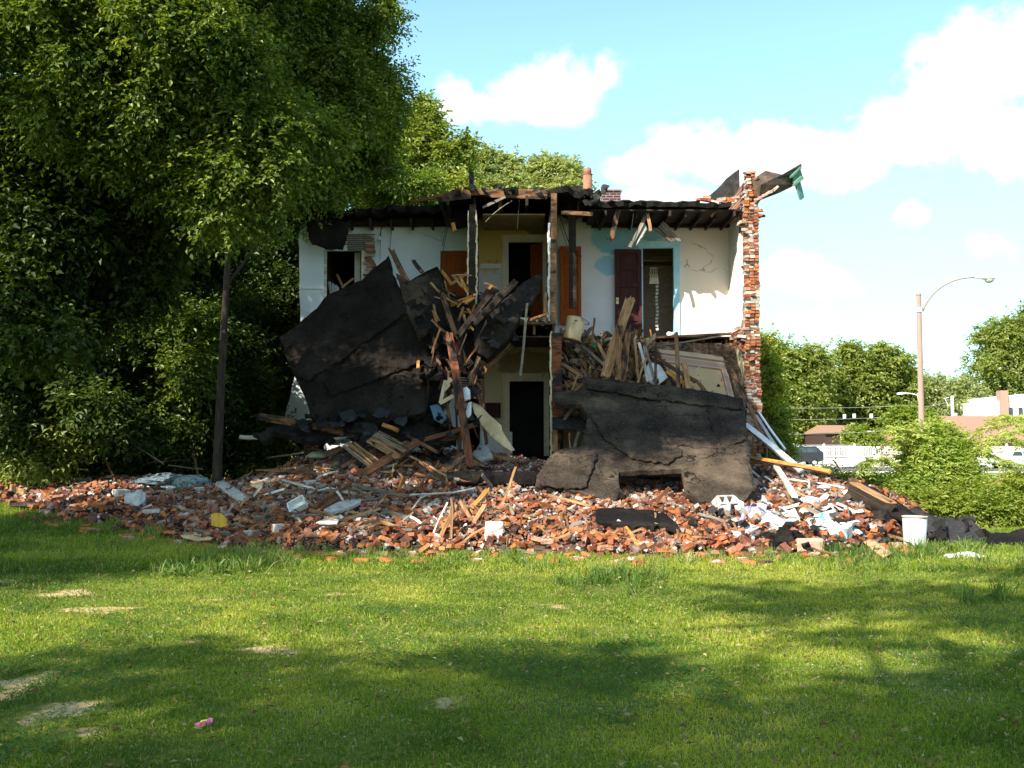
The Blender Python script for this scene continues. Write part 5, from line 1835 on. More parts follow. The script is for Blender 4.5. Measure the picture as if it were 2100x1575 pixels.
for (a, b, c, d) in ((903, 826, 914, 780), (902, 828, 930, 812), (914, 790, 926, 776), (912, 800, 922, 788)):
    p0, p1 = P(a, b, 22.9), P(c, d, 22.9)
    dd = (p1 - p0)
    o.box((p0 + p1) / 2, (dd.length, .12, .07), Matrix.Rotation(-math.atan2(dd.z, dd.x), 3, 'Y'), .01)
o.obj('cracked_casing', M['cream_paint'], None, label='broken cream window frame hanging left of the tall beam', cat='frame')
sheet('tile_scrap', [(949, 796), (958, 793), (964, 800), (965, 818), (952, 822)], lin(793, 22.8, 822, 22.7), M['white'], .03, .01, 8, 9, .3, 41, label='white rounded panel scrap beside the tall beam', cat='panel')
sheet('tile_scrap', [(960, 825), (967, 824), (966, 850), (958, 860), (955, 848)], lin(824, 22.8, 860, 22.6), M['white'], .03, .01, 8, 9, .3, 42, label='narrow white panel scrap below the rounded one', cat='panel')
sheet('blue_sheet_metal', [(882, 832), (900, 828), (916, 856), (906, 868), (890, 860)], lin(828, 22.9, 868, 22.6), simple('blue_gray', [(.3, (.06, .12, .16)), (.7, (.12, .2, .26))], 5), .03, .02, 8, 9, .5, 43, label='blue gray panel hanging left of the tall beam', cat='panel')
sheet('blanket', [(968, 930), (985, 910), (1002, 918), (1012, 938), (985, 945)], lin(910, 23.6, 945, 23.0), M['concrete'], .05, .08, 8, 7, 1, 44, label='gray bundle of cloth beside the tiled wall', cat='cloth')


# drum -----------------------------------------------------------------
def vessel(name, c, rb, rt, h, mat, R=None, label=None, cat='bucket', rim=None):
    e = empty(name, c, label, cat)
    mb = MB()
    mb.lathe([(0, 0), (rb, 0), (rb * 1.01, .01), (rt, h), (rt - .008, h), (rb - .008, .02), (0, .02)], (0, 0, 0), 28, R)
    link('body', mb.mesh('body', mat, (0, 0, 0), True), e)
    mb = MB()
    mb.lathe([(rt, h - .015), (rt + .012, h - .012), (rt + .012, h + .004), (rt - .010, h + .006), (rt - .010, h - .012)], (0, 0, 0), 28, R)
    link('rim', mb.mesh('rim', rim or mat, (0, 0, 0), True), e)
    return e


Rd = Matrix.Rotation(.22, 3, 'Y') @ Matrix.Rotation(-.06, 3, 'X')
dr = vessel('fibre_drum', P(1172, 697, 24.6), .20, .21, .52, M['fibre'], Rd, 'cream fibre drum with a blue gray rim tipped on the fallen floor', 'drum', simple('drum_rim', [(.3, (.12, .17, .22)), (.7, (.25, .3, .34))], 4))
mb = MB()
mb.box((.09, -.205, .42), (.07, .01, .025))
mb.box((.05, -.212, .36), (.05, .008, .01))
link('paper_label', mb.mesh('paper_label', M['wood_half'], (0, 0, 0)), dr, None)
dr.children[-1].rotation_euler = Rd.to_euler()
wb = G(1876, 1123)
bk = vessel('white_bucket', wb, .165, .188, .49, M['bucket_metal'], Matrix.Rotation(.02, 3, 'Y'), 'tall pale gray metal bucket with a rust rim standing on the grass edge', 'bucket', simple('rust', [(.3, (.3, .12, .06)), (.6, (.6, .55, .5))], 10))
mb = MB()
for s_ in (-.10, .02, .12):
    mb.tube([(s_, -math.sqrt(.168 ** 2 - s_ ** 2) + .001, .02), (s_ * 1.12, -math.sqrt(.188 ** 2 - s_ ** 2 * 1.25) + .001, .46)], .004, 5)
link('seam', mb.mesh('seam', M['bucket_metal'], (0, 0, 0)), bk)
# yellow shell seat
ys = empty('yellow_seat', G(452, 1084) + Vector((0, -.35, .0)), 'curved yellow plastic seat shell lying at the left foot of the heap', 'seat')
mb = MB()
nu, nv = 12, 10
Yv = ys.location.y
V = []
for i in range(nu):
    for j in range(nv):
        u, v = i / (nu - 1), j / (nv - 1)
        a = 433 + (u * 40) + (1 - v) * 0
        top = 1053 + 10 * (u - .3) ** 2 * 4
        bot = 1078 + u * 8
        b = top + (bot - top) * v
        if u > .6:
            b += (u - .6) * 28 * (1 - v)
        V.append(P(a, b, Yv + .25 * (1 - v) + .12 * math.sin(u * 3.1)))
Fq = [(i * nv + j, (i + 1) * nv + j, (i + 1) * nv + j + 1, i * nv + j + 1) for i in range(nu - 1) for j in range(nv - 1)]
n_ = len(V)
V2 = [v + Vector((0, .02, .01)) for v in V]
mb.add(V + V2, Fq + [[k + n_ for k in f[::-1]] for f in Fq])
mb.obj('shell', M['yellow_plastic'], ys, smooth=True)
mb = MB()
mb.tube([V[i * nv] for i in range(nu)] + [V[(nu - 1) * nv + j] for j in range(nv)], .013, 6)
mb.tube([V[4 * nv + j] + Vector((0, -.01, 0)) for j in range(nv)], .010, 6)
mb.obj('rim', M['yellow_plastic'], ys, smooth=True)


def block(px, py, size, mat, rz, label, name='concrete_block', cat='block', rx=0, lift=-.02, hollow=False):
    c = G(px, py) + Vector((0, size[1] / 2, lift))
    mb = MB()
    R_ = Matrix.Rotation(rz, 3, 'Z') @ Matrix.Rotation(rx, 3, 'X')
    if hollow:
        w_, d_, h_ = size
        for (x0, x1, y0, y1) in ((-w_ / 2, w_ / 2, -d_ / 2, -d_ / 2 + .03), (-w_ / 2, w_ / 2, d_ / 2 - .03, d_ / 2), (-w_ / 2, -w_ / 2 + .035, -d_ / 2 + .03, d_ / 2 - .03), (w_ / 2 - .035, w_ / 2, -d_ / 2 + .03, d_ / 2 - .03), (-.018, .018, -d_ / 2 + .03, d_ / 2 - .03)):
            mb.box(R_ @ Vector(((x0 + x1) / 2, (y0 + y1) / 2, h_ / 2)), (x1 - x0, y1 - y0, h_), R_)
        me = mb.mesh(name, mat, (0, 0, 0))
    else:
        mb.box(R_ @ Vector((0, 0, size[2] / 2)), size, R_, .01)
        bm = bmesh.new()
        me = mb.mesh(name, mat, (0, 0, 0), False, .012)
        bm.from_mesh(me)
        bmesh.ops.subdivide_edges(bm, edges=bm.edges[:], cuts=2, use_grid_fill=True)
        for v in bm.verts:
            v.co += Vector((1, 1, 1)) * mnoise.noise(v.co * 14 + Vector((px, 0, 0))) * .02
        bm.to_mesh(me)
        bm.free()
    o = link(name, me, None, c)
    return tag(o, label, cat)


block(572, 1097, (.27, .22, .19), M['concrete'], .5, 'gray concrete block standing in grass at the foot of the left heap')
block(512, 1102, (.2, .18, .13), M['concrete'], 1.1, 'small rounded gray stone in the grass left of the concrete block', 'stone', 'stone')
block(526, 1108, (.15, .15, .10), M['concrete'], .3, 'smaller pale stone touching the rounded gray one', 'stone', 'stone')
block(306, 1062, (.30, .22, .16), M['concrete'], .2, 'pale squared stone at the left foot of the heap', 'stone', 'stone')
block(243, 1026, (.28, .22, .22), M['concrete'], .9, 'large rough gray stone on the left end of the heap', 'stone', 'stone')
block(1012, 1104, (.26, .10, .27), M['paper'], .15, 'bright white block of plaster at the front of the bricks', 'plaster_block', 'block', .3)
block(1318, 1128, (.19, .16, .13), M['concrete'], .5, 'smooth gray cube of stone at the front edge below the right slab', 'stone_cube', 'block')
block(1482, 1050, (.36, .18, .19), M['concrete'], .5, 'hollow concrete block tilted under the lower edge of the right slab', 'hollow_block', 'block', .9, .1, True)
block(1487, 1060, (.22, .2, .22), M['concrete'], -.2, 'broken concrete block below the tilted hollow one', 'concrete_block', 'block', .3)
block(622, 1000, (.2, .2, .14), M['concrete'], .7, 'gray squared lump in the upper left heap', 'stone', 'stone')
block(614, 1050, (.2, .18, .16), M['paper'], .6, 'white lump of plaster in the left heap beside the crate', 'plaster_block', 'block')
block(1665, 1130, (.40, .18, .20), M['stone_red'], -.1, 'long pale block with a faded print at the right foot of the debris', 'carton', 'block')
bb_ = G(1665, 1128)
mb = MB()
mb.box(bb_ + Vector((.02, -.03, .10)), (.22, .012, .12), Matrix.Rotation(-.1, 3, 'Z'))
mb.obj('paper_scrap', M['wood_gray'], None, label='faded gray print stuck on the long pale block', cat='print')
# crate, bags, cushion
cr = empty('plastic_crate', G(613, 1052, .05), 'small white plastic crate lying open on the left heap', 'crate')
Rc = Matrix.Rotation(-.5, 3, 'Y') @ Matrix.Rotation(.9, 3, 'X')
mb = MB()
for (c, d) in (((0, 0, 0), (.3, .2, .012)), ((-.144, 0, .06), (.012, .2, .12)), ((.144, 0, .06), (.012, .2, .12)), ((0, -.094, .06), (.276, .012, .12)), ((0, .094, .06), (.276, .012, .12))):
    mb.box(Rc @ Vector(c) + Vector((0, 0, .1)), d, Rc)
link('box', mb.mesh('box', M['white'], (0, 0, 0)), cr)


def lump(name, px, py, rx, ry, rz, mat, label, cat, seed=0, fold=.25, lift=0.0, Y=None):
    c = P(px, py, Y) if Y else G(px, py)
    bm = bmesh.new()
    bmesh.ops.create_icosphere(bm, subdivisions=4, radius=1)
    for v in bm.verts:
        k = 1 + fold * mnoise.fractal(v.co * 1.6 + Vector((seed * 7.3, 0, 0)), .9, 2.2, 5) + fold * .5 * abs(mnoise.noise(v.co * 4 + Vector((seed, 3, 0))))
        v.co = Vector((v.co.x * rx * k, v.co.y * ry * k, v.co.z * rz * k * (1 if v.co.z > 0 else .5)))
    me = bpy.data.meshes.new(name)
    bm.to_mesh(me)
    bm.free()
    me.materials.append(mat)
    me.polygons.foreach_set('use_smooth', [True] * len(me.polygons))
    o = link(name, me, None, c + Vector((0, 0, rz * .4 + lift)))
    return tag(o, label, cat)


lump('plastic_bag', 488, 985, .24, .2, .34, M['bag_plastic'], 'clear whitish plastic bag standing against the slender tree trunk', 'bag', 1, .35)
lump('plastic_bag', 470, 990, .20, .15, .12, M['bag_plastic'], 'low crumpled part filled plastic bag before the standing bag', 'bag', 2, .4)
lump('plastic_bag', 278, 1040, .18, .16, .20, M['bag_plastic'], 'lumpy white sack between the rough stone and the squared stone', 'bag', 3, .35)
lump('plastic_bag', 1978, 1146, .30, .16, .06, M['bag_plastic'], 'flat pale plastic bag lying on the lawn at the right', 'bag', 4, .4, -.0)
lump('cushion', 648, 950, .22, .18, .10, M['cushion'], 'faded yellow green cushion on top of the left heap', 'cushion', 5, .15, .1)
lump('old_cloth', 345, 994, .66, .5, .15, M['cloth_blue'], 'pile of blue and white old cloth behind the left heap', 'cloth', 6, .35)
lump('old_cloth', 392, 1004, .38, .3, .22, M['cloth_teal'], 'dark green cloth beside the pile of blue cloth', 'cloth', 7, .35)
lump('old_cloth', 336, 1008, .3, .15, .08, M['paper'], 'folded white sheet before the pile of old cloth', 'cloth', 8, .35)
lump('old_cloth', 640, 925, .20, .16, .22, M['cloth_teal'], 'dark green and white cloth draped above the cushion', 'cloth', 9, .4, .1)
lump('burnt_lump', 1455, 1042, .2, .2, .16, M['char_lump'], 'black burnt lump under the edge of the right slab', 'lump', 10, .5)
lump('burnt_lump', 1610, 1118, .22, .14, .17, M['tar_dark'], 'crumpled black felt scrap at the foot of the right debris', 'felt scrap', 11, .5)
lump('burnt_lump', 1575, 1115, .17, .12, .12, M['tar_dark'], 'smaller black felt scrap left of the crumpled one', 'felt scrap', 12, .5)
lump('burnt_lump', 1800, 1075, .24, .2, .16, M['char_lump'], 'black tattered felt scrap left of the white bucket', 'felt scrap', 13, .5)
lump('burnt_lump', 1720, 1085, .22, .2, .10, M['char_lump'], 'flat black scrap in the right debris', 'felt scrap', 14, .5)
lump('burnt_lump', 625, 880, .22, .3, .13, M['char_lump'], 'black knob of burnt felt at the lower corner of the big slab', 'burnt lump', 15, .5, 0, 22.8)
lump('burnt_lump', 990, 1095, .2, .2, .08, M['tar_dark'], 'black patch of felt in the front bricks left of the white block', 'felt scrap', 16, .5)
lump('round_float', 1648, 1060, .08, .08, .09, M['cushion'], 'pale green ball in the right debris', 'ball', 17, .02, .03)
lump('burnt_lump', 220, 1052, .5, .15, .05, M['tar_dark'], 'flat black strip along the left foot of the heap', 'felt strip', 18, .3)
lump('burnt_lump', 60, 1040, .35, .14, .08, M['wood_char'], 'dark log in the grass at the far left', 'log', 19, .3)
mb = MB()
cc_ = G(1685, 1082)
mb.lathe([(0, 0), (.10, 0), (.10, .15), (.09, .15), (.09, .02), (0, .02)], (0, 0, 0), 20, Matrix.Rotation(.5, 3, 'Y') @ Matrix.Rotation(.5, 3, 'X'))
o = link('blue_can', mb.mesh('blue_can', M['cyan'], (0, 0, 0), True), None, cc_ + Vector((0, 0, .06)))
tag(o, 'bright blue tub tipped over in the right debris', 'tub')
# books and papers
BK = [(688, 905, 22.8, .22, .3, .05, (.55, .5, .38), .3, 'worn open book with yellowed pages above the cushion', 'book'),
      (705, 903, 22.8, .2, .28, .04, (.3, .38, .42), -.2, 'blue gray book beside the yellowed open book', 'book')]
for (a, b, Y, w_, d_, h_, colr, rz, lb, ct) in BK:
    mb = MB()
    mb.cur = colr
    R_ = Matrix.Rotation(rz, 3, 'Z') @ Matrix.Rotation(-.4, 3, 'X')
    mb.box((0, 0, 0), (w_, d_, h_), R_)
    mb.cur = (.7, .66, .55)
    mb.box(R_ @ Vector((.004, 0, 0)), (w_ - .004, d_ * .97, h_ * .7), R_)
    o = link('book', mb.mesh('book', M['print_col'], (0, 0, 0)), None, P(a, b, Y))
    tag(o, lb, ct)


def paper_mesh(kind, colr, seed):
    rr = random.Random(seed)
    mb = MB()
    if kind == 'sheet':
        w_, d_ = rr.uniform(.18, .30), rr.uniform(.22, .36)
        n1 = 5
        mb.cur = colr
        V = []
        ph = rr.random() * 6
        for s_ in (0, 1):
            for i in range(n1):
                for j in range(n1):
                    u, v = i / (n1 - 1) - .5, j / (n1 - 1) - .5
                    V.append((u * w_, v * d_, .045 * math.sin(u * 5 + ph) + .035 * math.sin(v * 7 + u * 3 + ph) - s_ * .006))
        m_ = n1 * n1
        Fs = []
        for i in range(n1 - 1):
            for j in range(n1 - 1):
                q_ = (i * n1 + j, (i + 1) * n1 + j, (i + 1) * n1 + j + 1, i * n1 + j + 1)
                Fs.append(q_)
                Fs.append(tuple(k + m_ for k in q_[::-1]))
        mb.add(V, Fs)
        mb.cur = tuple(c * .35 for c in colr)
        for k in range(5):
            y_ = -d_ * .3 + k * d_ * .14
            mb.box((0, y_, .05), (w_ * rr.uniform(.3, .6), .008, .002))
    else:
        mb.cur = colr
        mb.box((0, 0, .02), (.2, .27, .006), Matrix.Rotation(.05, 3, 'Y'))
        mb.box((0, 0, -.02), (.2, .27, .006))
        mb.cur = (.8, .8, .76)
        mb.box((.003, 0, 0), (.19, .262, .033))
    return mb.mesh(kind, M['print_col'], (0, 0, 0))


PAPER = [('sheet', (.66, .66, .64), 'crumpled white newspaper sheet strewn over the right debris', 'newspaper sheets on the right debris', 34, 'newspaper'),
         ('sheet', (.62, .74, .80), 'crumpled pale blue paper strewn over the right debris', 'pale blue papers', 6, 'paper'),
         ('sheet', (.46, .40, .66), 'crumpled violet printed paper strewn over the right debris', 'violet papers', 4, 'paper'),
         ('book', (.6, .61, .63), 'white covered book thrown on the right debris', 'white covered books', 12, 'book'),
         ('book', (.32, .2, .14), 'brown covered book thrown on the right debris', 'brown covered books', 6, 'book')]
for (kind, colr, lb, gp, n_, ct) in PAPER:
    ms = [paper_mesh(kind, colr, s_) for s_ in range(3)]
    for i in range(n_):
        a = r.uniform(1515, 1760)
        b = r.uniform(975 + (a - 1515) * .12, 1110)
        if r.random() < .25:
            a, b = r.uniform(1550, 1620), r.uniform(1060, 1080)
        o = link('newspaper' if ct == 'newspaper' else ct, r.choice(ms), None, G(a, b) + Vector((0, 0, .06)))
        o.rotation_euler = (r.gauss(.35, .35), r.gauss(0, .35), r.uniform(0, 6.28))
        o.scale = [r.uniform(.9, 1.35)] * 3
        tag(o, lb, ct, gp)
# coloured oddments on the fallen floor
for (a, b, colr, sz, lb) in ((1255, 705, (.55, .5, .35), (.3, .25, .2), 'open cream carton with green printed squares on the fallen floor'),
                             (1329, 697, (.75, .6, .05), (.16, .1, .1), 'small bright yellow box at the edge of the upper floor'),
                             (1305, 700, (.05, .22, .42), (.2, .16, .14), 'blue crumpled bag at the edge of the upper floor'),
                             (1222, 702, (.04, .25, .12), (.22, .1, .1), 'dark green scrap right of the fibre drum'),
                             (1318, 722, (.7, .7, .72), (.3, .2, .05), 'stack of white magazines left of the carpet'),
                             (1368, 683, (.75, .74, .7), (.16, .14, .12), 'small white jug lying in the closet doorway')):
    mb = MB()
    mb.cur = colr
    R_ = Matrix.Rotation(.5, 3, 'Z') @ Matrix.Rotation(.25, 3, 'Y')
    if 'jug' in lb:
        mb.lathe([(0, 0), (.07, .01), (.09, .07), (.05, .13), (.035, .15), (.045, .17), (.03, .17)], (0, 0, 0), 14, Matrix.Rotation(1.2, 3, 'Y'))
    elif 'bag' in lb or 'scrap' in lb:
        for i in range(9):
            mb.box((random.uniform(-.08, .08), random.uniform(-.05, .05), random.uniform(-.05, .06)), (.1, .09, .05), Matrix.Rotation(random.uniform(-1, 1), 3, 'Y'), .02)
    elif 'magazines' in lb:
        for i in range(5):
            mb.cur = (.7 - .1 * (i % 2), .7, .73)
            mb.box((random.uniform(-.02, .02), 0, i * .022), (.26, .2, .018), Matrix.Rotation(random.uniform(-.2, .2), 3, 'Z') @ Matrix.Rotation(.2, 3, 'Y'))
    else:
        w_, d_, h_ = sz
        for (c, d) in (((0, 0, 0), (w_, d_, .01)), ((-w_ / 2, 0, h_ / 2), (.01, d_, h_)), ((w_ / 2, 0, h_ / 2), (.01, d_, h_)), ((0, -d_ / 2, h_ / 2), (w_, .01, h_)), ((0, d_ / 2, h_ / 2), (w_, .01, h_))):
            mb.box(R_ @ Vector(c), d, R_)
        if 'carton' in lb:
            for (k, cl_) in ((-.07, (.35, .33, .06)), (.06, (.05, .25, .13))):
                mb.cur = cl_
                mb.box(R_ @ Vector((k, -d_ / 2 - .008, h_ / 2)), (.10, .006, .13), R_)
    o = link({'carton': 'carton', 'jug': 'jug'}.get([w for w in ('carton', 'jug', 'x') if w in lb or w == 'x'][0], 'household_item'), mb.mesh('item', M['print_col'], (0, 0, 0)), None, P(a, b + 6, 25.9 if a < 1360 else 26.4) + Vector((0, 0, 0)))
    if a < 1300:
        o.location = P(a, b + 8, 25.3)
    tag(o, lb, [w for w in ('carton', 'box', 'bag', 'scrap', 'magazines', 'jug') if w in lb][0])
# curled felt and split log at the right end
sheet('curled_felt', [(1850, 1050), (1880, 1038), (1915, 1060), (1990, 1060), (2010, 1085), (2050, 1100), (2100, 1088), (2180, 1085), (2200, 1125), (2100, 1138), (2040, 1128), (1990, 1112), (1930, 1118), (1900, 1100), (1868, 1080)],
      lambda a, b: 20.0 - (b - 1040) / 90 * 2.8, M['felt'], .05, .32, 12, 9, 3, 51, fq=1.6, label='long curled black roofing felt running right from the white bucket', cat='roofing felt')
sheet('curled_felt', [(2010, 1108), (2040, 1092), (2070, 1096), (2100, 1080), (2170, 1090), (2180, 1135), (2110, 1132), (2050, 1124)], lambda a, b: 18.2 - (b - 1080) / 50 * 1.2, M['tar_dark'], .04, .2, 10, 8, 3, 52, fq=2, label='dark torn felt fold at the right edge of the lawn', cat='roofing felt')
sheet('curled_felt', [(1738, 1002), (1752, 992), (1775, 990), (1800, 1005), (1850, 1035), (1895, 1065), (1905, 1090), (1860, 1070), (1790, 1040)], lambda a, b: 20.6 - (b - 990) / 90 * 2.2, M['tar_dark'], .04, .1, 10, 8, 2, 53, fq=2, label='black felt trailing behind the split log to the bucket', cat='roofing felt')
a_, b_ = G(1745, 1003, .35), G(1845, 1056, .25)
lg = empty('split_log', (a_ + b_) / 2 - Vector((0, 0, .2)), 'thick black sided timber with a raw tan top, right of the heap', 'timber')
_x = (b_ - a_).normalized()
_z = Vector((0, -1, .35))
_z = Matrix.Rotation(-.75, 3, _x) @ (_z - _x * _z.dot(_x)).normalized()
plank(a_, b_, .30, .24, 'wood_char', parent=lg, name='charred_side', j0=.06, j1=.15, roll=-.75)
plank(a_ + _z * .135, b_ + _z * .135 - _x * .1, .25, .03, 'wood_tan', parent=lg, name='raw_face', j0=.05, j1=.35, roll=-.75)
# wrapper on the lawn
w_ = G(415, 1490)
mb = MB()
mb.cur = (.75, .18, .38)
mb.box((0, 0, .02), (.11, .035, .03), Matrix.Rotation(.25, 3, 'Z') @ Matrix.Rotation(-.25, 3, 'Y'), .008)
mb.cur = (.8, .75, .1)
mb.box((.01, .015, .04), (.05, .03, .012), Matrix.Rotation(.25, 3, 'Z'), .004)
mb.cur = (.8, .3, .5)
mb.box((.06, .01, .045), (.025, .02, .025), None, .006)
o = link('sweet_wrapper', mb.mesh('sweet_wrapper', M['print_col'], (0, 0, 0)), None, w_)
o.scale = (.75, .75, .75)
tag(o, 'crumpled pink and yellow wrapper alone on the near lawn', 'wrapper')
# hanging wires and the cord over the heap
WR = [([(1062, 700, 24.2), (1060, 700, 24.2)], ''),
      ([(944, 1010, 21.2), (985, 1005, 21.0), (1010, 1000, 20.9)], ''),
      ]
WIRES = [([(1222, 450, 25.0), (1232, 470, 25.0), (1247, 492, 25.0)], .008, 'thin wire hanging beside the broken rafter end'),
         ([(1299, 438, 25.1), (1293, 475, 25.1), (1280, 508, 25.1)], .008, 'thin wire hanging above the maroon door'),
         ([(921, 462, 24.5), (913, 490, 24.5), (905, 540, 24.5)], .008, 'thin wire hanging before the orange door'),
         ([(919, 462, 24.5), (912, 480, 24.5), (907, 505, 24.5)], .008, 'shorter wire hanging before the orange door'),
         ([(1066, 402, 24.3), (1063, 440, 24.3), (1061, 470, 24.3)], .008, 'thin wire hanging from the hall ceiling'),
         ([(1050, 412, 24.3), (1020, 432, 24.3), (996, 455, 24.3)], .012, 'pale cord swinging across the hall ceiling'),
         ([(1023, 400, 24.3), (1023, 436, 24.3)], .006, 'short wire hanging at the left of the hall'),
         ([(1147, 440, 25.3), (1160, 480, 25.3), (1175, 520, 25.3), (1193, 526, 25.3)], .012, 'dark cable running past the charred hanging joist'),
         ([(1148, 460, 25.0), (1158, 490, 25.0), (1166, 512, 25.0)], .008, 'second cable left of the charred hanging joist'),
         ([(779, 480, 26.55), (780, 500, 26.55), (779, 532, 26.55)], .006, 'cord running down the white wall from a ceiling hook'),
         ([(791, 458, 26.55), (782, 470, 26.55), (780, 492, 26.55)], .012, 'black wire running to the fitting on the white wall'),
         ([(803, 466, 26.55), (801, 495, 26.5), (799, 510, 26.4)], .007, 'thin wire beside the fitting on the white wall'),
         ([(1000, 1012, 20.6), (1050, 1002, 20.6), (945, 1012, 20.4)], .006, 'cord')]
for (pts, rd, lb) in WIRES[:-1]:
    mb = MB()
    P3 = [P(*p) for p in pts]
    if len(P3) == 3:
        q_ = []
        for i in range(9):
            t = i / 8
            q_.append(P3[0] * (1 - t) ** 2 + (P3[1] * 2 - (P3[0] + P3[2]) * .5) * 2 * t * (1 - t) + P3[2] * t * t)
        P3 = q_
    mb.tube(P3, rd, 5)
    mb.obj('wire', M['wire'] if 'pale' not in lb else M['wood_gray'], None, label=lb, cat='wire')
mb = MB()
mb.tube([G(840, 1015, .18), G(880, 1013, .2), G(930, 1010, .22), G(975, 1001, .3)], .018, 6)
mb.tube([G(880, 1013, .2), G(862, 1022, .2), G(845, 1045, .1)], .014, 6)
mb.obj('cord', M['concrete'], None, label='gray cable snaking over the crumbs below the tall red brown beam', cat='cable')
mb = MB()
c = P(779, 490, 26.55)
mb.lathe([(0, 0), (.05, 0), (.055, .03), (.03, .06), (0, .065)], c, 14, Matrix.Rotation(math.pi / 2, 3, 'X'))
mb.obj('light_fitting', M['white'], None, label='small round white fitting on the white wall', cat='fitting')
mb = MB()
c0 = P(1409, 532, 26.6)
for q_ in ([(0, 0, 0), (0, 0, -.11)], [(0, 0, -.11), (-.05, 0, -.17), (-.06, 0, -.2)], [(0, 0, -.11), (.05, 0, -.17), (.06, 0, -.2)]):
    mb.tube([c0 + Vector(p) for p in q_], .007, 5)
mb.obj('wall_hook', M['black'], None, label='small black wishbone shaped hook on the pink wall', cat='hook')

# charred scraps and crumbs ---------------------------------------------
def scraps(n, region, depth, size, mats, label, group, seed, name='charred_scrap', cat='charred scrap'):
    rr = random.Random(seed)
    for i in range(n):
        a, b = rr.uniform(region[0], region[2]), rr.uniform(region[1], region[3])
        k = rr.randint(5, 8)
        s_ = rr.uniform(*size)
        ph = rr.random() * 6
        poly = [(a + math.cos(ph + 6.283 * j / k) * s_ * rr.uniform(.4, 1.2), b + math.sin(ph + 6.283 * j / k) * s_ * rr.uniform(.3, .9)) for j in range(k)]
        g0, g1 = rr.uniform(-.03, .03), rr.uniform(-.05, .01)
        Y0 = depth(a, b)
        sheet(name, poly, lambda x_, y_: Y0 + (x_ - a) * g0 + (y_ - b) * g1, M[rr.choice(mats)], .015, .20, 5, 4, 2.0, seed * 50 + i, fq=3, label=label, cat=cat, group=group)


scraps(30, (860, 600, 985, 890), lambda a, b: 24.1 - (b - 600) / 280 * 1.2, (10, 24), ('char_lump', 'char_lump', 'tar_dark', 'felt'), 'crumpled scrap of burnt felt in the black tangle left of the tall beam', 'burnt scraps by the tall beam', 61)
scraps(26, (600, 845, 930, 905), lambda a, b: 22.9 - (b - 840) / 70 * .9, (9, 20), ('char_lump', 'tar_dark', 'felt'), 'crumpled scrap of burnt felt at the foot of the big leaning slab', 'burnt scraps under the leaning slab', 62)
scraps(12, (980, 590, 1060, 720), lambda a, b: 23.6, (8, 18), ('char_lump', 'tar_dark', 'felt'), 'crumpled scrap of burnt felt clinging to the charred roll', 'burnt scraps on the charred roll', 63)
scraps(7, (900, 380, 1210, 400), lambda a, b: 24.05, (6, 12), ('char_lump', 'tar_dark'), 'curled burnt felt scrap on the front edge of the hall roof', 'burnt scraps on the hall roof edge', 64)
scraps(8, (1190, 375, 1240, 440), lambda a, b: 24.6, (8, 18), ('char_lump', 'felt'), 'torn felt scrap hanging where the hall roof meets the right roof', 'felt scraps right of the hall roof', 65)
scraps(14, (880, 905, 1000, 985), lambda a, b: G(a, b, .15).y, (7, 14), ('char_lump', 'felt', 'tar_dark'), 'black felt scrap on the crumbs round the tall beam foot', 'felt scraps round the beam foot', 66)
scraps(10, (1560, 1080, 1850, 1125), lambda a, b: G(a, b, .12).y, (8, 15), ('char_lump', 'felt', 'tar_dark'), 'black felt scrap at the foot of the right debris', 'felt scraps at the right foot', 67)
scraps(14, (1400, 1030, 1560, 1090), lambda a, b: G(a, b, .12).y, (7, 14), ('char_lump', 'felt', 'tar_dark'), 'black felt scrap in the bricks below the right slab', 'felt scraps below the right slab', 68)


def crumbs(n, fn, size, palette, name, label, seed, el=2):
    rg = np.random.default_rng(seed)
    C = np.array([list(fn(rg)) for _ in range(n)])
    sz = rg.gamma(2.2, size, n).clip(.015, .16)
    pal = np.array(palette)
    cols = pal[rg.integers(0, len(pal), n)] * rg.uniform(.7, 1.1, (n, 1))
    D = np.stack([sz * rg.uniform(1, el, n), sz * rg.uniform(.5, 1, n), sz * rg.uniform(.2, .6, n)], 1)
    v, q, c = boxes_np(C, D, rot_rand(n, .9), cols, .25)
    o = link(name, np_mesh(name, v, q, M['chip_col'], c))
    tag(o, label, 'debris', kind='stuff')


def _slope(rg):
    a, b = rg.uniform(1152, 1500), rg.uniform(692, 830)
    if a > 1345 and b < 790:
        a -= 190
    return P(a, b, 26.2 - (b - 690) / 175 * 2.0 - rg.uniform(.02, .22))


crumbs(2600, _slope, .022, [(.4, .26, .14), (.24, .13, .07), (.1, .06, .04), (.45, .36, .26), (.34, .2, .1), (.05, .035, .025), (.3, .18, .09)], 'floor_debris', 'splintered plaster and wood crumbs covering the fallen upper floor', 71, 9)


def _hallfl(rg):
    a = rg.uniform(-.8, .9)
    return Vector((a, rg.uniform(24.05, 26.4), 4.43 + rg.uniform(0, .08)))


crumbs(500, _hallfl, .03, [(.5, .48, .45), (.3, .28, .26), (.6, .58, .55), (.12, .1, .09)], 'hall_debris', 'gray plaster crumbs heaped on the broken hall floor', 72)

scraps(14, (1900, 1060, 2020, 1105), lambda a, b: G(a, b + 20, .1).y, (10, 24), ('felt', 'tar_dark', 'char_lump'), 'torn piece of black felt in the tangle right of the white bucket', 'torn felt right of the bucket', 69)

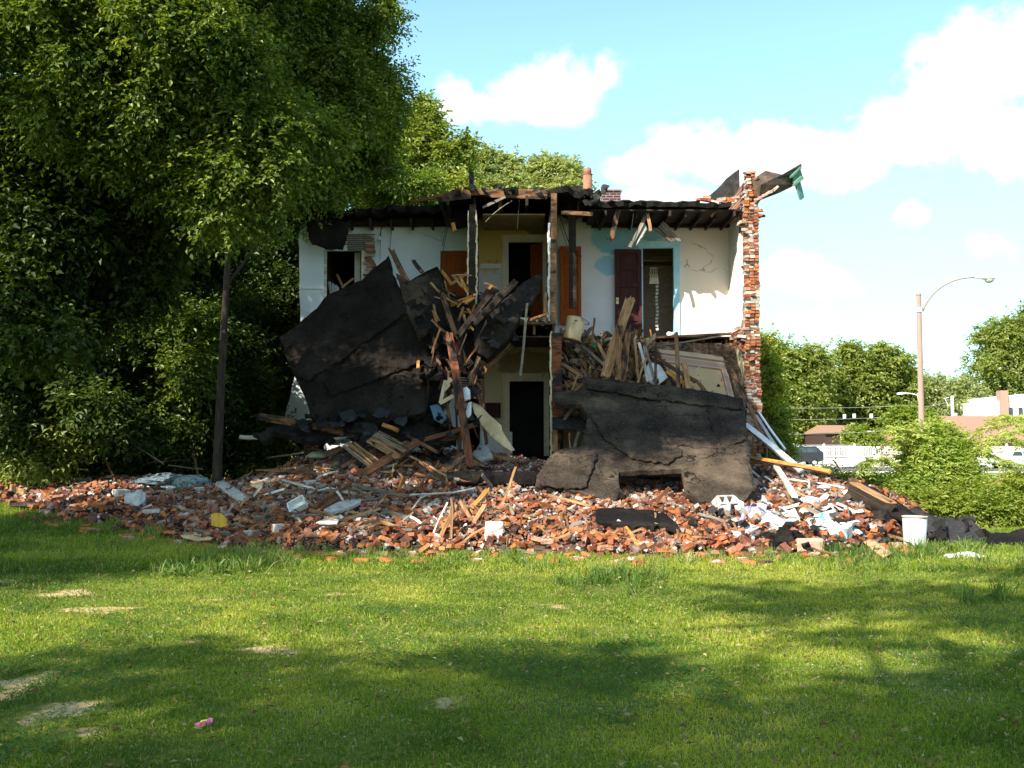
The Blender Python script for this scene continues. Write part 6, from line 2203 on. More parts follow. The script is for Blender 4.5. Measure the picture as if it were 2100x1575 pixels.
mb = MB()
for i in range(7):
    mb.box((X(675) + i * .022, YP + .35 + .02 * (-1) ** i, 5.35), (.03, .02, .9 - .05 * i), Matrix.Rotation(.06 * (i - 3), 3, 'Y'), .01)
mb.obj('curtain', M['paper'], None, label='pale torn curtain hanging inside the dark window of the white room', cat='curtain')
for (a, b, c, d, lb) in ((690, 560, 712, 604, 'tan stick leaning inside the window of the white room'), (700, 590, 728, 570, 'second stick lying inside the window of the white room')):
    plank(P(a, b, YP + .3), P(c, d, YP + .35), .06, .03, 'wood_tan', lb, 'plank', 'stick', .05, .05)
# ------------------------------------------------------------- beyond the lawn
def flat(name, x0, x1, y0, y1, z, mat):
    mb = MB()
    mb.add([(x0, y0, z), (x1, y0, z), (x1, y1, z), (x0, y1, z)], [(0, 1, 2, 3)])
    o = mb.obj(name, mat)
    o['kind'] = 'structure'
    return o


flat('road', -200, 400, 69, 91, .012, M['asphalt'])
mb = MB()
mb.bb(-200, 400, 91, 91.3, 0, .13)
mb.bb(-200, 400, 68.7, 69, 0, .13)
o = mb.obj('kerb', M['pavement'])
o['kind'] = 'structure'
flat('pavement', -200, 400, 91.3, 106.5, .12, M['pavement'])
flat('lawn', -200, 400, 34, 68.7, .03, M['lawn_far'])
# white fence: low wall, posts, pickets
fx0, fx1, fy = X(1618, 108) - 1, X(1900, 108) + 30, 108
fe = empty('white_fence', (fx0, fy, 0), 'long white picket fence on a low white wall across the road', 'fence')
mb = MB()
mb.bb(fx0, fx1, fy, fy + .3, .0, .62)
mb.obj('base_wall', M['stucco_white'], fe)
for i in range(17):
    x_ = fx0 + 1.2 + i * 1.9 * 1.6
    if x_ > fx1:
        break
    mb = MB()
    mb.bb(x_ - .09, x_ + .09, fy - .02, fy + .16, 0, 1.95)
    mb.add([(x_ - .12, fy - .05, 1.95), (x_ + .12, fy - .05, 1.95), (x_ + .12, fy + .19, 1.95), (x_ - .12, fy + .19, 1.95), (x_, fy + .07, 2.08)], [(0, 1, 4), (1, 2, 4), (2, 3, 4), (3, 0, 4), (0, 3, 2, 1)])
    mb.obj('post', M['white'], fe)
mb = MB()
x_ = fx0 + .2
while x_ < fx1:
    mb.bb(x_ - .035, x_ + .035, fy + .04, fy + .07, .70, 1.78)
    x_ += .17
mb.obj('pickets', M['white'], fe)
mb = MB()
for z_ in (.72, 1.66):
    mb.bb(fx0, fx1, fy + .071, fy + .10, z_, z_ + .10)
mb.obj('rail', M['white'], fe)
sg = MB()
sg.bb(X(1731, 107.9), X(1765, 107.9), 107.88, 107.93, Z(940, 107.9), Z(916, 107.9))
so = sg.obj('fence_sign', M['paper'], None, label='white rectangular sign fixed to the middle of the white fence', cat='sign')
mb = MB()
xc = X(1748, 107.87)
zc = Z(927, 107.87)
for (dx, dz, w_, h_) in ((-.35, .12, .14, .12), (-.1, .15, .2, .07), (.28, .12, .12, .14), (-.4, -.18, .1, .06), (-.25, -.18, .12, .06), (-.05, -.18, .16, .06), (.15, -.18, .14, .06), (.33, -.18, .14, .06)):
    mb.bb(xc + dx - w_ / 2, xc + dx + w_ / 2, 107.868, 107.878, zc + dz - h_ / 2, zc + dz + h_ / 2)
mb.obj('faded_print', simple('faded', [(.3, (.45, .4, .5)), (.7, (.6, .56, .62))], 4), so)
# railing behind the fence at the left
mb = MB()
a0, a1 = X(1612, 116), X(1760, 116)
for z_ in (Z(913, 116), Z(923, 116)):
    mb.bb(a0, a1, 116, 116.05, z_ - .04, z_ + .04)
x_ = a0
while x_ < a1:
    mb.bb(x_ - .04, x_ + .04, 116.0, 116.06, 0, Z(913, 116))
    x_ += 2.4
mb.obj('rail_fence', M['gray_metal'], None, label='gray rail fence standing behind the white fence', cat='fence')

# parked cars
def car(name, px, py, Y, L, H, label, mat, boxy=True, flip=1):
    base = P(px, py, Y)
    e = empty(name, (base.x, Y, .02), label, 'car')
    Wd = 1.85
    prof = [(-.5, .30), (-.5, .62), (-.46, .70), (-.30, .74), (-.20, .98), (.36, 1.0), (.46, .74), (.5, .66), (.5, .28), (.40, .20), (-.40, .20)]
    if not boxy:
        prof = [(-.5, .32), (-.49, .58), (-.30, .66), (-.16, .96), (.18, .97), (.33, .70), (.49, .64), (.5, .30), (.4, .2), (-.4, .2)]
    pts = [(flip * a * L, b * H) for a, b in prof]
    mb = MB()
    n_ = len(pts)
    V = []
    for s_ in (-1, 1):
        for a, b in pts:
            inn = 1 - .12 * max(0, (b / H - .7) / .3)
            V.append((a, s_ * Wd / 2 * inn, b))
    mb.add(V, [list(range(n_)), list(range(n_, 2 * n_))[::-1]] + [[i, n_ + i, n_ + (i + 1) % n_, (i + 1) % n_] for i in range(n_)])
    link('body', mb.mesh('body', mat, (0, 0, 0), False, .04), e)
    for (a, b) in ((-.24, -.06), (-.045, .15), (.165, .37)) if boxy else ((-.2, -.01), (.01, .22)):
        mb = MB()
        k0 = -.02 if a > -.2 else .04
        q_ = [(flip * (a) * L, .70 * H), (flip * b * L, .70 * H), (flip * (b - .015) * L, .92 * H), (flip * (a + k0 * .9 + .01) * L, .92 * H)]
        y0 = -Wd / 2 * .995
        y1 = -Wd / 2 * .905
        mb.add([(q_[0][0], y0 - .01, q_[0][1]), (q_[1][0], y0 - .01, q_[1][1]), (q_[2][0], y1 - .01, q_[2][1]), (q_[3][0], y1 - .01, q_[3][1]),
                (q_[0][0], y0 + .05, q_[0][1]), (q_[1][0], y0 + .05, q_[1][1]), (q_[2][0], y1 + .05, q_[2][1]), (q_[3][0], y1 + .05, q_[3][1])],
               [(0, 1, 2, 3), (7, 6, 5, 4), (0, 4, 5, 1), (2, 6, 7, 3), (1, 5, 6, 2), (0, 3, 7, 4)])
        link('window', mb.mesh('window', M['glass_dark'], (0, 0, 0)), e)
    for sx in (-.31, .31):
        for sy in (-1, 1):
            w_ = empty('wheel', (0, 0, 0))
            w_.parent = e
            w_.location = (flip * sx * L, sy * (Wd / 2 - .10), .34)
            for k in ('label', 'category'):
                if k in w_:
                    del w_[k]
            R_ = Matrix.Rotation(math.pi / 2, 3, 'X')
            mb = MB()
            mb.lathe([(.20, -.12), (.33, -.12), (.35, -.08), (.35, .08), (.33, .12), (.20, .12)], (0, 0, 0), 20, R_)
            link('tyre', mb.mesh('tyre', M['tyre'], (0, 0, 0)), w_)
            mb = MB()
            mb.lathe([(0, -.09), (.06, -.10), (.19, -.11), (.21, -.09), (.21, .09), (0, .11)], (0, 0, 0), 20, R_)
            link('rim', mb.mesh('rim', M['white_metal'], (0, 0, 0)), w_)
    for sy in (-.42, .42):
        mb = MB()
        mb.box((flip * .485 * L, sy * Wd, .68 * H), (.14, .16, .2))
        link('tail_light', mb.mesh('tail_light', M['red_lens'], (0, 0, 0)), e)
    return e


car('dark_car', 1634, 956, 98, 4.4, 1.72, 'dark blue black estate car parked before the white fence', M['car_paint'])
sil = simple('silver_paint', [(.3, (.5, .5, .5)), (.7, (.62, .62, .62))], 3, rough=.25, spec=.6, bump=0)
car('silver_car', 2088, 952, 86, 4.4, 1.4, 'silver car parked by the brick shop at the right edge', sil, False)


# buildings
def building(name, x0, x1, Yb, dep, h, mat, label, cat='building', z0=0):
    e = empty(name, ((x0 + x1) / 2, Yb, 0), label, cat)
    mb = MB()
    mb.bb(x0, x1, Yb, Yb + dep, z0, h)
    mb.obj('wall', mat, e)
    return e


YB1 = 124
b1 = building('brick_garage', X(1817, YB1), X(1900, YB1), YB1, 8, Z(884, YB1), M['brickwall_far'], 'low flat roofed orange brick building behind the white fence')
mb = MB()
mb.bb(X(1815.5, YB1), X(1901, YB1), YB1 - .15, YB1 + 8.1, Z(884, YB1), Z(881.5, YB1))
mb.obj('roof', M['pavement'], b1)
for (a, b, c, d) in ((1889, 1900, 899, 911), (1871, 1879, 884, 893), (1862, 1874, 906, 915)):
    mb = MB()
    mb.bb(X(a, YB1), X(b, YB1), YB1 - .08, YB1 - .02, Z(d, YB1), Z(c, YB1))
    mb.obj('window', M['white'], b1)
YB2 = 132
b2 = building('brick_shop', X(1888, YB2), X(2170, YB2), YB2, 12, Z(906, YB2), M['brickwall_far'], 'orange brick building with a wide brown shingle roof')
mb = MB()
xa, xb = X(1886, YB2), X(2175, YB2)
mb.add([(xa, YB2 - .6, Z(906, YB2)), (xb, YB2 - .6, Z(906, YB2)), (xb, YB2 + 6, Z(853, YB2 + 6)), (xa, YB2 + 6, Z(853, YB2 + 6)), (xb, YB2 + 12.6, Z(906, YB2)), (xa, YB2 + 12.6, Z(906, YB2))],
       [(0, 1, 2, 3), (3, 2, 4, 5), (0, 3, 5), (1, 4, 2), (0, 5, 4, 1)])
mb.obj('roof', M['shingle'], b2)
mb = MB()
mb.bb(xa, xb, YB2 - .7, YB2 - .605, Z(908, YB2), Z(905, YB2))
mb.obj('eave', M['wood_gray'], b2)
for (a, b, c, d, mm) in ((2096, 2112, 912, 945, 'white'), (2083, 2087, 914, 940, 'white'), (2048, 2051, 916, 935, 'white'), (2120, 2150, 915, 940, 'glass_dark')):
    mb = MB()
    mb.bb(X(a, YB2), X(b, YB2), YB2 - .08, YB2 - .02, Z(d, YB2), Z(c, YB2))
    mb.obj('door' if mm == 'white' and b - a > 10 else ('window' if mm != 'white' else 'downpipe'), M[mm], b2)
YB3 = 160
b3 = building('white_building', X(2025, YB3), X(2200, YB3), YB3, 12, Z(822, YB3), M['stucco_white'], 'tall white rendered building with a brick chimney at the right edge')
mb = MB()
mb.bb(X(2044, YB3), X(2200, YB3), YB3 - .1, YB3 + 12, Z(822, YB3), Z(812, YB3))
mb.bb(X(2089, YB3), X(2200, YB3), YB3 - .15, YB3 + 12, Z(812, YB3) + .002, Z(808, YB3))
mb.obj('parapet', M['stucco_white'], b3)
mb = MB()
mb.bb(X(2042, YB3), X(2058, YB3), YB3 - .5, YB3 + .9, Z(860, YB3), Z(801, YB3))
mb.obj('chimney', M['brickwall_far'], b3)
for i in range(2):
    mb = MB()
    mb.bb(X(2060 + 20 * i, YB3), X(2068 + 20 * i, YB3), YB3 - .2, YB3 - .12, Z(850, YB3), Z(836, YB3))
    mb.obj('window', M['glass_dark'], b3)
YB4 = 130
b4 = building('dark_house', X(1685, YB4), X(1752, YB4), YB4, 9, Z(888, YB4), M['dark_siding'], 'dark red house with a pale framed window between the trees', 'house')
mb = MB()
mb.add([(X(1682, YB4), YB4 - .5, Z(888, YB4)), (X(1755, YB4), YB4 - .5, Z(888, YB4)), (X(1750, YB4), YB4 + 4, Z(872, YB4 + 4)), (X(1690, YB4), YB4 + 4, Z(872, YB4 + 4)), (X(1755, YB4), YB4 + 9.5, Z(888, YB4)), (X(1682, YB4), YB4 + 9.5, Z(888, YB4))],
       [(0, 1, 2, 3), (3, 2, 4, 5), (0, 3, 5), (1, 4, 2), (0, 5, 4, 1)])
mb.obj('roof', M['shingle'], b4)
mb = MB()
a, b, c, d = X(1717, YB4), X(1725, YB4), Z(911, YB4), Z(893, YB4)
for (p_, q_, r_, s_) in ((a, a + .08, c, d), (b - .08, b, c, d), (a + .08, b - .08, c, c + .08), (a + .08, b - .08, d - .08, d), (a + .08, b - .08, (c + d) / 2 - .04, (c + d) / 2 + .04)):
    mb.bb(p_, q_, YB4 - .08, YB4 - .01, r_, s_)
mb.obj('window', M['white'], b4)

# street lamps, pole, wires
def tubearc(mb, pts, r0, r1, n=9):
    q_ = []
    P3 = pts
    for i in range(17):
        t = i / 16
        q_.append(P3[0] * (1 - t) ** 3 + P3[1] * 3 * t * (1 - t) ** 2 + P3[2] * 3 * t * t * (1 - t) + P3[3] * t ** 3)
    mb.tube(q_, [r0 + (r1 - r0) * i / 16 for i in range(17)], n)


YL_ = 48
xl = P(1887, 740, YL_).x
lamp = empty('street_lamp', (xl, YL_, 0), 'tall pinkish street lamp with one long curved arm against the sky', 'street lamp')
mb = MB()
mb.tube([(xl, YL_, 0), (xl, YL_, Z(606, YL_))], [.145, .105], 12)
mb.tube([(xl, YL_, Z(606, YL_)), (xl, YL_, Z(603, YL_)), (xl, YL_, Z(599, YL_))], [.12, .12, .03], 12)
mb.obj('pole', M['pole_pink'], lamp)
mb = MB()
tubearc(mb, [P(1892, 638, YL_), P(1903, 606, YL_), P(1940, 568, YL_), P(1998, 569, YL_)], .055, .035)
mb.obj('arm', M['pole_pink'], lamp, smooth=True)
mb = MB()
mb.tube([(xl, YL_, Z(640, YL_)), (xl, YL_, Z(631, YL_))], .15, 12)
mb.obj('bracket', M['white_metal'], lamp)
mb = MB()
c = P(1998, 569, YL_)
hl = pxw(44, YL_)
prof = [(0, .05), (.12, .075), (.35, .13), (.6, .19), (.85, .17), (.97, .10), (1.0, .02)]
for i in range(len(prof) - 1):
    pass
nn = 12
V = []
for (t, r_) in prof:
    for k in range(nn):
        th = 2 * math.pi * k / nn
        zz = math.sin(th) * r_ * (.8 if math.sin(th) > 0 else .55)
        V.append((c.x + t * hl, YL_ + math.cos(th) * r_ * 1.1, c.z - .02 + zz))
mb.add(V, [[i * nn + k, i * nn + (k + 1) % nn, (i + 1) * nn + (k + 1) % nn, (i + 1) * nn + k] for i in range(len(prof) - 1) for k in range(nn)] + [list(range(nn)), list(range(len(V) - nn, len(V)))[::-1]])
mb.obj('lamp_head', M['white_metal'], lamp, smooth=True)
mb = MB()
mb.lathe([(.20, 0), (.19, -.08), (.12, -.15), (0, -.18)], (c.x + hl * .70, YL_, c.z - .08), 16)
mb.obj('lamp_glass', simple('lamp_glass', [(.3, (.35, .34, .38)), (.7, (.5, .5, .54))], 3, rough=.15, spec=.6, bump=0), lamp, smooth=True)
Yd = 120
mb = MB()
xd = X(1877, Yd)
dl = empty('street_lamp', (xd, Yd, 0), 'distant pale street lamp with a short arm left of the tall pole', 'street lamp')
mb.tube([(xd + .9, Yd, 0), (xd, Yd, Z(806, Yd))], [.16, .12], 8)
mb.obj('pole', M['cream_paint'], dl)
mb = MB()
tubearc(mb, [Vector((xd, Yd, Z(811, Yd))), P(1868, 806, Yd), P(1860, 806, Yd), P(1852, 806, Yd)], .06, .05, 6)
mb.obj('arm', M['white_metal'], dl)
mb = MB()
c = P(1846, 807, Yd)
mb.tube([c + Vector((.55, 0, 0)), c + Vector((.2, 0, .0)), c - Vector((.35, 0, 0.05))], [.07, .17, .10], 8)
mb.obj('lamp_head', M['white_metal'], dl)
Yu = 150
xu = X(1946.5, Yu)
up = empty('utility_pole', (xu, Yu, 0), 'white utility pole with a small transformer above the brown roof', 'utility pole')
mb = MB()
mb.tube([(xu, Yu, 0), (xu, Yu, Z(812, Yu))], [.24, .20], 10)
mb.obj('pole', M['white'], up)
mb = MB()
mb.tube([(xu + .45, Yu, Z(855, Yu)), (xu + .45, Yu, Z(847, Yu))], .26, 10)
mb.obj('transformer', M['gray_metal'], up)
mb = MB()
mb.tube([P(1938, 818, Yu), P(1945, 832, Yu)], .06, 6)
mb.tube([P(1935, 818, Yu), P(1946, 815, Yu)], .05, 6)
mb.obj('brace', M['white'], up)
for (a, b, c, d, lb) in ((1560, 836, 1877, 831, 'upper overhead wire crossing before the far trees'), (1600, 860, 1850, 853, 'middle overhead wire crossing before the far trees'), (1600, 890, 1830, 882, 'lowest overhead wire crossing before the dark house'), (1880, 834, 1945, 824, 'overhead wire running to the white utility pole')):
    mb = MB()
    p0, p1 = P(a, b, 112), P(c, d, 112)
    mb.tube([p0 + (p1 - p0) * t + Vector((0, 0, -4 * .15 * t * (1 - t))) for t in [i / 10 for i in range(11)]], .014, 5)
    mb.obj('overhead_wire', M['gray_metal'], None, label=lb, cat='wire')
for i, (a, b) in enumerate(((1732, 854), (1752, 853), (1787, 853))):
    mb = MB()
    c = P(a, b, 112.3)
    mb.bb(c.x - .12, c.x + .12, 112.2, 112.5, c.z - .22, c.z + .22)
    mb.bb(c.x - .09, c.x + .09, 112.14, 112.198, c.z - .15, c.z + .15)
    mb.obj('signal_box', M['white'], None, label=('left', 'middle', 'right')[i] + ' of three small pale boxes hung on the middle overhead wire', cat='signal')
# ------------------------------------------------------------- foliage
def unit(v):
    return v / np.maximum(np.linalg.norm(v, axis=1, keepdims=True), 1e-9)


def leaf_geo(base, d, L, Wd, rng, up_bias=.7, fold=.25, droop=.15):
    """kite leaves; base (n,3), direction d (n,3), lengths and widths"""
    n = len(base)
    nrm = unit(rng.normal(0, 1, (n, 3)) * (1 - up_bias) + np.array([0, 0, 1.0]) * up_bias + np.array([0, -.25, 0]) * up_bias)
    s = unit(np.cross(d, nrm))
    nn = unit(np.cross(s, d))
    L = L.reshape(-1, 1)
    Wd = Wd.reshape(-1, 1)
    v0 = base
    v1 = base + d * L * .45 + s * Wd * .5 + nn * Wd * fold
    v3 = base + d * L * .45 - s * Wd * .5 + nn * Wd * fold
    v2 = base + d * L - nn * L * droop
    V = np.stack([v0, v1, v2, v3], 1).reshape(-1, 3)
    Q = (np.arange(n)[:, None] * 4 + np.arange(4)[None]).astype(np.int32)
    return V, Q


def crown_leaves(blobs, ntw, rng, leaf=.12, per=10, tw=.55, wr=.5, cols=None, droop=.25, hollow=.55, pinnate=False, flat=.0):
    """blobs: (x,y,z,rx,ry,rz,weight). Twigs start inside each lobe and reach outwards, each with its own leaves"""
    sat = []
    for b in blobs:
        for _ in range(4):
            u = rng.normal(0, 1, 3)
            u /= np.linalg.norm(u)
            k_ = rng.uniform(.16, .34)
            sat.append((b[0] + u[0] * b[3] * 1.08, b[1] + u[1] * b[4] * 1.08, b[2] + abs(u[2]) * b[5] * 1.08, b[3] * k_, b[4] * k_, b[5] * k_, (b[6] if len(b) > 6 else 1.0) * 1.5))
    blobs = list(blobs) + sat
    B = np.array([b[:6] for b in blobs], float)
    wgt = np.array([(b[6] if len(b) > 6 else 1.0) * (b[3] * b[4] + b[4] * b[5] + b[3] * b[5]) for b in blobs])
    wgt /= wgt.sum()
    # clumps: every lobe is broken into smaller clumps so that gaps and shadows show
    cl_c, cl_r, cl_s = [], [], []
    for i, b in enumerate(B):
        m = max(6, int(14 * (b[3] * b[4] * b[5]) ** .33 * 1.2))
        u = unit(rng.normal(0, 1, (m, 3)))
        rr = rng.uniform(hollow, 1.22, (m, 1))
        cl_c.append(b[:3] + u * rr * b[3:6])
        cl_r.append(np.full(m, .24) * (b[3] * b[4] * b[5]) ** .33 * rng.uniform(.6, 1.35, m))
        cl_s.append(np.full(m, wgt[i] / m))
    cc, cr, cs = np.concatenate(cl_c), np.concatenate(cl_r), np.concatenate(cl_s)
    tone = rng.uniform(0, 1, len(cc))
    k = rng.choice(len(cc), ntw, p=cs / cs.sum())
    u = unit(rng.normal(0, 1, (ntw, 3)))
    o = cc[k] + u * (rng.random((ntw, 1)) ** .5) * cr[k][:, None] * np.array([1.4, 1.4, .6])
    d = unit(u + rng.normal(0, .5, (ntw, 3)) + np.array([0, 0, -droop]))
    t = np.linspace(.1, 1, per)[None, :, None]
    tl = tw * rng.uniform(.6, 1.3, (ntw, 1, 1))
    pts = o[:, None] + d[:, None] * tl * t + np.array([0, 0, -1.0]) * (tl * t) ** 2 * droop * .6
    side = unit(np.cross(d, np.array([0, 0, 1.0])) + 1e-6)
    sg = np.where(np.arange(per) % 2 == 0, 1, -1)[None, :, None]
    ld = d[:, None] * .6 + side[:, None] * sg * .8 + rng.normal(0, .22 if pinnate else .4, (ntw, per, 3)) + np.array([0, 0, -.18])
    base = pts.reshape(-1, 3)
    ld = unit(ld.reshape(-1, 3))
    n = len(base)
    Ls = leaf * rng.uniform(.65, 1.25, n)
    V, Q = leaf_geo(base, ld, Ls, Ls * wr, rng)
    c0, c1, c2 = [np.array(c) for c in cols]
    f = np.repeat(tone[k], per)[:, None] * .5 + rng.random((n, 1)) * .5
    col = np.where(f < .5, c0 + (c1 - c0) * f * 2, c1 + (c2 - c1) * (f - .5) * 2)
    col = np.repeat(col, 4, 0)
    return V, Q, col


DK_SHADE = ((.014, .028, .006), (.035, .062, .010), (.09, .125, .022))  # leaf colours darkened to hold the deep shade of the thicket
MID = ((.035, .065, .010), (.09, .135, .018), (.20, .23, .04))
SUN = ((.022, .042, .008), (.085, .13, .020), (.26, .30, .07))  # maple leaf colours with sunlight mixed into the brighter tones
LT = ((.09, .13, .025), (.18, .22, .045), (.32, .33, .10))  # lightened leaf colours, sun and distance put into the tone
PALE_HAZE = ((.17, .21, .09), (.27, .30, .14), (.40, .41, .22))  # far leaf colours with haze mixed in
YEL = ((.10, .15, .02), (.19, .24, .03), (.32, .32, .07))


def pb(px, py, Y, rx, ry, rd=None, w=1.0):
    """lobe: centre in the photo at depth Y, half sizes in photo pixels"""
    c = P(px, py, Y)
    a, b = rx * Y / F, ry * Y / F
    return (c.x, c.y, c.z, a, (rd if rd else (a + b) / 2), b, w)


def make_tree(name, label, cat, foot, blobs, ntw, seed, cols, leaf, per=10, tw=.55, r0=.2, group=None, limbs=True, droop=.25, wr=.5, hollow=.5, trunk_top=None, bark='bark', lscale=1.0):
    rng = np.random.default_rng(seed)
    rr = random.Random(seed)
    fx, fy = foot
    fz = float(ground_z(fx, fy)) - .1
    e = empty(name, (fx, fy, fz), label, cat, group)
    V, Q, col = crown_leaves(blobs, ntw, rng, leaf, per, tw, wr, cols, droop, hollow)
    me = np_mesh('crown', V - np.array([fx, fy, fz]), Q, M['leaf'], col)
    link('crown', me, e)
    mb = MB()
    B = np.array([b[:6] for b in blobs])
    top = B[:, 2].max()
    cm = B[:, :3].mean(0)
    tt = Vector(trunk_top) if trunk_top else Vector((fx + (cm[0] - fx) * .6, fy + (cm[1] - fy) * .6, fz + (top - fz) * .8))
    f0 = Vector((fx, fy, fz))
    pts = []
    for i in range(9):
        t = i / 8
        pts.append(f0.lerp(tt, t) + Vector((math.sin(t * 5 + seed) * .12 * t, math.cos(t * 4 + seed) * .1 * t, 0)) * (tt - f0).length * .06)
    rads = [r0 * (1.5 if i == 0 else (1 - .75 * i / 8)) for i in range(9)]
    mb.tube([pts[0], pts[0].lerp(pts[1], .25)] + pts[1:], [rads[0], r0 * 1.05] + rads[1:], 12)
    if limbs:
        for b in blobs:
            if math.hypot(b[0] - tt.x, b[1] - tt.y) > 4.2 and r0 < .45 and name in ('old_maple', 'shaded_maple_crown'):
                continue
            c = Vector(b[:3])
            h = min(max((c.z - fz) / max(tt.z - fz, .1) - .35, .25), .92)
            s_ = pts[0].lerp(tt, h)
            mid = s_.lerp(c, .5) + Vector((rr.uniform(-.3, .3), rr.uniform(-.3, .3), .2)) * .6
            ra = r0 * (1 - .75 * h) * .55 * lscale
            mb.tube([s_, mid, c], [ra, ra * .6, ra * .25], 7)
            for q_ in range(4):
                u = Vector((rr.gauss(0, 1), rr.gauss(0, 1), rr.gauss(.2, .8))).normalized()
                tip = c + Vector((u.x * b[3], u.y * b[4], u.z * b[5])) * .85
                mb.tube([mid.lerp(c, rr.uniform(.2, 1)), (c + tip) / 2 + Vector((0, 0, .1)), tip], [ra * .4, ra * .25, ra * .08], 5)
    mb.obj('trunk', M[bark], e, smooth=True)
    return e


# the slender tree beside the heap, its crown high on the left
tx = P(450, 985, 23.4)
make_tree('slender_tree', 'slender tree with a bare trunk rising beside the left end of the heap', 'tree', (P(444, 980, 23.4).x, 23.4),
          [pb(560, 60, 24, 130, 110), pb(640, 80, 25, 75, 90), pb(735, 205, 25.5, 55, 62), pb(640, 210, 24.5, 130, 100), pb(520, 250, 23.5, 110, 90), pb(740, 300, 26, 70, 60), pb(620, 350, 26, 110, 70), pb(470, 40, 24, 110, 90), pb(560, -60, 24, 130, 100), pb(790, 20, 24.5, 12, 30, .4, 1.4), pb(755, 55, 24.5, 20, 16, .4, 1.2), pb(800, 188, 25.4, 24, 9, .4, 1.6), pb(790, 150, 25.4, 18, 10, .4, 1.4), pb(808, 222, 25.4, 18, 9, .4, 1.4), pb(775, 262, 25.5, 22, 14, .5, 1.3), pb(742, 120, 25.2, 24, 22, .6, 1.2), pb(700, 30, 25, 22, 26, .5, 1.2)],
          22000, 11, ((.030, .058, .012), (.115, .165, .028), (.30, .34, .09)), .115, 9, .6, .115, wr=.55, trunk_top=tuple(P(476, 180, 23.6)), bark='bark_dark')  # brighter leaf colours stand in for sun flecks on this crown
# big near tree at the far left: its limbs hang over the picture and shade the lawn
make_tree('old_maple', 'huge dark maple filling the upper left, its branches hanging low', 'tree', (-10.2, 17.5),
          [pb(60, 80, 17, 170, 130), pb(250, 60, 16.5, 150, 110), pb(400, 110, 16.5, 110, 80), pb(180, 230, 17.5, 160, 110), pb(400, 250, 17, 120, 80), pb(560, 300, 17.5, 90, 60), pb(640, 290, 18, 60, 40), pb(470, 370, 17.5, 110, 70), pb(500, 430, 18.5, 55, 36), pb(330, 330, 18, 90, 60),
           (-8.5, 18.5, 11.8, 2.2, 2.0, 1.3, .4), (-4.5, 15.5, 13.2, 1.6, 1.6, 1.1, .55), (-6.2, 14.2, 12.2, 1.1, 1.0, .8, .7), (-3.6, 12.8, 12.6, 1.2, 1.1, .8, .7), (-5.6, 11.8, 13.2, 1.1, 1.0, .7, .7), (-3.0, 14.4, 11.8, .9, .9, .7, .7), (-5.0, 13.2, 11.0, .8, .8, .6, .7), (-2.4, 12.0, 13.4, 1.0, 1.0, .7, .7), (-9.5, 18.5, 14, 3.5, 3.2, 2.2, .5)],
          38000, 12, SUN, .10, 9, .6, .3, wr=.6, trunk_top=(-11.5, 18.5, 11), lscale=.22, bark='bark_dark')
make_tree('shaded_maple_crown', 'lower maple crown at the left edge, shade put into its dark leaves', 'tree', (-11.4, 20.5),
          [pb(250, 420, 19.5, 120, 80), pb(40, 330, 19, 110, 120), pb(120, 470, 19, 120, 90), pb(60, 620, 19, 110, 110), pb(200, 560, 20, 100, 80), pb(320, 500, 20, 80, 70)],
          12000, 13, DK_SHADE, .13, 9, .6, .3, wr=.62, trunk_top=(-11.5, 20.5, 7), lscale=.2, bark='bark_dark')  # lower lobes split off the maple; dark leaf colours paint their shade
# thicket trees closing the left side
FT = [('thicket_tree', 'dark leafy tree of the thicket, just left of the slender trunk', (-8.6, 26.5), [pb(330, 560, 26, 130, 90), pb(360, 700, 26, 120, 90), pb(300, 820, 25.5, 110, 80), pb(250, 640, 25.5, 100, 80)], 7000, DK_SHADE, .14),
      ('thicket_tree', 'dark leafy tree of the thicket, right behind the slender trunk', (-6.8, 29.5), [pb(520, 500, 30, 110, 90), pb(560, 620, 30, 80, 80), pb(500, 720, 29, 110, 90), pb(540, 840, 28.5, 70, 70)], 6000, DK_SHADE, .15),
      ('thicket_tree', 'dark leafy tree at the far left edge of the thicket', (-12.5, 24), [pb(40, 760, 23.5, 120, 110), pb(150, 700, 24, 100, 90), pb(130, 850, 23.5, 110, 80)], 6000, DK_SHADE, .14),
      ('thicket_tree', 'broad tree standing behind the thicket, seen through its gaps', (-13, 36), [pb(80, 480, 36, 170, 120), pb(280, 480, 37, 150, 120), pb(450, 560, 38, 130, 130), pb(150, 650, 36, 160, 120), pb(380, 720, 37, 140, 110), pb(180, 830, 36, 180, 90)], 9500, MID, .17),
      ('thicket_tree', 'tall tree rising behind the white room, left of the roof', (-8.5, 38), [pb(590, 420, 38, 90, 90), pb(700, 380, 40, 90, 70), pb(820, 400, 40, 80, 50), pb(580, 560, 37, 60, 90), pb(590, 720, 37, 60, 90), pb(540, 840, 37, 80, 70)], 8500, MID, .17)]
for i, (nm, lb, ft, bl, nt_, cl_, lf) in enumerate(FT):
    make_tree(nm, lb, 'tree', ft, bl, nt_, 30 + i, cl_, lf, 9, .6, .2, group='trees of the dark thicket')
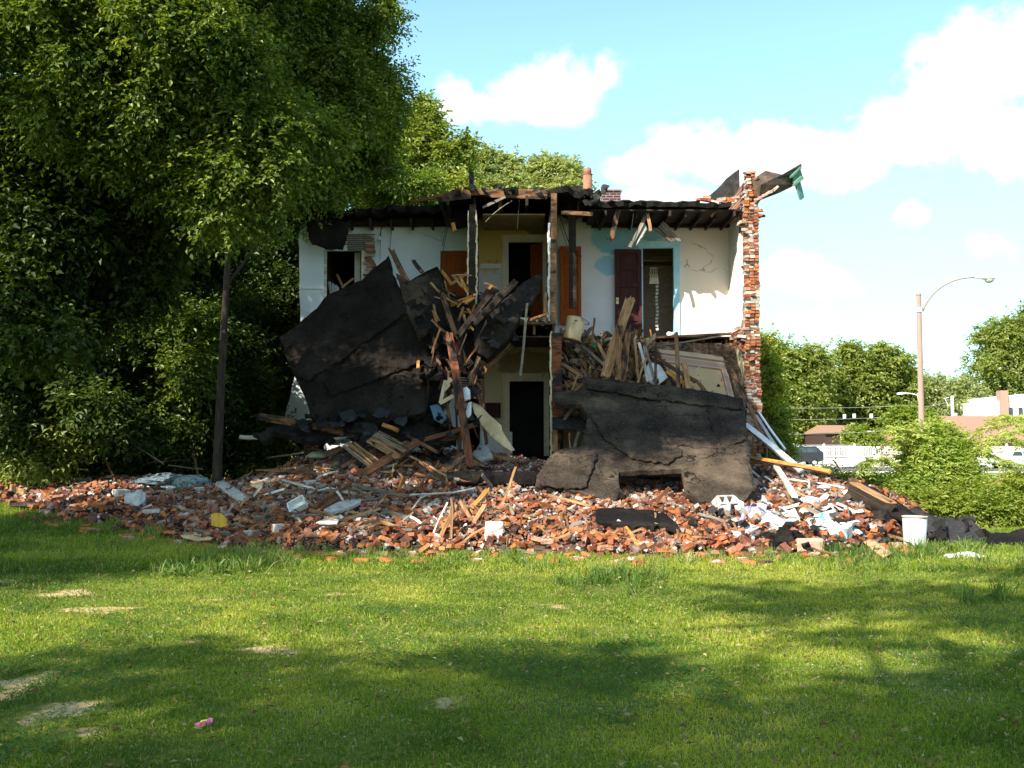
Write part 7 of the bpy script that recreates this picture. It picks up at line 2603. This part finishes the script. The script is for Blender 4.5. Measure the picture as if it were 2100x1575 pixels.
# shrubs and saplings under them
SH = [((-10.2, 23.6), [pb(75, 930, 23.4, 80, 70), pb(30, 880, 23.6, 60, 60)], 2600, LT, 'sunlit weedy shrub at the far left end of the heap'),
      ((-7.9, 25.2), [pb(300, 900, 25, 120, 70), pb(390, 840, 25, 70, 80)], 3000, DK_SHADE, 'dark shrub behind the pile of old cloth'),
      ((-5.9, 26.5), [pb(530, 905, 26.2, 60, 60), pb(500, 800, 26.5, 45, 90)], 2500, DK_SHADE, 'shrub between the slender trunk and the house'),
      ((-7.0, 24.6), [pb(355, 690, 24.5, 70, 50), pb(370, 760, 24.5, 50, 60), pb(270, 668, 24.5, 60, 14)], 2200, MID, 'feathery sapling left of the slender trunk'),
      ((-5.6, 31), [pb(590, 880, 31, 55, 60), pb(640, 900, 31, 50, 50), pb(560, 800, 31, 40, 70)], 3000, DK_SHADE, 'dark shrub behind the lower left corner of the white room'),
      ((-8.2, 28), [pb(430, 925, 27.5, 75, 50), pb(340, 935, 27.5, 70, 45), pb(510, 940, 28, 60, 40)], 3000, DK_SHADE, 'dark undergrowth shrub filling the gap behind the slender trunk'),
      ((-9.2, 25.5), [pb(180, 900, 25.2, 70, 80)], 2000, DK_SHADE, 'dark shrub in the middle of the thicket')]
for i, (ft, bl, nt_, cl_, lb) in enumerate(SH):
    make_tree('shrub', lb, 'shrub', ft, bl, nt_, 50 + i, cl_, .12, 9, .5, .04, limbs=True, hollow=.2, bark='twig')
# trees behind the house
BT = [((-6.3, 46), [pb(872, 232, 46, 14, 26), pb(868, 275, 46, 30, 28), pb(845, 320, 46, 45, 35), pb(905, 325, 46, 38, 30), pb(945, 300, 46, 22, 8), pb(800, 370, 46, 60, 60), pb(890, 400, 46, 80, 45)], 5200, LT, 'pointed tree rising left behind the roof', .22),
      ((-1.0, 62), [pb(1010, 345, 62, 45, 30), pb(960, 350, 62, 30, 20), pb(1000, 400, 62, 70, 40)], 3600, PALE_HAZE, 'pale rounded tree top left of the middle above the hall roof', .26),
      ((2.5, 66), [pb(1150, 352, 66, 45, 24), pb(1095, 365, 66, 35, 18), pb(1130, 400, 66, 80, 35)], 3400, PALE_HAZE, 'pale rounded tree top left of the flue pipe', .26)]
for i, (ft, bl, nt_, cl_, lb, lf) in enumerate(BT):
    make_tree('tree', lb, 'tree', ft, bl, nt_, 60 + i, cl_, lf, 9, .7, .25)
# far trees at the right
RT = [((X(1640, 142), 142), [pb(1580, 745, 142, 40, 50), pb(1640, 760, 142, 50, 40), pb(1665, 740, 142, 30, 28), pb(1600, 800, 142, 60, 50), pb(1650, 840, 142, 55, 60), pb(1590, 870, 142, 50, 50)], 3800, LT, 'broad far tree right behind the brick wall end'),
      ((X(1770, 150), 150), [pb(1745, 735, 150, 25, 30), pb(1790, 760, 150, 45, 45), pb(1740, 800, 150, 45, 50), pb(1790, 840, 150, 55, 60), pb(1750, 880, 150, 45, 40)], 3800, LT, 'tallest far tree left of the tall street lamp'),
      ((X(1860, 152), 152), [pb(1840, 755, 152, 32, 30), pb(1850, 810, 152, 35, 40), pb(1855, 860, 152, 40, 40)], 2400, LT, 'far tree directly behind the tall street lamp'),
      ((X(1930, 175), 175), [pb(1910, 805, 175, 40, 28), pb(1960, 810, 175, 50, 30), pb(1930, 850, 175, 60, 40), pb(1990, 850, 175, 50, 40)], 3200, PALE_HAZE, 'low pale far tree above the brown roof'),
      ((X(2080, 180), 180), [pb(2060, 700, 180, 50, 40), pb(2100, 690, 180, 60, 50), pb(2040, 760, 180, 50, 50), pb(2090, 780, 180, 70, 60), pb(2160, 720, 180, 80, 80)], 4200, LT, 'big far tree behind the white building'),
      ((X(1700, 165), 165), [pb(1690, 840, 165, 35, 40), pb(1700, 880, 165, 40, 30)], 1500, PALE_HAZE, 'pale far tree in the gap above the dark house')]
for i, (ft, bl, nt_, cl_, lb) in enumerate(RT):
    make_tree('tree', lb, 'tree', ft, bl, nt_, 70 + i, cl_, .55, 8, 1.5, .35, group='far trees across the road', wr=.6)
make_tree('shrub', 'rounded bright shrub just behind the white fence', 'shrub', (X(1765, 118), 118), [pb(1765, 900, 118, 32, 18)], 500, 90, YEL, .4, 8, .9, .08, bark='twig')
make_tree('small_tree', 'small yellow green tree beside the foot of the tall street lamp', 'tree', (X(1850, 70), 70), [pb(1848, 862, 70, 22, 12), pb(1880, 868, 70, 24, 12), pb(1900, 880, 70, 18, 10)], 700, 91, YEL, .25, 9, .9, .06, bark='twig')
# beside the wall
make_tree('shrub', 'feathery green bush right beside the brick wall end', 'shrub', (X(1590, 34), 34), [pb(1582, 890, 34, 28, 36), pb(1575, 850, 34, 20, 18), pb(1592, 925, 34, 24, 22), pb(1580, 950, 34, 30, 18)], 3400, 92, LT, .10, 9, .5, .05, bark='twig', hollow=.2)
make_tree('small_tree', 'yellow orange leaved sapling against the brick wall end', 'tree', (X(1566, 33), 33), [pb(1572, 770, 33, 16, 40), pb(1582, 810, 33, 18, 24), pb(1568, 700, 33, 10, 14)], 450, 93, ((.10, .16, .03), (.22, .26, .04), (.42, .33, .06)), .14, 9, .5, .04, bark='twig', hollow=.2)


# the big bush at the right with arching compound branches
def arching_bush(name, label, foot, blobs, arcs, ntw, seed, cols):
    rng = np.random.default_rng(seed)
    fx, fy = foot
    fz = float(ground_z(fx, fy))
    e = empty(name, (fx, fy, fz), label, 'shrub')
    Vs, Qs, Cs = [], [], []
    V, Q, col = crown_leaves(blobs, ntw, rng, .09, 10, .45, .48, cols, .2, .15, True)
    Vs.append(V); Qs.append(Q); Cs.append(col)
    off = len(V)
    mb = MB()
    for (pts, dens) in arcs:
        q_ = [P(*p) for p in pts]
        cur = []
        for i in range(25):
            t = i / 24
            cur.append(q_[0] * (1 - t) ** 2 + (q_[1] * 2 - (q_[0] + q_[2]) * .5) * 2 * t * (1 - t) + q_[2] * t * t)
        mb.tube(cur, [.022 * (1 - .8 * i / 24) for i in range(25)], 6)
        m = int(dens)
        ts = rng.uniform(.25, 1, m)
        C = np.array([list(c) for c in cur])
        idx = np.clip((ts * 24).astype(int), 0, 23)
        base = C[idx] + (C[idx + 1] - C[idx]) * rng.random((m, 1))
        # compound leaves: a midrib with leaflets in pairs
        ax = unit(C[idx + 1] - C[idx])
        sd = unit(np.cross(ax, np.array([0, 0, 1.0])) * np.where(rng.random((m, 1)) < .5, 1, -1) + rng.normal(0, .35, (m, 3)) + ax * .5 + np.array([0, 0, .15]))
        per = 12
        t = np.repeat(np.linspace(.12, 1, per // 2), 2)[None, :, None]
        Lr = .34 * rng.uniform(.7, 1.2, (m, 1, 1))
        b2 = base[:, None] + sd[:, None] * Lr * t + np.array([0, 0, -1.0]) * (Lr * t) ** 2 * .9
        s2 = unit(np.cross(sd, np.array([0, 0, 1.0])))
        sg = np.where(np.arange(per) % 2 == 0, 1, -1)[None, :, None]
        ld = unit((s2[:, None] * sg + sd[:, None] * .35 + np.array([0, 0, -.35]) + rng.normal(0, .12, (m, per, 3))).reshape(-1, 3))
        bb2 = b2.reshape(-1, 3)
        Ls = .10 * rng.uniform(.8, 1.2, len(bb2))
        V, Q = leaf_geo(bb2, ld, Ls, Ls * .38, rng, .85)
        c0, c1, c2 = [np.array(c) for c in cols]
        f = rng.random((len(bb2), 1))
        col = np.repeat(c1 + (c2 - c1) * f, 4, 0)
        Vs.append(V); Qs.append(Q + off); Cs.append(col)
        off += len(V)
    link('crown', np_mesh('crown', np.concatenate(Vs) - np.array([fx, fy, fz]), np.concatenate(Qs), M['leaf'], np.concatenate(Cs)), e)
    for i in range(9):
        b = blobs[i % len(blobs)]
        mb.tube([Vector((fx + random.uniform(-.4, .4), fy, fz)), Vector(((fx + b[0]) / 2, (fy + b[1]) / 2, (fz + b[2]) / 2 + .2)), Vector(b[:3])], [.035, .025, .01], 6)
    mb.obj('trunk', M['twig'], e)
    return e


arching_bush('arching_bush', 'large yellow green bush with arching feathery branches at the right', (X(1905, 23.5), 23.5),
             [pb(1905, 960, 23.5, 52, 48), pb(1950, 955, 23.7, 36, 36), pb(1875, 1010, 23.2, 45, 34), pb(1935, 1010, 23.2, 60, 45), pb(1905, 925, 23.6, 40, 26)],
             [([(1900, 960, 23.4), (1960, 900, 23.4), (2080, 870, 23.6)], 46), ([(1940, 980, 23.4), (2000, 915, 23.2), (2110, 880, 23.2)], 50), ([(1930, 940, 23.3), (1880, 890, 23.2), (1822, 886, 23.2)], 40), ([(1960, 960, 23.3), (2020, 930, 23), (2078, 965, 22.8)], 36),
              ([(1900, 980, 23.3), (1840, 905, 23.2), (1805, 935, 23.0)], 26), ([(1890, 1010, 23.1), (1820, 950, 23), (1765, 955, 22.9)], 40), ([(1930, 930, 23.5), (1950, 880, 23.4), (1880, 872, 23.4)], 30), ([(1990, 900, 23.9), (2060, 858, 24), (2140, 870, 24)], 60), ([(1950, 960, 23.1), (2040, 905, 23), (2100, 910, 23)], 30)],
             5600, 95, ((.12, .19, .03), (.28, .34, .07), (.44, .46, .14)))
arching_bush('low_bush', 'low spreading green bush behind the curled felt at the right edge', (X(2040, 22.5), 22.5),
             [pb(1990, 1030, 22.5, 60, 28), pb(2060, 1020, 22.6, 60, 30), pb(2110, 1010, 22.8, 60, 32), pb(2000, 1060, 21.8, 70, 28), pb(2080, 1060, 21.8, 70, 28), pb(1920, 1045, 22.2, 50, 22), pb(2150, 1050, 21.8, 50, 30)],
             [([(2000, 1040, 22), (2050, 985, 22), (2110, 1000, 22)], 22)], 6500, 96, YEL)
arching_bush('low_bush', 'low dark green growth on the lawn behind the end of the heap', (X(1760, 26), 26),
             [pb(1700, 992, 26, 50, 7), pb(1760, 1000, 26, 50, 8), pb(1800, 1012, 25, 40, 10), pb(1830, 1030, 24.5, 40, 14)],
             [([(1780, 995, 25), (1790, 980, 25), (1810, 990, 25)], 4)], 2000, 97, MID)
# trees off to the left and behind that throw the shade on lawn and ruin
OFF = [((-15.5, 7.0), [(-14.5, 6.5, 9.0, 3.0, 3.0, 2.2), (-13, 8.5, 10.8, 2.8, 2.8, 2.2), (-16.5, 6, 10.8, 2.8, 2.8, 2.0)], 9000, 'shade tree standing left of the lawn'),
       ((-7.5, -10.0), [(-7.5, -7.5, 11, 3.4, 3, 2.2), (-4.4, -8.5, 12, 3.0, 3, 2.2), (-9.5, -9, 12.5, 3.2, 3, 2.4), (-11.8, -6.5, 11.0, 3, 2.4, 2.2)], 4600, 'shade tree standing behind the camera'),
       ((-1.5, -13.0), [(-2.5, -9.0, 12.5, 3.2, 3, 2.2), (.8, -10, 13.0, 3.2, 3, 2.4), (-1.0, -12.5, 10.5, 3, 3, 2.2), (-3.2, -4.6, 12.6, 1.5, 1.5, 1.0, .7)], 4000, 'second shade tree behind the camera')]
OFF.append(((-3.0, -2.5), [(-6.0, -1.6, 12.2, 1.4, 1.2, .8), (-3.5, -1.0, 12.0, 1.6, 1.2, .9), (-5.2, .8, 11.2, 1.1, .9, .7), (-1.8, -3.2, 12.0, 1.5, 1.2, .8), (-2.5, 1.2, 12.4, 1.1, .9, .7), (-11.6, -3.6, 11.2, 1.4, 1.2, .9)], 1000, 'thin open shade tree close behind the camera'))
for i, (ft, bl, nt_, lb) in enumerate(OFF):
    make_tree('shade_tree', lb, 'tree', ft, bl, nt_, 100 + i, MID, .2, 8, .6, .3)
# ------------------------------------------------------------- grass
GC = ((.060, .115, .010), (.16, .235, .022), (.36, .37, .06))


def grass(name, label, x, y, Lr, Wr, seed, cols=GC, lean=.45, dry=.10, zoff=0.0, useR=False):
    rng = np.random.default_rng(seed)
    n = len(x)
    z = ground_z(x, y) + zoff
    a = rng.uniform(0, 2 * np.pi, n)
    t = np.abs(rng.normal(0, lean, n)) + .05
    d = unit(np.stack([np.cos(a) * np.sin(t), np.sin(a) * np.sin(t), np.cos(t)], 1))
    L = rng.uniform(*Lr, n)
    Wd = rng.uniform(*Wr, n)
    base = np.stack([x, y, z - .004], 1)
    s = unit(np.cross(d, unit(rng.normal(0, 1, (n, 3)))))
    hor = np.stack([np.cos(a), np.sin(a), np.zeros(n)], 1)
    v0 = base - s * Wd[:, None] * .4
    v3 = base + s * Wd[:, None] * .4
    v1 = base + d * L[:, None] * .6 - s * Wd[:, None] * .45
    v1b = base + d * L[:, None] * .6 + s * Wd[:, None] * .45
    v2 = base + d * L[:, None] * .95 + hor * (L * .28 * t)[:, None] - np.array([0, 0, 1]) * (L * .18 * t)[:, None]
    V = np.stack([v0, v3, v1b, v2, v1], 1).reshape(-1, 3)
    Q = (np.arange(n)[:, None] * 5 + np.arange(5)[None]).astype(np.int32)
    c0, c1, c2 = [np.array(c) for c in cols]
    pat = vnoise(x, y, 2.2, 30) + .8 * vnoise(x, y, .8, 31) + .6 * vnoise(x, y, .25, 32)
    f = np.clip(.45 + pat * .75 + rng.normal(0, .2, n), 0, 1)[:, None]
    col = np.where(f < .5, c0 + (c1 - c0) * f * 2, c1 + (c2 - c1) * (f - .5) * 2)
    dr = (rng.random(n) < dry)[:, None]
    col = np.where(dr, np.array([.30, .26, .12]), col)
    o = link(name, np_mesh(name, V, Q, M['grass'], np.repeat(col, 5, 0)))
    return tag(o, label, 'grass', kind='stuff')


def lawn_pts(n, y0, y1, half, keep_dirt=.14):
    xs, ys = [], []
    tot = 0
    while tot < n:
        y = RNG.uniform(y0, y1, n)
        x = RNG.uniform(-1, 1, n) * (half * y + 1.0)
        m = dirt_at(x, y)
        k = (RNG.random(n) > m * (1 - keep_dirt)) & (rubble_h(x, y) < .03)
        k &= RNG.random(n) < .78 + 1.2 * vnoise(x, y, .5, 44)
        xs.append(x[k]); ys.append(y[k])
        tot += k.sum()
    return np.concatenate(xs)[:n], np.concatenate(ys)[:n]


x, y = lawn_pts(210000, 4.2, 8.6, .52)
grass('lawn_grass', 'short mown grass of the near lawn', x, y, (.018, .05), (.0035, .007), 1, lean=.8)
x, y = lawn_pts(170000, 8.6, 14.0, .50)
grass('lawn_grass', 'short grass of the middle lawn', x, y, (.02, .06), (.005, .010), 2, lean=.75)
x, y = lawn_pts(80000, 14.0, 24.0, .50)
grass('lawn_grass', 'longer grass along the foot of the rubble', x, y, (.04, .12), (.008, .015), 3, lean=.6)
# margins of the lawn, beyond both sides of the picture
mx, my = [], []
for s_ in (-1, 1):
    yy = RNG.uniform(3.0, 24.0, 70000)
    mx.append(s_ * (.5 * yy + .9 + RNG.random(70000) ** 1.3 * 6)); my.append(yy)
mx, my = np.concatenate(mx), np.concatenate(my)
k = (rubble_h(mx, my) < .03) & (RNG.random(len(mx)) > dirt_at(mx, my) * .7)
grass('lawn_grass', 'grass along both sides of the lawn', mx[k], my[k], (.03, .08), (.009, .018), 6, lean=.8)
# coarse tufts
TUFT = [(400, 1180, 40), (440, 1165, 60), (480, 1175, 60), (520, 1165, 50), (560, 1160, 40), (500, 1140, 50), (590, 1150, 30), (1250, 1185, 40), (1320, 1190, 50), (1200, 1200, 30), (1280, 1200, 40),
        (560, 1110, 30), (300, 1100, 30), (150, 1090, 30), (60, 1070, 40), (250, 1075, 30), (330, 1070, 30), (650, 1130, 25), (1720, 1140, 40), (1850, 1150, 40), (1890, 1135, 30), (1940, 1140, 40), (1990, 1130, 30),
        (2050, 1160, 40), (1600, 1150, 30), (1400, 1160, 30), (1100, 1160, 30), (900, 1150, 25), (750, 1140, 25), (1000, 1150, 25), (1715, 1115, 30), (2000, 1230, 40), (1770, 1160, 40), (2080, 1110, 30), (1460, 1150, 20)]
tx_, ty_ = [], []
for (a, b, n) in TUFT:
    c = G(a, b)
    for k in range(7):
        cx, cy = c.x + random.gauss(0, .22), c.y + random.gauss(0, .3)
        m = n // 2
        tx_.append(RNG.normal(cx, .05, m)); ty_.append(RNG.normal(cy, .06, m))
grass('grass_tufts', 'coarse tufts of long grass at the edge of the rubble', np.concatenate(tx_), np.concatenate(ty_), (.12, .30), (.008, .016), 4, ((.06, .12, .02), (.13, .2, .04), (.24, .29, .10)), .5, .05)
# clover: leaves and flower heads
x, y = lawn_pts(52000, 4.2, 11.0, .52)
k = (vnoise(x, y, 1.3, 61) + .5 * vnoise(x, y, .4, 62)) > .06
x, y = x[k], y[k]
n = len(x)
a = RNG.uniform(0, 6.28, n)
bs, dd = [], []
for j in range(3):
    th = a + j * 2.094
    dd.append(np.stack([np.cos(th), np.sin(th), np.full(n, .25)], 1))
    bs.append(np.stack([x, y, ground_z(x, y) + RNG.uniform(.018, .04, n)], 1))
rng_ = np.random.default_rng(5)
bs, dd = np.concatenate(bs), unit(np.concatenate(dd))
V, Q = leaf_geo(bs, dd, np.full(len(bs), .016), np.full(len(bs), .016), rng_, .95, .1, .1)
f = rng_.random((len(bs), 1))
col = np.array([.04, .10, .02]) * (1 - f) + np.array([.10, .18, .04]) * f
o = link('clover', np_mesh('clover', V, Q, M['grass'], np.repeat(col, 4, 0)))
tag(o, 'patches of dark clover leaves in the near lawn', 'clover', kind='stuff')
fl = []
for (a_, b_, sx, sy, n) in ((1900, 1225, 90, 14, 130), (1650, 1265, 110, 10, 50), (1950, 1390, 110, 40, 110), (1750, 1380, 90, 30, 60), (1560, 1480, 120, 40, 14), (700, 1430, 60, 40, 60), (530, 1400, 80, 30, 25), (600, 1500, 80, 40, 25), (1250, 1400, 120, 60, 14), (1900, 1480, 90, 40, 22), (980, 1290, 90, 30, 20)):
    for i in range(int(n * .7)):
        fl.append(G(random.gauss(a_, sx), min(max(random.gauss(b_, sy), 1175), 1570)))
fl = np.array([list(p) for p in fl])
n = len(fl)
oc = np.array([[1, 0, 0], [0, 1, 0], [-1, 0, 0], [0, -1, 0], [0, 0, 1], [0, 0, -1]], float)
of = np.array([[0, 1, 4], [1, 2, 4], [2, 3, 4], [3, 0, 4], [1, 0, 5], [2, 1, 5], [3, 2, 5], [0, 3, 5]])
rs_ = rng_.uniform(.004, .009, n)
V = (fl[:, None] + np.array([0, 0, .05]) + oc[None] * rs_[:, None, None] * rng_.uniform(.7, 1.2, (n, 6, 1))).reshape(-1, 3)
Q = (of[None] + 6 * np.arange(n)[:, None, None]).reshape(-1, 3)
cl = np.repeat(rng_.uniform(.5, 1, (n, 1)) * np.array([.50, .44, .36]), 6, 0)
o = link('clover_flowers', np_mesh('clover_flowers', V, Q.astype(np.int32), M['chip_col'], cl))
tag(o, 'small whitish clover flower heads dotted over the lawn', 'flowers', kind='stuff')

x, y = lawn_pts(3200, 4.5, 17.0, .5)
n = len(x)
d = unit(np.stack([rng_.normal(0, 1, n), rng_.normal(0, 1, n), rng_.normal(.1, .25, n)], 1))
V, Q = leaf_geo(np.stack([x, y, ground_z(x, y) + rng_.uniform(.03, .06, n)], 1), d, rng_.uniform(.02, .06, n), rng_.uniform(.01, .03, n), rng_, .6)
col = np.array([(.16, .08, .03), (.26, .17, .07), (.32, .28, .12)])[rng_.integers(0, 3, n)]
o = link('fallen_leaves', np_mesh('fallen_leaves', V, Q, M['chip_col'], np.repeat(col, 4, 0)))
tag(o, 'dry brown fallen leaves scattered over the lawn', 'fallen leaves', kind='stuff')
